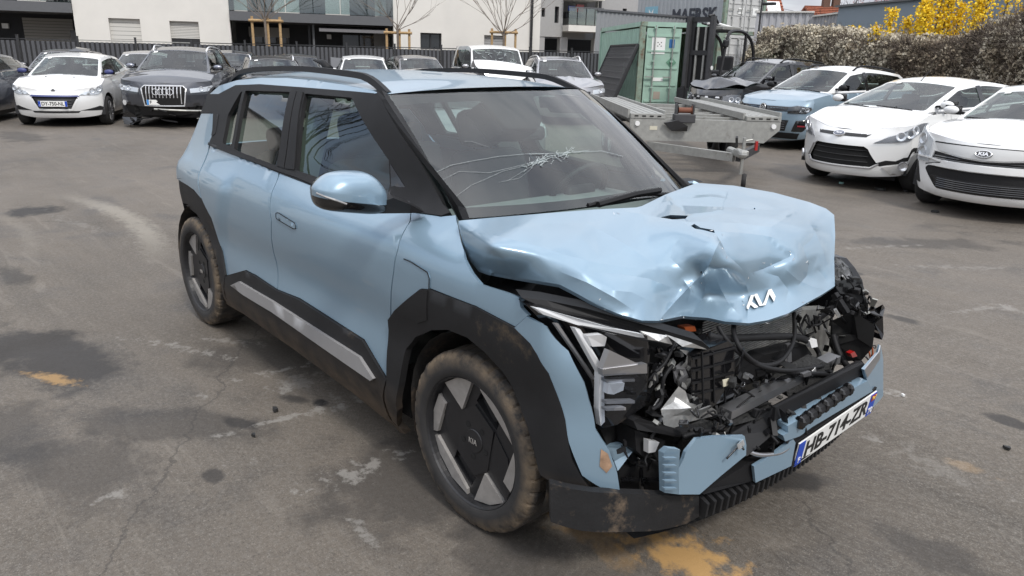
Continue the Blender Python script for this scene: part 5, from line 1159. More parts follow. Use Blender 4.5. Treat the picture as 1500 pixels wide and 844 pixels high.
# charge lid with its lower black part
lid = [(593, 379.4), (604, 384), (628.7, 399), (631.6, 407.4), (630.6, 423)]
o_ = rside('charge_lid', lid+[(619.3, 422.3), (583.5, 450.5), (580, 447), (580, 431), (588.4, 386)], BL, both=False, sp=.03, off=.0035, thick=.004)
rside('charge_lid', [(631, 424.5), (630, 466.6), (616.9, 471.4), (583, 453.5), (619, 424)], BK, both=False, sp=.03, off=.016, thick=.004, disp=None)
gl = [A(*p) for p in lid+[(630, 466.6), (616.9, 471.4), (583, 453.5), (580, 447), (580, 431), (588.4, 386), (593, 379.4)]]
def edgeline(name, pts, off, r=.0022, m=None):
    q = [];
    for a, z in resample(pts, .03, False):
        p = sk(a, z); n = (sk(a+.005, z)-sk(a-.005, z)).cross(sk(a, z+.005)-sk(a, z-.005)).normalized()
        if n.y > 0: n = -n
        q.append(p+n*(off+haunch(a, z)))
    return MB().tube(q, r, 5).build(name, m or M['black'], EV)
edgeline('lid_seam', gl[:5]+gl[5:6], .004)
edgeline('lid_seam', gl[5:8], .015)
# flush door handle
hd = [A(*p) for p in rounded([(404.5, 312.5), (408, 311.5), (433.5, 327.5), (434, 335), (431, 335.5), (405.5, 320.5)], 2)]
H_ = panel('door_handle', sk, hd, BL, D1, sp=.02, off=.0025, thick=.004, ctr=CTR, disp=haunch)
edgeline('handle_seam', hd+hd[:1], .003, .002)
# black side frame round the windows
frame = [(307.5, 213), (306.8, 210.5), (311.3, 199), (313, 166), (284.3, 164.5), (307.5, 138.4), (320.6, 138.4), (345.8, 125.3), (381, 124), (441.5, 128.5), (520, 134.8), (549, 137.6), (560, 146), (612, 232), (650, 300), (660, 312), (647, 317), (603, 311), (601, 300.5), (540, 291), (462, 274.2), (380, 241.5)]
w_q = [(352.8, 136.4), (355.9, 134), (339.7, 214.6), (326.6, 211), (334.7, 168.7)]
w_r = [(360, 133.2), (426, 135.2), (406.2, 243.2), (343.2, 219.3)]
w_f = [(447.3, 137.6), (516, 143.8), (571, 236), (567.5, 292), (520, 278), (434.2, 249.5)]
def grow(P, d): return shrink(P, -d)
wh = [rounded(w_q, 4), rounded(w_r, 3), rounded(w_f, 3)]
rside('window_frame', frame, M['plastic'], both=False, holes=wh, sp=.06, off=.004, thick=.02, disp=None)
far = [{(650, 300): (622, 262), (660, 312): (618, 290), (647, 317): (608, 302)}.get(p, p) for p in frame]
panel('window_frame', sk, [(-a, b) for a, b in [A(*p) for p in far]], M['plastic'], EV, [[(-a, b) for a, b in [A(*p) for p in h]] for h in wh], sp=.06, off=.004, thick=.02, ctr=CTR)
M['side_glass'] = glassmat('side_glass', (.48, .57, .52), 1.0, ior=1.65)
M['clear_pane'] = glassmat('rear_pane', (.80, .92, .88), 1.0); M['screen_glass'] = glassmat('windscreen_glass', (.82, .96, .91), 1.0, ior=1.58)
M['side_glass_rear'] = glassmat('privacy_glass', (.42, .50, .47), 1.0, ior=1.65)
for q, g_ in ((w_q, 'side_glass_rear'), (w_r, 'side_glass_rear'), (w_f, 'side_glass')): rside('side_window', grow(q, 1.2), M[g_], sp=.045, off=-.016, thick=0, disp=None)
# pillar trims: gap line between the doors, frame mouldings
rside('door_pillar', [(427.5, 134.6), (436.5, 135.3), (418, 247.5), (407.6, 243.5)], M['plastic'], sp=.06, off=.010, thick=.006, disp=None)
rside('door_pillar', [(437.6, 135.4), (446, 136.2), (433, 249.6), (419.3, 248)], M['plastic'], sp=.06, off=.010, thick=.006, disp=None)
rside('belt_moulding', [(307.5, 209.5), (345, 222.5), (408, 246), (434, 254), (500, 275), (565, 294), (563, 296.5), (462, 273), (434, 260.5), (380, 240.6), (307, 213.5)], M['plastic'], sp=.05, off=.011, thick=.008, disp=None)
rside('mirror_sail', [(573.5, 240.5), (604, 297), (600, 300), (568, 293)], M['gloss_black'], sp=.05, off=.007, thick=.006, disp=None)
rside('door_handle', [(316.8, 167.6), (322, 168), (317, 196), (312.5, 200), (311, 199)], M['plastic'], sp=.03, off=.007, thick=.006, disp=None)
rside('rear_pillar', [A(284.3, 165.2), A(307.5, 138.2), (-sk.aG-.22, 1.415), (-sk.aR+.05, 1.40), (-sk.aR-.02, 1.13), (-sk.aR-.03, 1.02), (-sk.aG-.30, 1.10)], M['plastic'], sp=.05, off=-.002, disp=None)
# roof: side bands, sheet, rails
zr = Curve([(-.92, 1.478), (-1.2, 1.497), (-1.75, 1.508), (-2.3, 1.490), (-2.7, 1.44), (-3.0, 1.36)])
def yb(x): return sk.w(max(x, -2.80), zr(x))*(1 if x > -2.80 else 1-.12*((-2.80-x)/.25)**2)
band = [(549, 137), (520, 134.2), (441.5, 128), (381, 123.4), (345.8, 124.8), (320.6, 137.8), (307.5, 137.8)]
bd = [A(*p) for p in band]; bd = bd+[(-sk.S(x), zr(x)) for x in (-2.76, -2.5, -2.2, -1.9, -1.6, -1.3, -1.1, -.97)]
rside('roof_side', bd, BL, sp=.05, disp=None)
def roof(s, t):
    x0 = -.745-.165*t*t; x1 = -2.95+.13*t*t; x = x0+(x1-x0)*s
    return V((x, t*yb(x), zr(min(x, -.92))+.048*(1-t*t)*(1-.0*s)-.012*max(0, (x+.95)/.2)*(1-t*t)))
gridmesh('roof', roof, 26, 22, BL, EV, b0=-1, b1=1); fixn(COL.objects[-1], (0, 0, 1))
for sd in (-1, 1):
    b = MB(); rl = []
    for i in range(31):
        s = i/30; x = -.93+(-2.70+.93)*s; h = .052*min(1, s/.14, (1-s)/.14); h = .052*math.sin(min(1, s/.16, (1-s)/.12)*math.pi/2)
        rl.append((x, sd*(yb(x)-.025-.012*math.sin(min(1, s/.1)*math.pi/2)), zr(x)+.008+h))
    vs = []; n = len(rl)
    for (x, y, z), s in zip(rl, [i/30 for i in range(31)]):
        wd = .019; z0 = max(zr(x)-.006, z-.026)
        vs += [(x, y-sd*wd, z0), (x, y-sd*wd*.7, z), (x, y+sd*wd*.5, z), (x, y+sd*wd, z0)]
    fs = [(4*i+j, 4*i+(j+1) % 4, 4*i+4+(j+1) % 4, 4*i+4+j) for i in range(n-1) for j in range(4)]
    MB().add(vs, fs).build('roof_rail', M['plastic'], EV, False)
MB().tube([(-2.55, .0, 1.53), (-2.62, 0, 1.57), (-2.75, 0, 1.585)], [.03, .022, .006], 8).build('aerial', M['plastic'], EV, True)
# windscreen
def ws(t, v):
    y = t*(.70*(1-v)+.612*v); x = (-.045*(1-v)-.745*v)-(.262*(1-v)+.165*v)*t*t
    z = 1.052+(1.476-1.052)*v+.05*(1-t*t)*v+.022*(1-t*t)*(1-v)
    return V((x, y, z+.02*math.sin(math.pi*v)))
W = lambda px, py, g=(0, .5): hit(ws, px, py, g)
scr = [(566, 139.5), (640, 137), (730, 134.5), (800, 133.2), (858, 133), (905, 178), (960, 235), (1001, 275), (975, 285), (930, 293), (860, 303), (780, 312), (672, 321), (655, 292), (610, 215)]
clear = [(572, 153), (640, 148), (706, 145.5), (728, 168), (742, 186), (790, 186), (795, 172), (781, 139), (855, 137), (900, 180), (955, 238), (978, 262), (930, 277), (860, 288), (770, 297), (676, 302.5), (664, 290), (617, 220)]
scrC = [W(*p) for p in scr]; clC = rounded([W(*p) for p in clear], .03)
panel('windscreen', ws, scrC, M['screen_glass'], EV, sp=.08, thick=.006, off=0, ctr=CTR)
M['frit'] = mat('black_frit', (.008, .008, .009), .9, spec=.1)
panel('windscreen_border', ws, scrC, M['frit'], EV, [clC], sp=.05, thick=0, off=-.009, ctr=CTR)
# A pillars (outer dark moulding between windscreen and side frame)
for sd in (-1, 1):
    e = []
    for i in range(13):
        v = i/12; g0 = ws(-1.0, v); px = (672-566)*(1-v)+566
        s0 = V((-.185-.80*v, 0, 1.085+.405*v)); s0.y = -sk.w(s0.x, s0.z)
        a = g0+V((.0, .012, .004)); b_ = (g0+s0)/2+V((.008, -.008, .010)); c_ = s0+V((0, -.003, .0))
        if sd > 0: c_ = g0+(s0-g0)*.35+V((-.02, 0, 0)); b_ = (a+c_)/2+V((.004, 0, .006)); s0 = c_+V((-.03, -.01, -.01))
        e += [a, b_, c_, s0+V((-.05, .0, -.004))]
    e = [V((p.x, -sd*p.y, p.z)) for p in e]
    MB().add(e, [(4*i+j, 4*i+j+1, 4*i+5+j, 4*i+4+j) for i in range(12) for j in range(3)]).build('windscreen_pillar', M['plastic'], EV, False)
# crack in the windscreen: fine broken-glass lines lying on the pane
M['crack'] = mat('crack_glass', (.42, .47, .47), .3)
def crack(P, r=.0012):
    q = [ws(*c)+V((.003, 0, .003)) for c in resample([W(*p) for p in P], .03, False)]
    return q, r
cb = MB(); rnd = random.Random(3)
for P, r in (([(632, 256), (660, 243), (690, 237), (730, 230), (775, 226), (800, 226)], .0016), ([(640, 268), (672, 252), (716, 254), (770, 241), (796, 233)], .0012), ([(662, 292), (690, 272), (735, 252), (782, 240)], .0012),
             ([(775, 227), (800, 226), (840, 224), (880, 222), (912, 230)], .0022), ([(770, 245), (790, 236), (803, 229), (830, 225), (862, 221)], .0018), ([(742, 266), (765, 252), (785, 240), (800, 232)], .001), ([(714, 216), (690, 208), (680, 208)], .0008), ([(730, 268), (760, 262), (780, 246)], .0008)):
    q, r = crack(P, r*.85); cb.tube(q, r*.36, 4)
for i in range(70):
    x = 770+rnd.random()*70; y = 243-(x-770)*.30+rnd.gauss(0, 3.2); q, r = crack([(x, y), (x+rnd.gauss(0, 6), y+rnd.gauss(0, 4))], .0012); cb.tube(q, r*.6, 4)
cb.build('windscreen_crack', M['crack'], EV)
# interior
IN = M['interior']
MB().box((-.50, 0, .90), (.60, 1.34, .20), bev=.07).build('dashboard', mat('dashboard_top', (.16, .17, .17), .7, var=.1), EV)
MB().box((-1.7, 0, .38), (2.6, 1.5, .1)).box((.0, 0, .55), (.3, 1.2, .5)).build('cabin_floor', IN, EV)
M['door_lining'] = mat('door_lining', (.13, .135, .135), .8); M['seat_grey'] = mat('seat_grey', (.06, .065, .07), .8, var=.15)
for sx, sy in ((-1.30, .37), (-1.30, -.37)):
    R = Matrix.Rotation(rad(-16), 3, 'Y'); b = MB().box((sx-.06, sy, .82), (.17, .50, .66), R, bev=.07).box((sx+.24, sy, .52), (.54, .52, .18), bev=.07); s_ = b.build('seat', M['seat_grey'], EV, True)
    MB().box((sx-.20, sy, 1.25), (.11, .29, .21), R, bev=.05).tube([(sx-.16, sy-.06, 1.08), (sx-.18, sy-.06, 1.2)], .008, 6).tube([(sx-.16, sy+.06, 1.08), (sx-.18, sy+.06, 1.2)], .008, 6).build('headrest', M['seat_grey'], s_, True)
R = Matrix.Rotation(rad(-18), 3, 'Y'); b = MB().box((-2.20, 0, .80), (.16, 1.26, .60), R, bev=.06).box((-1.95, 0, .5), (.5, 1.26, .16), bev=.06)
for y in (-.4, .4): b.box((-2.33, y, 1.14), (.09, .26, .15), R, bev=.04)
b.build('rear_seat', M['seat_grey'], EV, True)
MB().tube([(-.72+.10*math.sin(t), .37+.18*math.cos(t), .99+.155*math.sin(t)) for t in [i*math.pi/12 for i in range(25)]], .016, 8).box((-.70, .37, .99), (.05, .2, .1), bev=.02).build('steering_wheel', M['plastic'], EV, True)
cp = [V(ws(*W(*p)))+V((-.02, 0, -.02)) for p in ((706, 145), (728, 168), (742, 187), (790, 187), (795, 172), (781, 139))]
MB().prism(cp, (0, 0, 0), (-.10, 0, -.05)).build('camera_housing', M['frit'], EV)
mp = pix(770, 196, x=-.72)
MB().box(mp, (.05, .22, .065), Matrix.Rotation(rad(-10), 3, 'Y'), bev=.02).build('interior_mirror', M['plastic'], EV)
for sd in (-1, 1):
    panel('door_lining', sk, [(sd*sk.S(-.45), .45), (sd*sk.S(-2.5), .45), (sd*sk.S(-2.5), 1.06), (sd*sk.S(-.45), 1.04)], M['door_lining'], EV, sp=.15, off=-.06, thick=0, ctr=CTR)
# inner pillars and headliner so that the cabin reads dark from inside
gridmesh('headliner', lambda s, t: roof(s, t)-V((0, 0, .035)), 8, 8, mat('headliner', (.45, .45, .43), .9), EV, b0=-.97, b1=.97)
for sd in (-1, 1): MB().bar((-1.62, sd*.54, 1.40), (-1.55, sd*.70, 1.0), .05, .12).build('cabin_pillar', mat('pillar_lining', (.3, .32, .31), .8) if sd < 0 else bpy.data.materials['pillar_lining'], EV)
# rear end
panel('tailgate', sk, [(-sk.aR-.06, .62), (-sk.aR-.04, 1.02), (-sk.aE+.001, 1.02), (-sk.aE+.001, .62)], BL, EV, sp=.08, ctr=CTR)
panel('tailgate', sk, [(sk.aR+.06, .62), (sk.aR+.04, 1.02), (sk.aE-.001, 1.02), (sk.aE-.001, .62)], BL, EV, sp=.08, ctr=CTR)
for sd in (-1, 1):
    panel('rear_bumper', sk, [(sd*(sk.aR-.02), .26), (sd*(sk.aR-.0), .61), (sd*(sk.aE-.001), .61), (sd*(sk.aE-.001), .26)], BK, EV, sp=.1, ctr=CTR)
    panel('rear_quarter_panel', sk, [(sd*a, z) for a, z in [(sk.aR+.055, .615), (sk.aR+.035, 1.0), (sk.aR+.0, .80), (sk.aR, .615)]], BL, EV, sp=.1, ctr=CTR)
    panel('tail_light', sk, [(sd*a, z) for a, z in [(sk.aR-.08, .72), (sk.aR-.08, 1.0), (sk.aR+.03, 1.0), (sk.aR+.03, .72)]], M['red'], EV, sp=.06, off=.006, ctr=CTR)
rw = lambda t, v: V((-3.34+.42*v+(.36+.02*v)*t*t, t*(.74*(1-v)+.56*v), 1.03+.40*v))
gridmesh('rear_window', rw, 6, 6, M['clear_pane'], EV, a0=-1)
gridmesh('spoiler', lambda s, t: V((-2.90-.20*s*(1-.6*t*t)+.10*t*t, t*.57, 1.425-.05*s+.05*(1-t*t))), 4, 14, M['plastic'], EV, b0=-1, b1=1)
# door mirror (the far one is gone)
for sd in (-1,):
    c0 = pix(513, 279, y=-1.045); z3 = lambda X, Y: (380+X/4.69, 220+Y/4.69)
    out = bezier_resample([pix(*z3(*p), x=c0.x) for p in ((381, 268), (400, 235), (445, 190), (500, 160), (580, 146), (650, 145), (712, 149), (765, 175), (805, 215), (838, 265), (850, 310), (848, 365), (838, 420), (760, 436), (640, 430), (520, 420), (440, 408), (405, 385), (386, 335), (381, 268))], 3)[:-1]
    cen = sum(out, V((0, 0, 0)))/len(out); rings = [(.085, .30), (.080, .55), (.066, .78), (.045, .92), (.02, .985), (0, 1.0), (-.03, .985), (-.05, .95), (-.056, .90), (-.056, .2)]; n = len(out); vs = []
    for dx, k in rings: vs += [cen+(p-cen)*k+V((dx, 0, 0)) for p in out]
    fs = [(i*n+q, i*n+(q+1) % n, (i+1)*n+(q+1) % n, (i+1)*n+q) for i in range(len(rings)-1) for q in range(n)]+[tuple(range(n))]
    o = mesh('mirror', vs, fs, [BL, M['gloss_black']], EV, True); bm = bmesh.new(); bm.from_mesh(o.data); p0, p1 = pix(*z3(470, 326), x=c0.x), pix(*z3(842, 362), x=c0.x); pn = V((1, 0, 0)).cross(p1-p0).normalized(); pn = pn if pn.z > 0 else -pn; bmesh.ops.bisect_plane(bm, geom=bm.verts[:]+bm.edges[:]+bm.faces[:], plane_co=p0, plane_no=pn); bmesh.ops.recalc_face_normals(bm, faces=bm.faces[:]); bm.to_mesh(o.data); bm.free()
    la, lb = pix(*z3(384, 296), x=c0.x), pix(*z3(842, 362), x=c0.x)
    for p in o.data.polygons:
        t = (p.center.y-la.y)/(lb.y-la.y); p.material_index = 1 if (p.center-p0).dot(pn) < 0 or p.center.x < c0.x-.04 else 0
    inv = Matrix.Identity(4)
    ap = [pix(556, 298, y=-.96), pix(576, 290, y=-.905), pix(602, 300, y=-.825), pix(622, 311, y=-.79), pix(601, 312.5, y=-.825), pix(556, 313, y=-.96)]
    MB().prism(ap, (0, 0, 0), (-.07, .03, 0)).build('mirror_arm', M['plastic'], o); COL.objects[-1].matrix_parent_inverse = inv
    MB().tube([pix(*z3(*p), x=c0.x)+V((dx, 0, 0)) for p, dx in (((384, 292), .01), ((405, 305), .05), ((450, 320), .072), ((520, 345), .080))], .004, 5).build('indicator', M['silver_trim'], o)
# ---- wheels
def tyremat():
    m_ = mat('muddy_tyre', (.022, .021, .021), .8, var=.25, vscale=14, bump=.15, bscale=150); n = m_.node_tree.nodes; l = m_.node_tree.links; b = n['Principled BSDF']
    src = b.inputs['Base Color'].links[0].from_socket
    t = n.new('ShaderNodeTexCoord'); s = n.new('ShaderNodeSeparateXYZ'); l.new(t.outputs['Object'], s.inputs[0])
    c = n.new('ShaderNodeCombineXYZ'); l.new(s.outputs[0], c.inputs[0]); l.new(s.outputs[2], c.inputs[1])
    ln = n.new('ShaderNodeVectorMath'); ln.operation = 'LENGTH'; l.new(c.outputs[0], ln.inputs[0])
    ns = n.new('ShaderNodeTexNoise'); ns.inputs['Scale'].default_value = 9; ns.inputs['Detail'].default_value = 8; ns.inputs['Roughness'].default_value = .65; l.new(t.outputs['Object'], ns.inputs['Vector'])
    mr = n.new('ShaderNodeMapRange'); mr.inputs[1].default_value = .272; mr.inputs[2].default_value = .318; l.new(ln.outputs['Value'], mr.inputs[0])
    ad = n.new('ShaderNodeMath'); ad.operation = 'MULTIPLY'; l.new(mr.outputs[0], ad.inputs[0])
    m2 = n.new('ShaderNodeMapRange'); m2.inputs[1].default_value = .38; m2.inputs[2].default_value = .60; l.new(ns.outputs[0], m2.inputs[0]); l.new(m2.outputs[0], ad.inputs[1])
    # the tread face itself is worn clean
    m3 = n.new('ShaderNodeMapRange'); m3.inputs[1].default_value = .326; m3.inputs[2].default_value = .334; m3.inputs[3].default_value = .9; m3.inputs[4].default_value = .25; l.new(ln.outputs['Value'], m3.inputs[0])
    mu = n.new('ShaderNodeMath'); mu.operation = 'MULTIPLY'; l.new(ad.outputs[0], mu.inputs[0]); l.new(m3.outputs[0], mu.inputs[1])
    mx = n.new('ShaderNodeMixRGB'); l.new(mu.outputs[0], mx.inputs[0]); l.new(src, mx.inputs[1]); mx.inputs[2].default_value = (.185, .138, .090, 1); l.new(mx.outputs[0], b.inputs['Base Color'])
    return m_
M['tyre_mud'] = tyremat(); M['rim_dark'] = mat('dark_alloy', (.022, .022, .024), .42, .3, var=.1); M['rim_cut'] = mat('cut_alloy', (.40, .385, .37), .40, .55, var=.12, vscale=30)
def hero_wheel(x, sd, rot, steer=0):
    r, wd, n = .336, .215, 240; prof = [(-.107, .243), (-.107, .253), (-.104, .31), (-.098, .323), (-.090, .332), (-.075, .336), (-.03, .338), (0, .338), (.03, .338), (.075, .336), (.090, .331), (.098, .320), (.106, .300), (.108, .275), (.105, .249), (.098, .244), (.08, .240)]
    vs = []; 
    for k, (a, q) in enumerate(prof):
        for j in range(n):
            g = 0
            if 3 <= k <= 11:
                ph = (j+(3 if a > 0 else 0)+int(abs(a)*40)) % 6
                if ph in (0,): g = .007
                if k in (6, 8): g = .004
                if k in (4, 10) and (j//5) % 2: g += .004
            t = 2*math.pi*j/n; vs.append((math.cos(t)*(q-g), sd*a, math.sin(t)*(q-g)))
    K = len(prof); fs = [(i*n+j, i*n+(j+1) % n, (i+1)*n+(j+1) % n, (i+1)*n+j) for i in range(K-1) for j in range(n)]
    w_ = MB().add(vs, fs).build('wheel', M['tyre_mud'], EV, True); w_.location = (x-.006, sd*(.885-.108), r-.006)
    for p in w_.data.polygons:
        if all(math.hypot(w_.data.vertices[i].co.x, w_.data.vertices[i].co.z) > .308 for i in p.vertices): p.use_smooth = False; w_.rotation_euler = (0, 0, steer)
    # rim: lip, dark dished cover, bright facets
    rim = MB().lathe([(.098, .2455), (.101, .243), (.094, .239), (.072, .236), (.06, .232)], (0, 0, 0), (0, sd, 0), 60)
    rim.lathe([(.04, .22), (.038, .001)], (0, 0, 0), (0, sd, 0), 40); rm_ = rim.build('rim', M['rim_dark'], w_, False)
    c, s = math.cos(rot), math.sin(rot)
    def P3(u, v, d, R=.236): u, v = u*c-v*s, u*s+v*c; return V((-sd*u*R*-1 if False else u*R*(1 if sd < 0 else -1), sd*d, v*R))
    def plate_(polys, d0, d1, m, nm, chamf=.0):
        b = MB()
        for po in polys:
            b.prism([P3(u, v, 0) for u, v in po], (0, sd*d0, 0), (0, sd*d1, 0))
        return b.build(nm, m, w_)
    def half(po): return [po, [(-u, -v) for u, v in po]]
    ou = [(.10, .84), (.53, .54), (.45, .35), (0, .66)]; disc = [(.985*math.cos(2*math.pi*i/48), .985*math.sin(2*math.pi*i/48)) for i in range(48)]
    sx_ = 1 if sd < 0 else -1
    panel('wheel_cover', lambda p, q: P3(p, q, .062), disc, M['rim_dark'], w_, [ou, [(-p, -q) for p, q in ou]], sp=.16, thick=.035, ctr=(0, 0, 0), smooth=False)
    plate_([[(-.30, .40), (0, .60), (.42, .32), (.30, -.40), (0, -.60), (-.42, -.32)]], .055, .070, M['rim_dark'], 'hub')
    plate_([[(-.27, .40), (-.70, .70), (-.80, .50), (-.72, .0), (-.44, -.30)]], .055, .066, M['rim_dark'], 'spoke'); plate_([[(.27, -.40), (.70, -.70), (.80, -.50), (.72, .0), (.44, .30)]], .055, .066, M['rim_dark'], 'spoke')
    MB().lathe([(.071, .045), (.074, .042), (.074, .001)], (0, 0, 0), (0, sd, 0), 20).build('centre_cap', M['rim_dark'], w_)
    for i in range(5):
        t = i*2*math.pi/5+.9; MB().lathe([(.0712, .0125), (.0715, .001)], P3(.27*math.cos(t), .27*math.sin(t), 0), (0, sd, 0), 10).build('wheel_bolt', M['black'], w_)
    for po in half([(-.69, .73), (-.40, .91), (-.04, .995), (-.27, .43)])+half([(-.84, .48), (-.68, .37), (-.88, -.19), (-.98, -.21), (-.975, .16)])+half([(-.95, -.29), (-.88, -.27), (-.14, -.90), (-.13, -.985), (-.51, -.85), (-.82, -.56)]):
        plate_([po], .055, .076, M['rim_cut'], 'wheel_facet')
    inn = [(-.50, -.50), (-.30, -.40), (-.05, -.78), (-.10, -.86)]
    for po in half(inn): plate_([po], .03, .048, M['alu'] if False else M['cladding'], 'spoke')
    t = text('KIA', .028, M['rim_cut'], w_, bold=.0004); t.matrix_local = Matrix.Translation((0, sd*.079, 0))@(Matrix.Rotation(rad(90), 4, 'X') if sd < 0 else Matrix.Rotation(rad(180), 4, 'Z')@Matrix.Rotation(rad(90), 4, 'X'))
    return w_
for x in (0, -2.68):
    for sd in (-1, 1):
        hero_wheel(x, sd, rad(0) if x == 0 else rad(8), rad(2) if x == 0 else 0)
        lin = MB(); n = 16; vs = []
        for i in range(n+1):
            t = math.pi*(i/n*1.24-.12); vs += [(x+.385*math.cos(t), sd*.862, .36+.375*math.sin(t)), (x+.375*math.cos(t), sd*.55, .36+.365*math.sin(t))]
        lin.add(vs, [(2*i, 2*i+1, 2*i+3, 2*i+2) for i in range(n)]); lin.build('wheel_arch_liner', mat('muddy_liner', (.020, .019, .018), .85, var=.3, dirt=(.09, .065, .045), dscale=6, dthr=.5, bump=.3, bscale=60) if x == 0 and sd == -1 else bpy.data.materials['muddy_liner'], EV, True)
MB().box((-1.34, 0, .34), (1.75, 1.62, .24)).box((-1.5, 0, .40), (3.7, 1.06, .34)).build('underbody', M['black'], EV)
# ------------------------------------------------------------------ crushed front of the blue crossover
# bonnet: traced sheet whose distance along each sight line is interpolated between measured points, then creased
ctl = [(672, 322, 'y', -.79), (678, 358, 'y', -.81), (700, 393, 'y', -.82), (759, 407, 'y', -.80), (820, 417, 'y', -.765), (862, 439, 'y', -.735), (905, 459, 'y', -.69), (940, 470, 'z', .895), (964, 470, 'z', .885),
       (730, 318, 'z', 1.105), (800, 312, 'z', 1.115), (870, 307, 'z', 1.12), (935, 303, 'z', 1.125), (975, 285, 'z', 1.12), (1021, 268, 'z', 1.105), (1075, 272, 'z', 1.10), (1133, 282, 'z', 1.085), (1185, 296, 'z', 1.065), (1210, 305, 'z', 1.05), (1222, 315, 'z', 1.035),
       (720, 360, 'z', 1.085), (790, 375, 'z', 1.055), (850, 400, 'z', 1.02), (900, 425, 'z', .98), (760, 335, 'z', 1.105), (850, 345, 'z', 1.09), (930, 355, 'z', 1.07), (880, 380, 'z', 1.045), (960, 390, 'z', 1.02), (1000, 385, 'z', 1.03), (945, 330, 'z', 1.10), (1005, 340, 'z', 1.105), (960, 430, 'z', .955),
       (1028, 402, 'z', .99), (1050, 350, 'z', 1.105), (1000, 318, 'z', 1.12), (1060, 310, 'z', 1.115), (1130, 320, 'z', 1.09), (1180, 335, 'z', 1.05), (1090, 345, 'z', 1.08), (1075, 385, 'z', 1.04), (1130, 375, 'z', 1.01), (1165, 385, 'z', .985), (1200, 370, 'z', .97), (1222, 365, 'z', .95),
       (1222, 418, 'z', .85), (1190, 440, 'z', .84), (1153, 459, 'z', .835), (1097, 473, 'z', .83), (1060, 470, 'z', .83), (1037, 465, 'z', .835), (1000, 455, 'z', .86), (1000, 430, 'z', .925), (1040, 430, 'z', .895), (1085, 430, 'z', .895), (1130, 425, 'z', .895), (1180, 410, 'z', .90)]
def dist(px, py, k, v):
    d = ray(px, py); return (v-CAM[{'x': 0, 'y': 1, 'z': 2}[k]])/d[{'x': 0, 'y': 1, 'z': 2}[k]]*d.length
cx = np.array([(c[0]/100, c[1]/100) for c in ctl]); cd = np.array([dist(*c) for c in ctl])
def U(r): r = np.maximum(r, 1e-9); return r*r*np.log(r)
n = len(cx); K = U(np.linalg.norm(cx[:, None]-cx[None], axis=2))+np.eye(n)*.02; Pm = np.c_[np.ones(n), cx]
Lm = np.zeros((n+3, n+3)); Lm[:n, :n] = K; Lm[:n, n:] = Pm; Lm[n:, :n] = Pm.T
wts = np.linalg.solve(Lm, np.r_[cd, 0, 0, 0])
def pl_dist(px, py, P):
    """distance to a polyline, signed side, and fade towards its ends"""
    best = 1e9; sg = 0; tt = 0; L = len(P)-1
    for i in range(L):
        ax_, ay = P[i]; bx, by = P[i+1]; dx, dy = bx-ax_, by-ay; q = max(0, min(1, ((px-ax_)*dx+(py-ay)*dy)/(dx*dx+dy*dy+1e-9)))
        d = math.hypot(px-ax_-dx*q, py-ay-dy*q)
        if d < best: best = d; sg = dx*(py-ay)-dy*(px-ax_); tt = (i+q)/L
    return best, (1 if sg > 0 else -1), tt
# folds: polyline, height (m, + towards the viewer), width either side (px)
folds = [([(905, 309), (940, 313), (972, 320), (1010, 325), (1040, 325), (1085, 327), (1129, 333), (1150, 320), (1158, 306)], .022, 9, 26), ([(1012, 334), (1049, 343), (1058, 358), (1064, 372), (1081, 388), (1095, 402)], -.034, 30, 7), ([(1095, 402), (1118, 394), (1140, 384), (1157, 376), (1160, 366)], -.026, 22, 8),
         ([(1005, 330), (1045, 339), (1085, 341), (1125, 346), (1160, 357)], .014, 10, 8), ([(1055, 352), (1048, 366), (1041, 384), (1030, 402)], .026, 12, 16), ([(1027, 403), (1010, 420), (990, 441), (966, 468)], .040, 34, 7), ([(1030, 404), (1034, 420), (1030, 438), (1012, 462)], -.034, 10, 14),
         ([(1048, 404), (1056, 424), (1068, 446), (1086, 464)], .020, 9, 16), ([(1090, 404), (1096, 428), (1095, 472)], .012, 14, 6), ([(1165, 347), (1176, 362), (1184, 384), (1182, 404), (1168, 420)], -.022, 14, 9), ([(1150, 394), (1168, 410), (1190, 420), (1208, 424)], .014, 9, 10),
         ([(1185, 325), (1196, 344), (1204, 362), (1212, 388)], .014, 7, 10), ([(1196, 336), (1188, 352), (1176, 362)], -.010, 8, 8), ([(685, 338), (730, 346), (790, 361), (830, 374), (880, 386), (930, 393), (985, 397)], .016, 50, 22), 
         ([(850, 322), (885, 340), (920, 360), (958, 386)], .012, 26, 14), ([(820, 398), (860, 414), (900, 436), (930, 456)], .012, 26, 10), ([(1000, 345), (985, 362), (982, 378), (1000, 396)], -.014, 30, 12),  ([(1060, 300), (1090, 306), (1130, 308), (1175, 302)], -.012, 16, 9),
         ([(940, 305), (985, 293), (1040, 288), (1110, 296), (1180, 318)], .010, 9, 16), ([(975, 300), (1020, 302), (1080, 304), (1150, 312)], -.008, 8, 10), ([(1110, 396), (1140, 405), (1155, 425), (1150, 445)], -.014, 10, 14), ([(860, 398), (905, 401), (950, 408), (990, 424)], -.012, 14, 10), ([(880, 424), (925, 428), (962, 446)], .006, 14, 12),
         ([(740, 322), (800, 328), (860, 326), (905, 318)], -.006, 26, 14), ([(1195, 392), (1206, 404), (1214, 416)], -.010, 8, 8), ([(1000, 408), (1012, 426), (1006, 446)], .012, 10, 6)]
_tri = delaunay_2d_cdt([V(c[:2]) for c in ctl], [], [], 0, 1e-6)
TRI = [([tuple(_tri[0][i]) for i in f], [cd[_tri[3][i][0]] for i in f]) for f in _tri[2]]
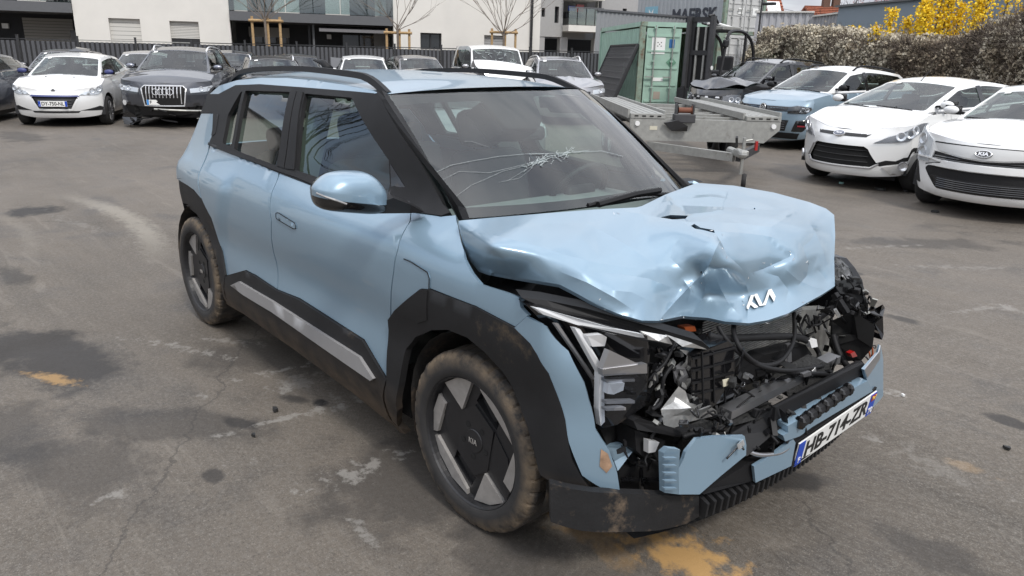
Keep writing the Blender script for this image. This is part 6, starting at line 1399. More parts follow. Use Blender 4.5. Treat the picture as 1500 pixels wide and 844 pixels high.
def facet(px, py):
    for P, D in TRI:
        (x1, y1), (x2, y2), (x3, y3) = P; den = (y2-y3)*(x1-x3)+(x3-x2)*(y1-y3)
        if abs(den) < 1e-9: continue
        a = ((y2-y3)*(px-x3)+(x3-x2)*(py-y3))/den; b = ((y3-y1)*(px-x3)+(x1-x3)*(py-y3))/den
        if a > -1e-6 and b > -1e-6 and a+b < 1+1e-6: return a*D[0]+b*D[1]+(1-a-b)*D[2]
    return None
def hoodpt(px, py):
    q = np.array((px/100, py/100)); r = np.linalg.norm(cx-q, axis=1); d = float(U(r)@wts[:n]+wts[n]+wts[n+1]*q[0]+wts[n+2]*q[1])
    fa = facet(px, py)
    if fa is not None: d = d*.74+fa*.26
    off = 0
    for P, h, w1, w2 in folds:
        e, sg, t = pl_dist(px, py, P)
        ww = w1 if sg < 0 else w2; k = math.exp(-e/ww)*min(1, 4*t+.05, 4*(1-t)+.05); off += h*k
    from_n = math.sin(px*.071+py*.043)*math.sin(py*.083-px*.021)*.0016
    return CAM+ray(px, py).normalized()*(d-off-from_n)
ho = [(672, 323.5), (720, 319), (800, 312.5), (870, 307), (932, 304), (940, 302), (975, 285), (1021, 268), (1075, 272), (1133, 282), (1185, 296), (1210, 305.5), (1222, 315), (1223.5, 345), (1222, 380), (1223, 419), (1205, 431), (1153.6, 459.5), (1125, 469), (1097, 473.6), (1062, 471), (1036.8, 465.6), (1000, 463), (964, 470), (940, 469.6), (905, 459.5), (875, 447), (845, 430), (820, 417), (759, 407), (716, 399), (702, 394), (690, 378), (681, 360)]
tears = [[(967, 318.5), (982, 315), (1008, 316), (1004, 320.5), (985, 321.5)], [(1012, 331), (1017, 328), (1026, 333.5), (1046, 337), (1047, 341.5), (1030, 337), (1018, 335)], [(1025, 396), (1030, 393), (1030, 400), (1027, 401)]]
BONN = panel('bonnet', hoodpt, ho, BL, EV, tears, sp=7.0, thick=.016, ctr=(.2, 0, .4)) if False else None
def cdt_creased(outline, holes, lines, sp):
    pts = []; edges = []; loops = [resample(outline, sp)]+[resample(h, sp*.7) for h in holes]
    for L in loops: b = len(pts); pts += L; edges += [(b+i, b+(i+1) % len(L)) for i in range(len(L))]
    for P in lines:
        q = [p for p in resample(P, sp, False) if inside(p, loops[0]) and not any(inside(p, h) for h in loops[1:])]
        b = len(pts); pts += q; edges += [(b+i, b+i+1) for i in range(len(q)-1) if math.hypot(q[i][0]-q[i+1][0], q[i][1]-q[i+1][1]) < sp*1.6]
    nl = len(edges); B = np.array(pts); x0, y0 = B.min(0); x1, y1 = B.max(0); y = y0; row = 0
    while y < y1:
        x = x0+(sp/2 if row % 2 else 0)
        while x < x1:
            if ((B-np.array((x, y)))**2).sum(1).min() > (sp*.5)**2: pts.append((x, y))
            x += sp
        y += sp*.87; row += 1
    res = delaunay_2d_cdt([V(p) for p in pts], edges, [], 0, 1e-6); vs = [(v.x, v.y) for v in res[0]]; fs = []
    for f in res[2]:
        c = (sum(vs[i][0] for i in f)/len(f), sum(vs[i][1] for i in f)/len(f))
        if inside(c, loops[0]) and not any(inside(c, h) for h in loops[1:]): fs.append(list(f))
    nb = len(pts) and sum(len(L) for L in loops); sharp = {tuple(sorted(e)) for k, e in enumerate(res[1]) if res[4][k] and min(res[4][k]) < nl and max(res[4][k]) >= nb}
    return vs, fs, sharp
vs2, fs2, sharp2 = cdt_creased(ho, tears, [f[0] for f in folds], 4.0)
P3 = [hoodpt(a, b) for a, b in vs2]
fs2 = [f if (P3[f[1]]-P3[f[0]]).cross(P3[f[2]]-P3[f[0]]).dot(CAM-P3[f[0]]) > 0 else f[::-1] for f in fs2]
ec = {(f[i], f[(i+1) % 3]) for f in fs2 for i in range(3)}; bd_ = [(a, b) for a, b in ec if (b, a) not in ec]
low = {}; allv = list(P3); nf = []
for e in bd_:
    for i in e:
        if i not in low: low[i] = (len(allv), len(allv)+1); allv += [P3[i].copy(), P3[i]+(P3[i]-CAM).normalized()*.008+V((-.004, 0, -.010))]
for a, b in bd_: nf.append([low[b][0], low[a][0], low[a][1], low[b][1]])
BONN = mesh('bonnet', allv, [list(f) for f in fs2]+nf, BL, EV)
for i in range(len(fs2)): BONN.data.polygons[i].use_smooth = True
for e in BONN.data.edges:
    if tuple(sorted(e.vertices)) in sharp2: e.use_edge_sharp = True
tag(BONN, 'torn and crumpled pale blue bonnet with a deep fold behind the white emblem')
# underside skin of the bonnet, dark
mesh('bonnet_lining', [p+(p-CAM).normalized()*.022 for p in P3], [list(f)[::-1] for f in fs2], M['black'], BONN, True)
# emblem letters lying on the bonnet
def strokes(L, w_=4.2, lift=.006):
    b = MB()
    for (x0, y0), (x1, y1) in L:
        q = [hoodpt(x0+(x1-x0)*i/4, y0+(y1-y0)*i/4) for i in range(5)]; q = [p+(CAM-p).normalized()*lift for p in q]; 
        b.tube(q, .0085, 6)
    return b
b = MB()
def flat(P, lift=.014, th=.010):
    q = [hoodpt(*p) for p in P]; v = [(CAM-p).normalized() for p in q]; k = len(q)
    b.add([p+d*lift for p, d in zip(q, v)]+[p+d*(lift-th) for p, d in zip(q, v)], [tuple(range(k))]+[(i, (i+1) % k, k+(i+1) % k, k+i) for i in range(k)])
em = lambda L: [(1080+x/15.34, 410+y/15.34) for x, y in L]
for q in ([(205, 610), (305, 345), (378, 335), (330, 490), (250, 660), (225, 650)], [(300, 560), (330, 490), (470, 600), (455, 620), (385, 632)], [(378, 345), (395, 320), (450, 308), (560, 540), (580, 575), (500, 588)], [(570, 560), (610, 470), (700, 225), (770, 200), (725, 320), (640, 560), (580, 578)], [(725, 320), (770, 200), (860, 370), (825, 490)]): flat(em(q))
b.build('emblem', M['white'], BONN)

rnd = random.Random(31)
for (x, y) in ((1029, 400), (1024, 408), (1012, 420), (1096, 402), (1110, 395), (1130, 388), (1050, 343), (1062, 366), (968, 465), (1008, 461), (1094, 440), (1160, 372), (1184, 384), (1120, 471), (1180, 446), (905, 311), (880, 446)):
    for k in range(2):
        x0, y0 = x+rnd.gauss(0, 4), y+rnd.gauss(0, 4); a = rnd.uniform(0, 3.1); L = rnd.uniform(2, 6); b = MB(); flat([(x0, y0), (x0+L*math.cos(a), y0+L*math.sin(a)), (x0+L*.6*math.cos(a)+.9, y0+L*.6*math.sin(a)+.9)], .0025, .002)
        b.build('paint_chip', M['alu'] if k else M['white'], BONN)
F_ = lambda px, py, x: pix(px, py, x=x)
def flatten(P):
    q = [F_(*p) for p in P]; c = sum(q, V((0, 0, 0)))/len(q); A_ = np.array([tuple(p-c) for p in q]); nrm = V(np.linalg.svd(A_)[2][2]); out = []
    for p in P: r_ = ray(p[0], p[1]); out.append(CAM+r_*((c-CAM).dot(nrm)/r_.dot(nrm)))
    return out
def sheet(name, P, m, depth=(-.03, 0, 0), par=EV, smooth=False):
    """a solid piece: traced outline [(px, py, x)] extruded backwards by depth"""
    return MB().prism([F_(*p) if len(p) == 3 else V(p) for p in P], (0, 0, 0), depth).build(name, m, par, smooth)
def cable(P, r, m=None, name='cable', n=6):
    return MB().tube(bezier_resample([F_(*p) for p in P], n), r, 8).build(name, m or M['plastic'], EV, True)
M['lamp_lens'] = glassmat('lamp_lens', (.85, .87, .9), .8, ior=1.22)
M['dull_orange'] = mat('dull_orange', (.33, .075, .02), .5)
GB, PL_, BLK = M['gloss_black'], M['plastic'], M['black']
M['alu_rough'] = mat('torn_aluminium', (.55, .55, .54), .35, .7, var=.2, vscale=25, bump=.3, bscale=40)
M['radiator'] = mat('radiator_fins', (.34, .34, .32), .5, .5, var=.2, vscale=30)
M['foam'] = mat('black_foam', (.022, .022, .022), .9, var=.35, vscale=30, bump=.8, bscale=90)
# engine bay floor and bulkhead that keep the depth of the bay dark
MB().box((-.02, 0, .62), (.06, 1.5, .76)).box((.12, 0, .30), (.55, 1.1, .10)).build('bulkhead', BLK, EV)
MB().box((.20, -.10, .68), (.30, .70, .36), bev=.04).build('drive_unit', mat('drive_unit', (.03, .03, .03), .6, var=.3, vscale=15, bump=.3), EV)
# inner fender with apron under the open gap
MB().add([V((-.18, -.74, 1.03)), V((.02, -.76, .97)), pix(707, 420, y=-.79), pix(766, 442, y=-.80), pix(830, 470, y=-.72), pix(900, 480, y=-.62), V((.36, -.60, .84)), V((.10, -.62, .95))], [(0, 1, 2, 7), (7, 2, 3), (7, 3, 4, 6), (4, 5, 6)]).build('inner_fender', PL_, EV)
# --- right headlight
lampbox = [(770, 446, .30), (800, 452, .36), (850, 466, .44), (905, 480, .52), (948, 492, .58), (952, 520, .58), (949, 560, .58), (944, 595, .56), (905, 622, .52), (876, 630, .47), (872, 600, .46), (860, 570, .44), (838, 525, .40), (805, 483, .35)]
HL = sheet('headlight', lampbox, GB, (-.10, .03, 0)); tag(HL, 'broken right-hand headlight with its housing laid open')
def hl(name, P, m, dx=.012, th=.02): return sheet(name, [(a, b_, x+dx) for a, b_, x in P], m, (-th, 0, 0), HL)
M['drl'] = mat('light_guide', (.62, .63, .64), .25)
hl('daytime_light', [(783, 451, .33), (800, 454, .355), (850, 468, .44), (905, 483, .52), (942, 490, .575), (944, 495, .575), (900, 490, .51), (845, 476, .43), (796, 461, .35)], M['drl'])
hl('daytime_light', [(842, 481, .43), (850, 482, .435), (884, 540, .49), (886, 618, .49), (880, 624, .48), (877, 600, .48), (878, 546, .48)], M['drl'], .02)
hl('reflector', [(860, 492, .46), (882, 490, .49), (889, 494, .50), (886, 507, .49), (868, 508, .47)], M['reflector'], .02)
hl('lamp_cover', [(893, 513, .51), (945, 538, .575), (882, 542, .50)], M['alu'], .03)
hl('lamp_cover', [(882, 541, .50), (948, 533, .58), (948, 547, .58), (884, 551, .50)], M['alu'], .032)
hl('reflector', [(892, 562, .51), (915, 561, .54), (913, 572, .54), (899, 578, .515), (890, 577, .51)], M['reflector'], .024)
for y in (556, 588, 598): hl('lamp_bar', [(888, y, .50), (930 if y != 598 else 917, y-1, .55), (930 if y != 598 else 917, y+3, .55), (888, y+4, .50)], M['alu'] if y == 556 else M['silver_trim'], .026)
hl('lamp_bezel', [(812, 474, .37), (818, 474, .38), (866, 545, .455), (872, 556, .46), (868, 556, .45)], M['silver_trim'], .014, .01)
hl('lamp_bezel', [(850, 478, .44), (856, 478, .445), (950, 498, .58), (950, 501, .58)], PL_, .022, .01)
lp = [F_(884, 550, .545), F_(948, 546, .61), F_(948, 592, .60), F_(905, 622, .56), F_(884, 628, .53)]
MB().prism(lp, (0, 0, 0), (-.008, 0, 0)).build('lens', M['lamp_lens'], HL)
# dark fin along the bonnet gap with its scuffed end
fin = [(764, 436, .28), (800, 440, .33), (860, 452, .42), (930, 472, .52), (990, 489, .60), (1028, 500, .64), (1042, 512, .65), (1020, 508, .63), (985, 500, .59), (935, 490, .53), (880, 478, .48), (820, 462, .37), (785, 450, .31)]
sheet('bonnet_trim', fin, M['cladding'], (-.05, .02, .01))
sheet('torn_trim', [(938, 485, .56), (978, 492, .605), (985, 505, .61), (965, 500, .60), (945, 497, .57)], M['alu_rough'], (-.004, 0, 0)); sheet('torn_trim', [(975, 490, .61), (1015, 503, .65), (1036, 512, .66), (1000, 508, .64)], M['alu_rough'], (-.004, 0, 0))
# dark structure behind the headlight and bumper corner
for P in ([(948, 500, .50), (1010, 508, .52), (1005, 600, .50), (975, 640, .50), (945, 620, .48)], [(880, 630, .45), (960, 600, .46), (1000, 640, .50), (1000, 730, .52), (905, 728, .50), (895, 665, .46)]): sheet('front_carrier', P, BLK, (-.10, .02, 0))
rnd = random.Random(11)
for i in range(26):      # brackets, ribs and broken clips seen beside the lamp
    x = 945+rnd.random()*60; y = 500+rnd.random()*130; L = 8+rnd.random()*22; a = rnd.random()*3.14; d = .52+rnd.random()*.06
    p, q = F_(x, y, d), F_(x+L*math.cos(a), y+L*math.sin(a), d+.01)
    MB().bar(p, q, .012+rnd.random()*.02, .006).build('bracket', [PL_, GB, M['cladding']][i % 3], EV)
# bumper corner in body colour and lower parts
bc = [(756.7, 479.7, .20), (774.4, 463.5, .25), (801.7, 478.5, .31), (832.5, 514, .37), (856, 560, .41), (862.8, 584.8, .43), (872.3, 627.5, .45), (891, 656, .48), (903, 689, .50), (907.8, 722, .51), (881.7, 712.8, .49), (853, 694, .46), (834.4, 646.4, .43), (824.9, 599, .40), (806, 556, .35), (777.5, 509, .26)]
def cornfn(px, py): return sk(*hit(sk, px, py, (-sk.aD+.06, .6)))
bcc = [hit(sk, p[0], p[1], (-sk.S(min(.3, p[2])), .6)) for p in bc]
CO = panel('bumper_corner', sk, bcc, BL, EV, sp=.035, thick=.012, off=.010, ctr=CTR); tag(CO, 'pale blue bumper corner torn loose and stained with rust')
M['rust'] = mat('rust_stain', (.30, .19, .12), .7, var=.3, vscale=40)
panel('rust_stain', sk, [hit(sk, *p, (-sk.aD+.04, .5)) for p in ((880, 655), (890, 662), (896, 680), (888, 690), (878, 680))], M['rust'], CO, sp=.02, thick=0, off=.0125, ctr=CTR)
# lower black valance: skin below z .37, from the arch to the ribbed grille
M['valance'] = mat('scraped_valance', (.018, .018, .019), .58, spec=.25, var=.25, vscale=6, dirt=(.13, .098, .070), dscale=9, dthr=.53, bump=.15, bscale=90)
def nose(y, z):      # lower bumper front in plan, pushed 0.12 m towards the left
    q = (y-.06)/.94; return V((.75-.23*abs(q)**2.6-.05*max(0, (.22-z)/.1), y, z))
va = [hit(nose, *p, (-.6, .25)) for p in ((806, 709), (835, 716), (868, 721), (940, 724), (1024, 727), (1024, 757), (1005, 768), (965, 777), (929, 779), (880, 780), (853, 778), (828, 772), (807, 765))]
panel('bumper_valance', nose, va, M['valance'], EV, sp=.05, thick=.03, ctr=CTR)
MB().add([nose(y, .17)-V((.02, 0, 0)) if i == 0 else V((.40, y, .20)) for y in [-.66+.1*k for k in range(15)] for i in (0, 1)], [(2*k, 2*k+1, 2*k+3, 2*k+2) for k in range(14)]).build('undertray', BLK, EV)
# ribbed lower grille
g0, g1 = hit(nose, 1026, 743, (-.3, .25)), hit(nose, 1262, 626, (.5, .3)); N = 32
MB().add([nose(g0[0]+(g1[0]-g0[0])*i/12, (g0[1]+(g1[1]-g0[1])*i/12)+dz)-V((.045, 0, 0)) for i in range(13) for dz in (-.055, .06)], [(2*k, 2*k+1, 2*k+3, 2*k+2) for k in range(12)]).build('lower_grille', BLK, EV)
for i in range(N):
    t = (i+.5)/N; y = g0[0]+(g1[0]-g0[0])*t; z = g0[1]+(g1[1]-g0[1])*t; h = .046-.016*t
    p = nose(y, z); MB().add([p+V(a) for a in ((.012, -.006, -h*.8), (.012, .006, -h*.8), (-.05, .012, -h), (-.05, -.012, -h), (.016, -.006, h*.35), (.016, .006, h*.35), (-.05, .012, h), (-.05, -.012, h))], [(0, 1, 5, 4), (1, 2, 6, 5), (3, 0, 4, 7), (4, 5, 6, 7), (0, 3, 2, 1)]).build('grille_rib', M['cladding'], EV)
# bumper remains in body colour
def blue(P, th=(-.012, .003, 0), nm='bumper_piece'): return MB().prism(flatten(P), (0, 0, 0), th).build(nm, BL, EV)
z5 = lambda x, y: (950+x/2.344, 430+y/2.344)
def Z5(L): return [(*z5(x, y), d) for x, y, d in L]
B1 = blue(Z5([(120, 570, .70), (128, 545, .70), (165, 500, .70), (230, 492, .72), (330, 490, .755), (336, 520, .757), (335, 555, .757), (250, 625, .745), (175, 690, .725), (103, 690, .695), (104, 600, .695)])); tag(B1, 'pale blue bumper fragment hanging on the near side')
blue(Z5([(52, 548, .66), (70, 532, .67), (108, 536, .70), (104, 600, .70), (102, 690, .70), (55, 684, .665)]), (-.02, 0, 0))
for k in range(5): blue(Z5([(56, 565+k*26, .672), (98, 565+k*26, .704), (98, 571+k*26, .704), (56, 571+k*26, .672)]), (-.012, 0, 0), 'clip_rib')
B2 = blue(Z5([(368, 650, .765), (362, 594, .763), (440, 545, .775), (497, 500, .783), (505, 512, .785), (490, 592, .785)])); tag(B2, 'pale blue bumper strip beside the number plate')
blue(Z5([(462, 488, .785), (480, 478, .787), (478, 455, .785), (560, 410, .795), (690, 332, .81), (752, 300, .815), (770, 335, .82), (560, 460, .797), (520, 490, .79), (470, 508, .785)]), (-.04, 0, .005))
B3 = blue(Z5([(740, 262, .80), (790, 205, .795), (797, 178, .785), (806, 225, .79), (806, 350, .79), (796, 365, .80), (770, 392, .815), (762, 340, .815)])); tag(B3, 'bent pale blue bumper end on the far side')
sheet('torn_trim', Z5([(742, 262, .81), (792, 200, .80), (797, 178, .79), (795, 225, .797), (752, 290, .812)]), M['alu'], (-.004, 0, 0))
sheet('bumper_carrier', Z5([(500, 495, .77), (780, 320, .80), (785, 345, .80), (770, 400, .80), (690, 455, .79), (600, 520, .78), (490, 600, .77)]), PL_, (-.03, 0, 0))
sheet('bumper_carrier', Z5([(205, 670, .70), (340, 585, .74), (420, 560, .75), (372, 640, .755), (190, 690, .71)]), PL_, (-.03, 0, 0))
MB().tube([F_(*z5(x, y), d) for x, y, d in ((515, 448, .79), (560, 415, .795), (610, 380, .80), (690, 325, .81))], .020, 8).build('absorber_bar', M['plastic'], EV)
for k in range(7):
    t = k/6; p = F_(*z5(520+165*t, 444-115*t), .795+.02*t); MB().ball(p, (.022, .010, .026), 8, 5).build('absorber_rib', GB, EV)
Rp = Matrix(((0.06989, 0.98912, 0.12947), (0.14859, -0.13867, 0.97913), (0.98643, -0.04919, -0.15666))).transposed()
plate('HB-714-ZR', EV, (0.7905, 0.2475, 0.3530), Rp.col[2], Rp.col[1], dep='70', sq=1.04)
pl = COL.objects.get('number_plate') or [o for o in COL.objects if o.name.startswith('number_plate')][-1]
rg = [o for o in EV.children if o.name.startswith('number_plate')][-1]; rg.matrix_local = Matrix.Translation((0.7905, 0.2475, 0.3530))@Rp.to_4x4()
cr = MB().box((.239, .033, .006), (.030, .026, .002)).build('region_crest', M['red'], rg)
MB().box((.239, .033, .0075), (.012, .010, .002)).box((.228, .040, .0075), (.006, .008, .002)).box((.250, .040, .0075), (.006, .008, .002)).build('crest_mark', mat('crest_gold', (.75, .5, .1), .5), rg)
MB().box((0, .0, -.010), (.54, .125, .008)).build('plate_holder', PL_, rg)
# radiator pack, fan shroud and label
RA = sheet('radiator', [(1020, 515, .50), (1062, 486, .50), (1085, 470, .50), (1160, 455, .50), (1216, 452, .50), (1218, 535, .50), (1160, 560, .50), (1080, 575, .50)], M['radiator'], (-.05, 0, 0))
for i in range(34):
    t = i/33; x0, y0 = 1018+(1082-1018)*t*0+2, 0
    a = F_(1085-t*40 if False else 1030+8*t, 512+60*t*0.98, .505); 
    z = .80-.30*t; MB().bar(V((.506, -.27+.0*t, z)), V((.506, .42, z)), .004, .0035).build('radiator_fin', M['alu_rough'], RA)
SH = sheet('fan_shroud', [(1012, 522, .62), (1030, 512, .63), (1066, 500, .64), (1076, 506, .645), (1076, 545, .645), (1080, 578, .645), (1050, 592, .64), (1030, 604, .63), (1016, 598, .62), (1012, 575, .62)], GB, (-.09, 0, 0))
for y in (522, 540, 558, 575): MB().bar(F_(1014, y+4, .628), F_(1076, y-12, .648), .005, .006).build('shroud_rib', PL_, SH)
for x in (1028, 1044, 1060): MB().bar(F_(x, 515, .636), F_(x+2, 590, .642), .005, .006).build('shroud_rib', PL_, SH)
sheet('label', [(1059, 557, .66), (1074, 553, .662), (1075, 562, .662), (1060, 567, .66)], mat('label_cream', (.62, .58, .45), .6), (-.003, 0, 0), SH)
fo = MB(); rnd = random.Random(5)
prev = None
for i in range(9):       # torn foil edge of the condenser
    y = 512+i*9; w0 = rnd.gauss(0, 4); p = F_(1000+w0, y, .585+rnd.random()*.03); q = F_(1012+rnd.gauss(0, 2), y+2, .60)
    if prev: fo.add([prev[0], prev[1], q, p], [(0, 1, 2, 3)])
    prev = (p, q)
fo.build('condenser_foil', M['alu_rough'], EV)
sheet('cooling_duct', [(1078, 545, .56), (1120, 520, .57), (1180, 505, .58), (1190, 520, .585), (1150, 545, .58), (1090, 565, .57)], PL_, (-.06, 0, 0))
# crossmember and crumpled metal
MB().bar(F_(1062, 605, .655), F_(1222, 524, .675), .05, .03).build('bumper_beam', M['alu'], EV)
def crump(P, m, name, seed, amp=.012):
    r_ = random.Random(seed); c = F_(sum(p[0] for p in P)/len(P), sum(p[1] for p in P)/len(P), sum(p[2] for p in P)/len(P)); q = [F_(*p) for p in P]; vs = [c+V((amp*2, 0, amp))]; k = len(q)
    for p in q: vs += [p, (p+c)/2+V((r_.gauss(0, amp), r_.gauss(0, amp), r_.gauss(0, amp)))]
    fs = []
    for i in range(k): j = (i+1) % k; fs += [(0, 2+2*i, 2+2*j), (1+2*i, 1+2*j, 2+2*j, 2+2*i)]
    return MB().add(vs, fs).build(name, m, EV)
crump([(968, 600, .60), (985, 578, .60), (994, 566, .60), (1004, 573, .61), (1010, 590, .62), (1050, 602, .63), (1052, 608, .63), (1010, 618, .62), (985, 628, .61), (972, 622, .60)], M['alu_rough'], 'crumpled_bracket', 1)
crump([(1005, 574, .60), (1016, 570, .61), (1020, 596, .615), (1008, 590, .61)], M['alu_rough'], 'crumpled_bracket', 2)
crump([(985, 540, .585), (1004, 525, .59), (1008, 555, .59), (1000, 572, .59), (988, 560, .585)], mat('bent_grey_plastic', (.10, .10, .105), .5, var=.2), 'bent_flap', 3)
crump([(1010, 622, .62), (1030, 614, .63), (1060, 622, .65), (1062, 640, .66), (1035, 645, .66), (1012, 640, .64)], M['foam'], 'foam_absorber', 4, .02)
crump([(1060, 610, .64), (1100, 586, .66), (1130, 590, .68), (1128, 625, .69), (1088, 640, .68), (1062, 636, .66)], M['foam'], 'foam_absorber', 6, .02)
FA = sheet('foam_absorber', [(1150, 568, .68), (1160, 555, .68), (1205, 530, .70), (1216, 534, .705), (1220, 545, .71), (1186, 570, .70), (1155, 582, .69)], M['foam'], (-.06, 0, .01))
sheet('bumper_shelf', [(1062, 640, .68), (1132, 598, .70), (1262, 528, .76), (1275, 545, .78), (1200, 590, .77), (1140, 630, .76), (1095, 668, .75), (1072, 672, .72)], PL_, (-.02, 0, -.008))
for i in range(7):
    t = i/6; MB().bar(F_(1130+132*t, 612-68*t, .73+.04*t), F_(1134+132*t, 640-72*t, .765+.03*t), .018, .03).build('shelf_rib', M['cladding'], EV)
MB().bar(F_(1133, 606, .745), F_(1262, 540, .785), .012, .05).build('bumper_carrier', PL_, EV)
sheet('air_flap', [(928, 617, .56), (936, 613, .57), (990, 628, .62), (1012, 634, .64), (1008, 641, .64), (990, 640, .62), (960, 634, .59), (934, 630, .57)], M['cladding'], (-.05, 0, 0))
FO_ = sheet('fog_light', [(930, 630, .54), (958, 640, .57), (975, 645, .585), (968, 665, .58), (945, 672, .56), (932, 660, .55)], PL_, (-.08, 0, 0))
sheet('reflector', [(950, 645, .585), (966, 648, .595), (960, 662, .59), (950, 664, .585)], M['reflector'], (-.02, 0, 0), FO_)
sheet('bumper_bracket', [(905, 686, .49), (930, 684, .52), (936, 672, .52), (966, 672, .56), (970, 690, .57), (968, 722, .57), (910, 722, .50)], PL_, (-.06, 0, 0))
MB().bar(F_(910, 702, .53), F_(966, 702, .585), .012, .008).build('bracket', GB, EV); MB().bar(F_(938, 674, .56), F_(940, 720, .56), .012, .008).build('bracket', GB, EV)
sheet('bumper_support', [(888, 655, .46), (925, 648, .51), (928, 660, .51), (905, 690, .50), (900, 676, .48)], BL, (-.02, 0, 0))
# cables and hoses
cable([(1038, 492, .58), (1060, 496, .60), (1110, 494, .60), (1160, 493, .60), (1180, 498, .60), (1192, 505, .59)], .014, name='hose')
cable([(1075, 474, .58), (1076, 492, .62), (1088, 515, .66), (1112, 534, .68), (1140, 531, .67), (1158, 510, .64), (1164, 485, .60), (1163, 458, .56)], .0085)
cable([(1052, 478, .58), (1066, 500, .62), (1092, 524, .66), (1120, 538, .69), (1160, 543, .70), (1205, 536, .70)], .008)
cable([(1120, 540, .68), (1170, 546, .70), (1210, 548, .71), (1250, 558, .74), (1262, 552, .75)], .010)
cable([(1188, 500, .58), (1200, 520, .60), (1192, 536, .64), (1170, 542, .68)], .010, name='hose')
cable([(1220, 490, .60), (1228, 515, .64), (1240, 535, .68), (1252, 545, .70)], .013, name='hose')
cable([(1085, 655, .72), (1110, 666, .755), (1140, 664, .77), (1155, 655, .775)], .008, M['alu'])
for k, P in enumerate(([(960, 545, .60), (975, 530, .60), (990, 500, .60)], [(955, 600, .60), (968, 588, .60), (972, 555, .60), (985, 535, .60)], [(1090, 600, .66), (1110, 578, .66), (1125, 572, .66), (1150, 560, .67)], [(1205, 470, .52), (1220, 500, .55), (1232, 470, .52), (1258, 485, .56)], [(1188, 478, .54), (1210, 455, .50), (1240, 440, .48)], [(1000, 640, .64), (1030, 632, .66), (1060, 628, .68)])): cable(P, .005+.0015*(k % 3))
cable([(970, 620, .585), (952, 650, .57), (975, 690, .58)], .006, M['orange'] if False else None)
sheet('connector', [(1186, 500, .62), (1196, 497, .625), (1198, 508, .625), (1189, 510, .62)], M['white'], (-.02, 0, 0)); sheet('connector', [(1176, 548, .72), (1188, 544, .72), (1189, 550, .72), (1178, 553, .72)], M['alu'], (-.02, 0, 0))
sheet('connector', [(1246, 518, .70), (1252, 515, .70), (1256, 522, .70), (1249, 524, .70)], M['red'], (-.02, 0, 0)); sheet('connector', [(1003, 480, .49), (1018, 478, .50), (1020, 485, .50), (1005, 487, .49)], M['dull_orange'], (-.03, 0, 0))
sheet('coolant_pipe', [(1153, 505, .63), (1159, 503, .63), (1160, 530, .63), (1154, 532, .63)], M['alu'], (-.01, 0, 0))
# far-side corner: left headlight, torn arch liner, dark bay pieces
LHL = sheet('headlight', [(1222, 372, pix(1222, 372, y=0.790).x), (1240, 378, pix(1240, 378, y=0.790).x), (1252, 392, pix(1252, 392, y=0.790).x), (1263, 410, pix(1263, 410, y=0.790).x), (1268, 435, pix(1268, 435, y=0.790).x), (1262, 452, pix(1262, 452, y=0.790).x), (1235, 462, pix(1235, 462, y=0.790).x), (1224, 440, pix(1224, 440, y=0.790).x)], GB, (-.10, -.05, 0)); tag(LHL, 'pushed-in left-hand headlight past the bonnet edge')
sheet('daytime_light', [(1222, 375, pix(1222, 375, y=0.600).x), (1232, 380, pix(1232, 380, y=0.600).x), (1244, 392, pix(1244, 392, y=0.600).x), (1252, 408, pix(1252, 408, y=0.600).x), (1246, 409, pix(1246, 409, y=0.600).x), (1238, 396, pix(1238, 396, y=0.600).x), (1226, 384, pix(1226, 384, y=0.600).x)], M['drl'], (-.015, 0, 0), LHL)
sheet('reflector', [(1226, 392, pix(1226, 392, y=0.590).x), (1236, 394, pix(1236, 394, y=0.590).x), (1240, 406, pix(1240, 406, y=0.590).x), (1232, 412, pix(1232, 412, y=0.590).x), (1225, 404, pix(1225, 404, y=0.590).x)], M['reflector'], (-.02, 0, 0), LHL)
crump([(1262, 452, pix(1262, 452, y=0.820).x), (1272, 455, pix(1272, 455, y=0.820).x), (1277, 444, pix(1277, 444, y=0.820).x), (1282, 452, pix(1282, 452, y=0.820).x), (1293, 446, pix(1293, 446, y=0.820).x), (1288, 462, pix(1288, 462, y=0.820).x), (1290, 472, pix(1290, 472, y=0.820).x), (1275, 482, pix(1275, 482, y=0.820).x), (1292, 498, pix(1292, 498, y=0.820).x), (1272, 492, pix(1272, 492, y=0.820).x), (1258, 478, pix(1258, 478, y=0.820).x)], GB, 'torn_liner', 8, .02)
crump([(1238, 428, pix(1238, 428, y=0.740).x), (1262, 420, pix(1262, 420, y=0.740).x), (1268, 450, pix(1268, 450, y=0.740).x), (1252, 470, pix(1252, 470, y=0.740).x), (1236, 462, pix(1236, 462, y=0.740).x)], PL_, 'torn_liner', 9, .015)
crump([(1218, 470, pix(1218, 470, y=0.600).x), (1250, 455, pix(1250, 455, y=0.600).x), (1282, 478, pix(1282, 478, y=0.600).x), (1278, 510, pix(1278, 510, y=0.600).x), (1262, 528, pix(1262, 528, y=0.600).x), (1230, 530, pix(1230, 530, y=0.600).x), (1214, 505, pix(1214, 505, y=0.600).x)], BLK, 'washer_bottle', 10, .03)
crump([(1224, 500, pix(1224, 500, y=0.660).x), (1255, 490, pix(1255, 490, y=0.660).x), (1272, 505, pix(1272, 505, y=0.660).x), (1262, 525, pix(1262, 525, y=0.660).x), (1235, 528, pix(1235, 528, y=0.660).x)], M['plastic'], 'washer_bottle', 12, .02)
MB().bar(pix(1222, 430, y=0.66), pix(1252, 476, y=0.66), .03, .02).build('bay_strut', M['cladding'], EV); MB().bar(pix(1180, 480, y=0.50), pix(1225, 448, y=0.66), .02, .015).build('bay_strut', M['cladding'], EV)
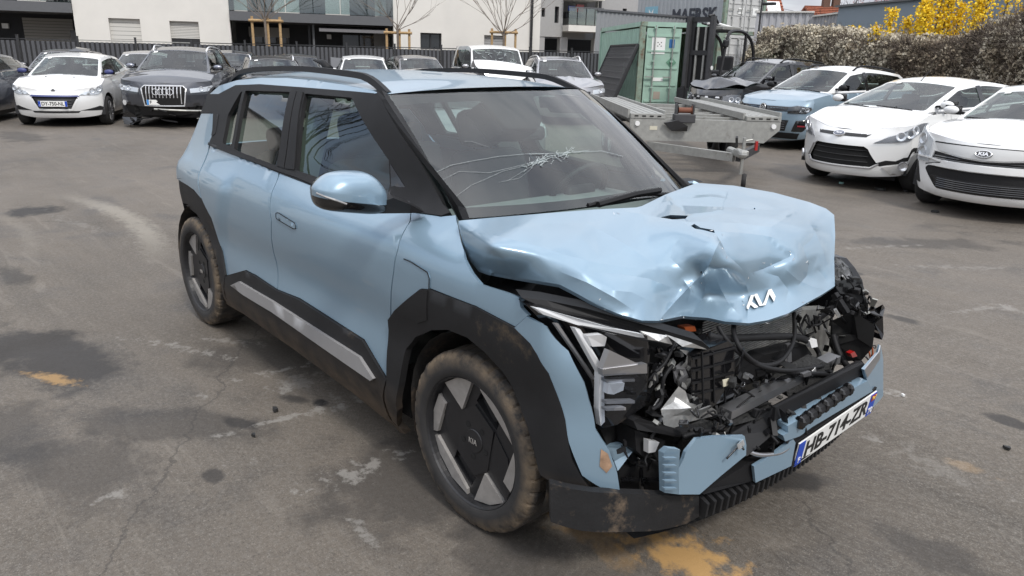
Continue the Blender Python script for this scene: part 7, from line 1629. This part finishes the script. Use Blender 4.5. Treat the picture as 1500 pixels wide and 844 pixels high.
# bay seen through the gap under the bonnet front
for i in range(18):
    x = 1010+rnd.random()*240; y = 478+rnd.random()*40; d = .44+rnd.random()*.06; L = 14+rnd.random()*26; a = rnd.gauss(0, .6)
    MB().bar(F_(x, y, d), F_(x+L*math.cos(a), y+L*math.sin(a), d), .02, .015).build('bay_part', [PL_, GB, BLK][i % 3], EV)
# the tangle: clips, broken ribs, wiring ends
rnd = random.Random(21); MT = [PL_, GB, PL_, M['cladding'], M['galv'], PL_, M['foam'], GB, M['alu_rough'], PL_]
zones = [([(955, 495), (1012, 512), (1010, 600), (960, 640), (948, 560)], .585, 44), ([(1005, 590), (1060, 605), (1130, 580), (1215, 525), (1225, 545), (1130, 620), (1040, 650), (1000, 635)], .69, 60), ([(1160, 470), (1222, 440), (1262, 470), (1275, 520), (1225, 540), (1190, 520)], .60, 46), ([(900, 660), (930, 640), (985, 660), (988, 720), (912, 722)], .555, 22), ([(1050, 545), (1110, 530), (1180, 540), (1150, 570), (1080, 590)], .665, 30), ([(1060, 650), (1110, 620), (1200, 575), (1260, 545), (1150, 650), (1100, 668)], .765, 30), ([(1225, 400), (1262, 410), (1285, 460), (1284, 500), (1250, 470)], .665, 22)]
for poly, dep, cnt in zones:
    xs_, ys_ = [p[0] for p in poly], [p[1] for p in poly]
    k = 0
    while k < cnt:
        x, y = rnd.uniform(min(xs_), max(xs_)), rnd.uniform(min(ys_), max(ys_))
        if not inside((x, y), poly): continue
        k += 1; d = dep+rnd.uniform(-.05, .015); a = rnd.gauss(-.4, .9); L = rnd.uniform(4, 15); m_ = MT[rnd.randrange(len(MT))]; u = rnd.random()
        p, q = F_(x, y, d), F_(x+L*math.cos(a), y+L*math.sin(a), d+rnd.uniform(-.02, .03))
        if u < .45: MB().bar(p, q, rnd.uniform(.006, .022), rnd.uniform(.003, .012), up=(rnd.random(), rnd.random(), rnd.random())).build('broken_clip', m_, EV)
        elif u < .65: b = MB(); c0 = (p+q)/2; e = (q-p)*.6; f_ = V((rnd.gauss(0, .02), rnd.gauss(0, .02), rnd.gauss(0, .03))); b.prism([p, c0+f_, q, c0-f_*.7], (0, 0, 0), (-.006, 0, 0)); b.build('torn_shard', m_, EV)
        elif u < .85: MB().tube(bezier_resample([p, (p+q)/2+V((.02, 0, rnd.gauss(-.015, .02))), q, q+V((-.01, rnd.gauss(0, .03), rnd.gauss(-.02, .03)))], 4), rnd.uniform(.0025, .005), 6).build('wire', [PL_, PL_, GB, M['dull_orange'] if k % 15 == 0 else PL_][k % 4], EV, True)
        else: MB().box(p, (rnd.uniform(.012, .03), rnd.uniform(.015, .04), rnd.uniform(.012, .03)), Matrix.Rotation(rnd.uniform(-.6, .6), 3, 'X')@Matrix.Rotation(rnd.uniform(-.6, .6), 3, 'Z'), bev=.003).build('connector', m_, EV)
# cowl under the windscreen, wiper
cw = [ws(t, 0.0)+V((0, 0, -.012)) for t in [-1+.1*i for i in range(21)]]; c2 = [p+V((.16, 0, -.03)) for p in cw]
MB().add(cw+c2, [(i, i+1, 22+i, 21+i) for i in range(20)]).build('cowl', PL_, EV)
MB().tube([ws(*W(858, 306))+V((.01, 0, .014)), ws(*W(900, 295))+V((.012, 0, .016)), ws(*W(942, 289))+V((.012, 0, .014)), ws(*W(975, 288))+V((.012, 0, .012))], .009, 6).build('wiper', PL_, EV)
MB().tube([ws(*W(870, 306))+V((.02, 0, .02)), ws(*W(925, 294))+V((.02, 0, .03)), ws(*W(960, 288))+V((.02, 0, .03))], .013, 6).build('wiper_arm', PL_, EV)
sheet('cowl_end', [(1003, 265, -.33), (1022, 263, -.33), (1030, 266, -.30), (1010, 272, -.28)], PL_, (-.06, 0, 0))
# ------------------------------------------------------------------ the parked cars
LR = 'damaged cars parked in the left-hand rows'; RR_ = 'damaged cars parked in the right-hand row'
M['lamp_grey'] = mat('lamp_housing', (.20, .20, .21), .25, .5); M['mesh'] = mat('grille_mesh', (.012, .012, .013), .6); M['blue_cap'] = mat('blue_mirror_cap', (.04, .05, .16), .4)
def cplate(c, body, z, a=0.0, off=.012, dep=None, w_=.52):
    q, n = onface(c, a, z, off); return plate(body, c['root'], q, n, (0, 0, 1), dep=dep)
def f208(c):
    R = c['root']; feat(c, 'grille', sym([(.40, .60), (.32, .36)])+[(.32, .36), (.40, .60)] if False else [(-.40, .62), (.40, .62), (.44, .57), (.31, .37), (-.31, .37), (-.44, .57)], M['mesh'], -.035); bars(c, R, 'grille_bar', .39, .55, 5, -.31, .31, M['gloss_black'], -.02)
    feat(c, 'grille_trim', [(-.42, .635), (.42, .635), (.45, .605), (-.45, .605)], M['blue_cap'], .006); feat(c, 'intake_trim', [(-.44, .575), (-.40, .57), (-.29, .36), (.29, .36), (.40, .57), (.44, .575), (.32, .335), (-.32, .335)], M['paint_white'], .004)
    lamp(c, [(.44, .635), (.50, .695), (.84, .835), (.94, .83), (.92, .735), (.70, .645)], bulbs=((.35, .45), (.65, .62)), rad_=.055)
    feat(c, 'fog_recess', [(.44, .335), (.58, .33), (.90, .335), (.88, .40), (.74, .42)], M['mesh'], .004, both=True); feat(c, 'lower_intake', [(-.44, .325), (.44, .325), (.40, .29), (-.40, .29)], M['mesh'], .004)
    cplate(c, 'DY-750-NL', .475, dep=None, off=.014); q = badge(c, 0, .715, .035, .045, M['lamp_grey'], .012, 'lion_badge')
    for a in (-.33, .33): MB().ball(c['hood'](c['xn']-.55, a), (.02, .02, .012), 8, 4).build('washer_jet', M['plastic'], R)
    sticker(c)
def sticker(c, t=-.72, v=.93, m=None): 
    P = [c['frontp'](t+dx, v+dv)+V((.006, 0, .004)) for dx, dv in ((-.07, -.03), (.07, -.03), (.07, .03), (-.07, .03))]; MB().prism(P, (0, 0, 0), (.001, 0, .001)).build('windscreen_sticker', M['paper'], c['root'])
def fq5(c):
    R = c['root']; feat(c, 'grille', [(-.42, .80), (-.37, .845), (.37, .845), (.42, .80), (.38, .46), (-.38, .46)], M['black'], .004)
    P = [(-.38, .46), (-.43, .80), (-.37, .855), (.37, .855), (.43, .80), (.38, .46), (-.38, .46)]; MB().tube([c['sk'](a, z)+V((.012, 0, 0)) for a, z in resample(P, .06, False)], .014, 6).build('grille_frame', M['chrome'], R)
    for i in range(11):
        a = -.35+.70*i/10; MB().tube([c['sk'](a*.95, z)+V((.010, 0, 0)) for z in ((.50, .60, .70, .80, .84) if not -.25 < a < .3 else (.62, .70, .80, .84))], .009, 5).build('grille_bar', M['chrome'], R)
    for i in range(4): badge(c, -.135+.09*i, .735, .060, .060, M['chrome'], .034, 'ring', True)
    lamp(c, [(.50, .72), (.49, .80), (.93, .87), (1.02, .86), (.98, .77)], bulbs=((.3, .5), (.6, .5)), rad_=.05, housing=M['reflector'])
    q, n = onface(c, -.16, .53, .015); P = [q+V((0, y, z)) for y, z in ((-.16, .05), (.02, .05), (.05, .02), (.02, .0), (.09, -.05), (-.16, -.05))]; o = MB().prism(P, (0, 0, 0), (.005, 0, 0)).build('number_plate', M['plate'], R); MB().box(q+V((.006, -.138, 0)), (.003, .04, .1)).build('country_band', mat('plate_sky', (.05, .25, .6), .4), o)
    t = text('F', .085, M['ink'], o, bold=.002); t.matrix_local = Matrix(((0, 0, 1, q.x+.008), (1, 0, 0, q.y-.085), (0, 1, 0, q.z), (0, 0, 0, 1)))
    # torn lower bumper
    r_ = random.Random(4); feat(c, 'torn_bumper', [(-.95, .42), (-.6, .50), (.5, .47), (.9, .52), (.98, .35), (.3, .24), (-.9, .22)], M['mesh'], -.05)
    for i in range(16):
        a = r_.uniform(-.95, .95); z = r_.uniform(.14, .42); p = c['sk'](a, max(.2, z)); p.z = z; q_ = p+V((r_.uniform(-.05, .22), r_.uniform(-.35, .35), r_.uniform(-.10, .06))); q_.z = max(.03, q_.z); MB().bar(p, q_, r_.uniform(.03, .09), .02).build('bumper_debris', [M['plastic'], M['gloss_black'], M['cladding'], M['galv']][i % 4 if i % 7 == 3 else i % 3], R)
    p0 = c['sk'](-.9, .3); MB().add([p0+V(q_) for q_ in ((.05, 0, .05), (.12, .25, -.1), (.2, .15, -.24), (.1, -.05, -.24), (.0, -.1, -.1))], [(0, 1, 2, 3, 4)]).build('torn_flap', M['gloss_black'], R)
    MB().lathe([(0, .05), (.02, .055), (.02, .001)], onface(c, -.80, .50, .0)[0], onface(c, -.80, .50, .0)[1], 14).build('fog_light', M['chrome'], R); MB().tube([c['sk'](a, .40)+V((.03, 0, -.05*abs(a+.3))) for a in (-.2, .1, .4, .7)], .02, 6).build('bent_rail', M['galv'], R)
    sticker(c, -.75)
def fc3(c):
    R = c['root']; feat(c, 'front_band', [(-.56, .80), (.56, .80), (.58, .715), (-.58, .715)], M['gloss_black'], .005); lamp(c, [(.52, .685), (.52, .79), (.66, .82), (.98, .80), (1.02, .765), (.88, .69)], bulbs=((.75, .55),), housing=M['gloss_black'], rad_=.04)
    for i in range(3): feat(c, 'daytime_light', [(.64+.10*i, .70+.012*i), (.70+.11*i, .695+.012*i), (.74+.10*i, .785), (.69+.09*i, .79)], M['drl'], .012, both=True, thick=.006) if i else None
    badge(c, 0, .76, .075, .085, M['gloss_black'], .012); badge(c, 0, .76, .062, .074, M['chrome'], .02, 'badge_ring', True)
    q, n = onface(c, 0, .76, .022)
    for dz in (-.03, .01): MB().prism([q+V((0, y, z+dz)) for y, z in ((-.045, -.01), (0, .035), (.045, -.01), (.045, -.03), (0, .012), (-.045, -.03))], (0, 0, 0), (.006, 0, 0)).build('chevron', M['chrome'], R)
    feat(c, 'corner_intake', [(.62, .36), (.70, .56), (.90, .58), (.94, .42), (.86, .36)], M['gloss_black'], .004, both=True); feat(c, 'colour_clip', [(.74, .45), (.74, .475), (.90, .475), (.90, .45)], mat('clip_red', (.25, .02, .03), .4) if 'clip_red' not in bpy.data.materials else bpy.data.materials['clip_red'], .012, both=True)
    feat(c, 'grille', [(-.56, .56), (.56, .56), (.50, .36), (-.50, .36)], M['mesh'], .004); bars(c, R, 'grille_bar', .38, .54, 4, -.5, .5, M['gloss_black'], .006); feat(c, 'lower_trim', [(-.8, .33), (.8, .33), (.75, .22), (-.75, .22)], M['cladding'], .006)
def ffie(c):
    R = c['root']; feat(c, 'upper_grille', [(-.40, .735), (.40, .735), (.36, .700), (-.36, .700)], M['mesh'], .003); badge(c, 0, .715, .085, .048, M['chrome'], .014); b_ = badge(c, 0, .715, .076, .040, mat('badge_blue', (.02, .03, .07), .3, coat=1), .018, 'badge_plate'); ontext(c, 'Ford', 0, .715, .05, M['chrome'], .024, .9)
    feat(c, 'grille', [(-.42, .55), (-.37, .585), (.37, .585), (.42, .55), (.52, .37), (.47, .315), (-.47, .315), (-.52, .37)], M['black'], -.04); bars(c, R, 'grille_bar', .34, .56, 3, -.42, .42, M['mesh'], -.03, .006)
    P = [(-.43, .55), (-.53, .37), (-.47, .305), (.47, .305), (.53, .37)]; MB().tube([c['sk'](a, z)+V((.006, 0, 0)) for a, z in resample(P, .06, False)], .010, 6).build('grille_trim', M['silver_trim'] if 'silver_trim' in M else M['galv'], R)
    lamp(c, [(.46, .635), (.56, .715), (.80, .83), (1.10, .905), (1.22, .91), (1.10, .80), (.82, .685)], bulbs=((.30, .35), (.50, .50), (.68, .66)), housing=M['lamp_grey'], rad_=.06)
    # crack across the left corner of the bumper
    feat(c, 'bumper_crack', [(.50, .375), (.58, .42), (.68, .42), (.78, .47), (.86, .48), (.92, .56), (1.0, .60), (1.08, .60), (1.10, .555), (1.0, .55), (.94, .49), (.90, .43), (.82, .42), (.72, .385), (.60, .36), (.54, .34)], M['black'], .003, thick=.002)
    feat(c, 'bumper_corner', [(.56, .33), (.72, .375), (.84, .41), (.92, .43), (.96, .48), (1.03, .53), (1.12, .53), (1.12, .28), (.66, .24)], mat('dirty_white', (.52, .51, .49), .5, var=.1) if 'dirty_white' not in bpy.data.materials else bpy.data.materials['dirty_white'], .012)
    q, n = onface(c, .80, .36, .014); MB().lathe([(0, .062), (.02, .058), (.014, .045), (-.01, .02), (-.01, .001)], q, n, 18).build('fog_light', M['chrome'], R)
    q, n = onface(c, -.80, .36, .010); MB().lathe([(0, .062), (.02, .058), (.014, .045), (-.01, .02), (-.01, .001)], q, n, 18).build('fog_light', M['chrome'], R)
    feat(c, 'front_lip', [(-.8, .235), (.8, .235), (.8, .15), (-.8, .15)], M['plastic'], -.06)
    for a in (-.33, .33): MB().ball(c['hood'](c['xn']-.68, a), (.02, .02, .014), 8, 4).build('washer_jet', M['plastic'], R)
    p = c['roofp'](.04, 0); MB().tube([p, p+V((-.18, 0, .16))], [.007, .003], 5).build('aerial', M['plastic'], R); sticker(c, -.45, .95)
def frio(c):
    R = c['root']; feat(c, 'nose_panel', [(-.56, .775), (.56, .775), (.50, .70), (.20, .665), (0, .655), (-.20, .665), (-.50, .70)], mat('nose_panel', (.50, .50, .49), .4, .2) if 'nose_panel' not in bpy.data.materials else bpy.data.materials['nose_panel'], .022, .02, sp=.04)
    feat(c, 'bonnet_gap', [(-.58, .795), (.45, .790), (.45, .778), (-.58, .780)], M['black'], .006, thick=.003)
    feat(c, 'grille', [(-.56, .69), (-.2, .655), (0, .645), (.2, .655), (.56, .69), (.58, .60), (-.58, .60)], M['mesh'], -.02); bars(c, R, 'grille_bar', .60, .65, 2, -.55, .55, M['gloss_black'], -.01)
    badge(c, .0, .715, .085, .042, M['gloss_black'], .032); badge(c, .0, .715, .078, .037, M['chrome'], .035, 'badge_ring', True); ontext(c, 'KIA', 0, .715, .052, M['chrome'], .038, 1.2)
    feat(c, 'bumper_lip', [(-.80, .605), (-.55, .60), (-.42, .575), (-.45, .565), (-.52, .55), (-.56, .53), (.75, .53), (.72, .60), (.45, .605), (.1, .59), (-.15, .60), (-.35, .595), (-.5, .61), (-.8, .625)], M['paint_white'], .035, .04)
    feat(c, 'bumper_crack', [(-.60, .525), (-.54, .545), (-.50, .56), (-.44, .57), (-.42, .585), (-.47, .575), (-.54, .555), (-.60, .54)], M['black'], .038, thick=.003)
    feat(c, 'lower_intake', rounded([(-.60, .52), (.60, .52), (.64, .48), (.46, .285), (-.46, .285), (-.64, .48)], .03), M['plastic'], .004); o = feat(c, 'intake_mesh', [(-.56, .42), (.56, .42), (.44, .295), (-.44, .295)], M['mesh'], .007, .004); bars(c, R, 'grille_bar', .30, .41, 5, -.46, .46, M['gloss_black'], .012, .006)
    feat(c, 'fog_recess', rounded([(.70, .30), (.76, .44), (.84, .54), (.93, .54), (.98, .42), (.96, .32)], .03), M['mesh'], .004, both=True)
    lamp(c, [(.60, .56), (.60, .80), (.72, .87), (.97, .95), (1.02, .90), (.98, .70), (.86, .56)], bulbs=((.35, .25), (.5, .62)), housing=M['reflector'], rad_=.07)
    feat(c, 'front_lip', [(-.8, .235), (.8, .235), (.8, .16), (-.8, .16)], M['plastic'], -.03); sticker(c, -.7, .94)
def fdus(c):
    R = c['root']; feat(c, 'grille', [(-.48, .80), (.48, .80), (.44, .62), (-.44, .62)], M['mesh'], .004)
    for i in range(3):
        for j in range(-3, 4): 
            if abs(j) > 0: feat(c, 'grille_cell', [(.13*j-.045, .64+.055*i), (.13*j+.045, .64+.055*i), (.13*j+.035, .675+.055*i), (.13*j-.035, .675+.055*i)], M['chrome'] if (i+j) % 2 else M['gloss_black'], .012, .008)
    lamp(c, [(.50, .62), (.50, .80), (.62, .84), (.84, .84), (.88, .70), (.76, .62)], bulbs=((.35, .5), (.7, .5)), housing=M['lamp_grey'], rad_=.06); feat(c, 'bumper_void', [(-.86, .60), (.86, .60), (.88, .28), (-.88, .28)], M['mesh'], .006)
    r_ = random.Random(9)
    for i in range(14): a = r_.uniform(-.8, .8); z = r_.uniform(.3, .62); p = c['sk'](a, z)+V((.03, 0, 0)); MB().bar(p, p+V((.03, r_.uniform(-.25, .25), r_.uniform(-.08, .08))), r_.uniform(.02, .07), .02).build('bumper_debris', [M['plastic'], M['gloss_black'], M['galv']][i % 3 if i % 5 == 2 else i % 2], R)
    # buckled bonnet: lifted skin with sharp folds
    def hb(a, k):
        p = c['hood'](c['xn']-(c['xn']+.22)*a, k); s = math.sin(math.pi*min(1, a*1.0)); p.z += .10*s*(.6+.5*math.sin(3.1*k+1.1))+.05*math.exp(-((a-.35+.12*k)/.10)**2)+.035*abs(math.sin(4*k+5*a))*s+.04*(1-a)*abs(k); return p
    o = gridmesh('bonnet', hb, 26, 24, c['mk'], R, b0=-1, b1=1); fixn(o, (0, 0, 1)); o['label'] = 'buckled black bonnet'
    p = c['frontp'](.3, 1)+V((-.2, 0, .03)); MB().tube([p, p+V((-.05, 0, .28))], [.008, .003], 5).build('aerial', M['plastic'], R)
def fplain(lampz=(.66, .80), grille=True, stick=True):
    def f(c):
        z0, z1 = lampz; lamp(c, [(.50, z0), (.52, z0+.09), (.85, z1+.02), (.96, z1), (.90, z0+.04)], bulbs=((.4, .5),))
        if grille: feat(c, 'grille', [(-.45, z0+.06), (.45, z0+.06), (.42, z0-.08), (-.42, z0-.08)], M['mesh'], .004); feat(c, 'lower_intake', [(-.6, .48), (.6, .48), (.5, .30), (-.5, .30)], M['mesh'], .004)
        if stick: sticker(c)
    return f
def fsuv(c):
    fplain((.74, .86))(c); R = c['root']; feat(c, 'bumper_void', [(-.75, .66), (.75, .70), (.80, .45), (-.7, .40)], M['black'], .008)
    def hb(a, k): p = c['hood'](c['xn']-(c['xn']+.15)*a, k); s = math.sin(math.pi*min(1, a)); p.z += .04*s+.045*math.exp(-((k+.25-.5*a)/.10)**2)*s-.05*math.exp(-((k-.1-.3*a)/.16)**2)*s+.02*math.sin(9*k+4*a)*s; return p
    o = gridmesh('bonnet', hb, 20, 24, c['mk'], R, b0=-1, b1=1); fixn(o, (0, 0, 1)); o['label'] = 'creased silver bonnet'
def cracked(c, seed=1, n_=60):
    r_ = random.Random(seed); b_ = MB()
    for i in range(n_):
        t, v = r_.uniform(-.85, .8), r_.uniform(.08, .9); a = r_.uniform(0, 6.3); L = r_.uniform(.05, .3); q = [c['frontp'](max(-.9, min(.9, t+L*math.cos(a)*s)), max(.05, min(.95, v+.6*L*math.sin(a)*s)))+V((.008, 0, .006)) for s in (0, .4, 1)]; b_.tube(q, .005, 4)
    o = b_.build('shattered_glass', M['crack'], c['root']); o['kind'] = 'stuff'
def at(px, D): return gpos(px, D)
YL = rad(-27)
D208 = dict(L=3.975, W=1.74, H=1.46, WB=2.54, FO=.80, r=.30, zn=.70, zc=.96, xc=-.12, zb=1.0, zt=[(.80, .70), (.66, .735), (.30, .85), (-.1, .955), (-1.2, 1.0), (-2.2, 1.06), (-3.2, 1.08)], bf=.18, pf=.94, yB=.44, rim='twin', spokes=7, mirrorm=M['blue_cap'], doors=2, holes=[[(-.43, .57), (-.40, .615), (.40, .615), (.43, .57), (.31, .37), (-.31, .37)]], crown=.07)
DQ5 = dict(L=4.63, W=1.90, H=1.64, WB=2.81, FO=.88, r=.36, zn=.88, zc=1.10, xc=-.20, zb=1.13, zt=[(.88, .88), (.74, .90), (.3, 1.0), (-.15, 1.09), (-1.4, 1.13), (-3.6, 1.17)], fx=[(.15, .72), (.30, .80), (.5, .86), (.72, .86), (.84, .80), (.90, .72)], wz=[(.18, .84), (.36, .92), (.6, .95), (.9, .94), (1.05, .905), (1.17, .85)], rails=1, clad=0, zlow=.44, railm=M['chrome'], crown=.08, mirrorm=mat('chrome_cap', (.25, .26, .30), .25, .8))
DC3 = dict(L=4.015, W=1.755, H=1.56, WB=2.54, FO=.80, r=.33, zn=.86, zc=1.04, xc=-.16, zb=1.07, zt=[(.80, .86), (.68, .89), (.3, .97), (-.12, 1.035), (-1.2, 1.07), (-3.2, 1.10)], fx=[(.15, .66), (.3, .76), (.5, .80), (.78, .78), (.83, .73), (.88, .66)], wz=[(.18, .79), (.34, .86), (.55, .877), (.85, .87), (.98, .83), (1.12, .79)], rails=1, apillar=M['paint_white'], clad=.07, crown=.05, bf=.10, mirrorm=M['plastic'], yB=.60)
DFI = dict(L=3.95, W=1.722, H=1.48, WB=2.489, FO=.80, r=.30, zn=.745, zc=1.02, xc=-.02, zb=1.05, zt=[(.80, .745), (.66, .775), (.3, .91), (0, 1.01), (-1.2, 1.07), (-2.2, 1.13), (-3.1, 1.16)], bf=.20, crown=.06, xrf=-.92, holes=[[(-.415, .55), (-.365, .58), (.365, .58), (.415, .55), (.515, .37), (.465, .32), (-.465, .32), (-.515, .37)]], fx=[(.15, .70), (.24, .79), (.32, .80), (.5, .785), (.68, .75), (.76, .66), (.95, .5)], pf=.955)
DRI = dict(L=4.045, W=1.72, H=1.455, WB=2.57, FO=.83, r=.31, zn=.80, zc=1.0, xc=-.14, zb=1.03, zt=[(.83, .80), (.70, .83), (.3, .92), (-.1, .99), (-1.2, 1.03), (-3.2, 1.10)], bf=.16, crown=.07, fx=[(.15, .70), (.24, .81), (.34, .83), (.55, .82), (.70, .79), (.82, .72)], holes=[[(-.56, .69), (-.2, .655), (0, .645), (.2, .655), (.56, .69), (.58, .605), (-.58, .605)]])
DDU = dict(L=4.315, W=1.82, H=1.66, WB=2.673, FO=.84, r=.35, zn=.90, zc=1.10, xc=-.18, zb=1.13, zt=[(.84, .90), (.70, .92), (.3, 1.0), (-.15, 1.09), (-1.3, 1.13), (-3.4, 1.18)], fx=[(.15, .70), (.3, .80), (.5, .84), (.80, .80), (.92, .70)], wz=[(.18, .80), (.36, .88), (.6, .91), (.9, .90), (1.05, .87), (1.17, .82)], rails=1, clad=.08, nohood=1, railm=M['plastic'])
c = car('x', 'white three-door hatchback with dark blue mirror caps and yellowed headlights in the left row', 'car', at(87, 16.0), YL, D208, M['paint_white'], LR, f208)
c = car('x', 'dark grey SUV with big chrome slatted grille and torn lower bumper in the left row', 'car', at(248, 16.4), YL-rad(3), DQ5, M['paint_grey'], LR, fq5)
c = car('x', 'pale blue SUV with white roof and black headlight band in the right row', 'car', at(1166, 15.0), rad(-99), DC3, M['paint_citroen'], RR_, fc3, roofm=M['paint_white'])
c = car('x', 'white hatchback with blue oval badge and cracked lower bumper corner in the right row', 'car', at(1296, 10.55), rad(-101), DFI, M['paint_white'], RR_, ffie)
c = car('x', 'white hatchback with lifted bonnet edge and black lower grille at the right edge', 'car', at(1508, 8.6), rad(-91), DRI, M['paint_white'], RR_, frio)
c = car('x', 'black SUV with buckled bonnet and smashed front beside the forklift', 'car', at(1070, 18.3), rad(-100), DDU, M['paint_black'], RR_, fdus)
GEN = dict(L=4.2, W=1.78, H=1.48, WB=2.6, FO=.82, r=.31, rails=0)
GSUV = dict(L=4.4, W=1.84, H=1.62, WB=2.65, FO=.85, r=.34, zn=.86, zc=1.06, zb=1.10, rails=1)
# rear-facing dark hatchback cut by the left edge
c = car('x', 'blue grey hatchback cut off by the left edge, only its rear side showing', 'car', at(-104, 15.2), YL, dict(GEN, doors=4, zb=1.02, H=1.45), M['paint_bluegrey'], LR, fplain())
c = car('x', 'dark grey car with shattered windscreen and peeled roof behind the white hatchback', 'car', at(78, 20.0), YL, dict(GEN, H=1.50), M['paint_taupe'], LR, fplain(stick=False)); cracked(c, 1, 90); sticker(c)
r_ = c['root']; MB().add([c['roofp'](.05, .15)+V((0, 0, .02)), c['roofp'](.05, .9)+V((0, 0, .03)), c['roofp'](.3, .9)+V((0, 0, .05)), c['roofp'](.3, .3)+V((0, 0, .06)), c['roofp'](.15, .5)+V((.1, 0, .07))], [(0, 1, 4), (1, 2, 4), (2, 3, 4), (3, 0, 4)]).build('peeled_roof', M['paint_grey'], r_)
c = car('x', 'grey saloon half hidden between the white hatchback and the dark SUV', 'car', at(201, 20.2), YL, dict(GEN, H=1.50), M['paint_silver'], LR, fplain())
c = car('x', 'dark car with raised tailgate glass showing behind the dark SUV', 'car', at(330, 22), YL, dict(GSUV, H=1.55, rails=0), M['paint_grey'], LR, fplain())
c = car('x', 'black estate with silver roof rails just above the blue car roof', 'car', at(405, 18.8), YL+rad(8), dict(GEN, H=1.46, rails=1, railm=M['chrome']), M['paint_black'], LR, fplain()); 
c = car('x', 'dark brown car with an open door behind the black estate', 'car', at(440, 22.0), YL+rad(6), dict(GEN, H=1.49), M['paint_black'], LR, fplain())
r_ = c['root']; MB().prism([(-.45, .95, .4), (-.45, .95, 1.0), (-1.0, 1.0, 1.42), (-1.15, 1.45, 1.38), (-1.0, 1.75, 1.0), (-1.0, 1.75, .4)], (0, 0, 0), (.03, -.03, 0)).build('open_door', M['paint_black'], r_)
c = car('x', 'white car parked nose first below the fence in the middle', 'car', at(534, 21.5), YL-rad(2), dict(GEN, H=1.50), M['paint_white'], LR, fplain())
c = car('x', 'taupe grey car with dusty windscreen left of the crushed van', 'car', at(625, 21.5), YL+rad(6), dict(GEN, H=1.53), M['paint_taupe'], LR, fplain())
VAN = dict(L=4.4, W=1.82, H=1.86, WB=2.75, FO=.84, r=.32, zn=.95, zc=1.15, zb=1.18, xc=-.10, xrf=-.62, xrr=-3.4, roof=[(-.6, 1.72), (-1.2, 1.80), (-3.4, 1.80)], yf1=.72)
c = car('x', 'crushed silver van with broken windscreen and bent white roof', 'van', at(733, 20.2), YL+rad(0), VAN, M['paint_silver'], LR, fplain((.78, .9), stick=False), roofm=M['paint_white']); cracked(c, 3, 50)
hood_ = MB(); r_ = c['root']
o = gridmesh('bent_bonnet', lambda a, k: c['hood'](.62-.70*a, k*.95)+V((.05, -.0, .20*math.sin(math.pi*a)*(1.1-.4*k)+.10*a)), 14, 14, M['paint_white'], r_, b0=-1, b1=1); fixn(o, (0, 0, 1))
c = car('x', 'silver grey SUV with creased bonnet beside the leaning mesh panels', 'car', at(832, 19.0), rad(-34), dict(GSUV, H=1.60, railm=M['chrome']), M['paint_silver'], LR, fsuv)
c = car('x', 'small white car inside the car port beside the grey corrugated wall', 'car', at(872, 41), rad(150), dict(GEN, H=1.5), M['paint_white'], None, fplain())
# white car standing behind the blue crossover, seen through its glass
c = car('x', 'white car behind the blue crossover, seen through the windscreen', 'car', at(690, 9.2), YL+rad(10), dict(GEN, H=1.44), M['paint_silver'], LR, fplain())

# cars and a hall behind the photographer, mirrored in the blue paint
mir = [o for o in COL.objects if o.name.startswith('car') and o.type == 'EMPTY' and o.parent is None]
for k, (x, y, src) in enumerate(((-7.5, -9.5, 0), (-4.4, -9.8, 1), (-1.2, -9.6, 8), (2.0, -9.9, 2), (-10.8, -9.7, 3))):
    o = copy_tree(mir[src]); o.location = (x, y, 0); o.rotation_euler = (0, 0, rad(88+3*k)); o['label'] = ['parked white car behind the photographer, outside the frame, nearest the bare tree', 'parked dark car behind the photographer, outside the frame', 'parked grey car behind the photographer, outside the frame', 'parked two-tone car behind the photographer, outside the frame, rightmost', 'parked white car behind the photographer, outside the frame, far end'][k]; o['group'] = 'cars behind the photographer'
h_ = thing('hall_building', 'long pale hall behind the photographer, outside the frame', 'building', V((-2, -26, 0))); MB().box((0, -4, 3), (34, 8, 6)).build('wall', M['render_white'], h_); MB().box((0, -4, 6.1), (34.4, 8.4, .3)).build('roof', M['fascia'], h_)
for x in range(-14, 16, 4): MB().box((x, .02, 1.8), (2.2, .1, 2.4)).build('window', M['win_glass'], h_)
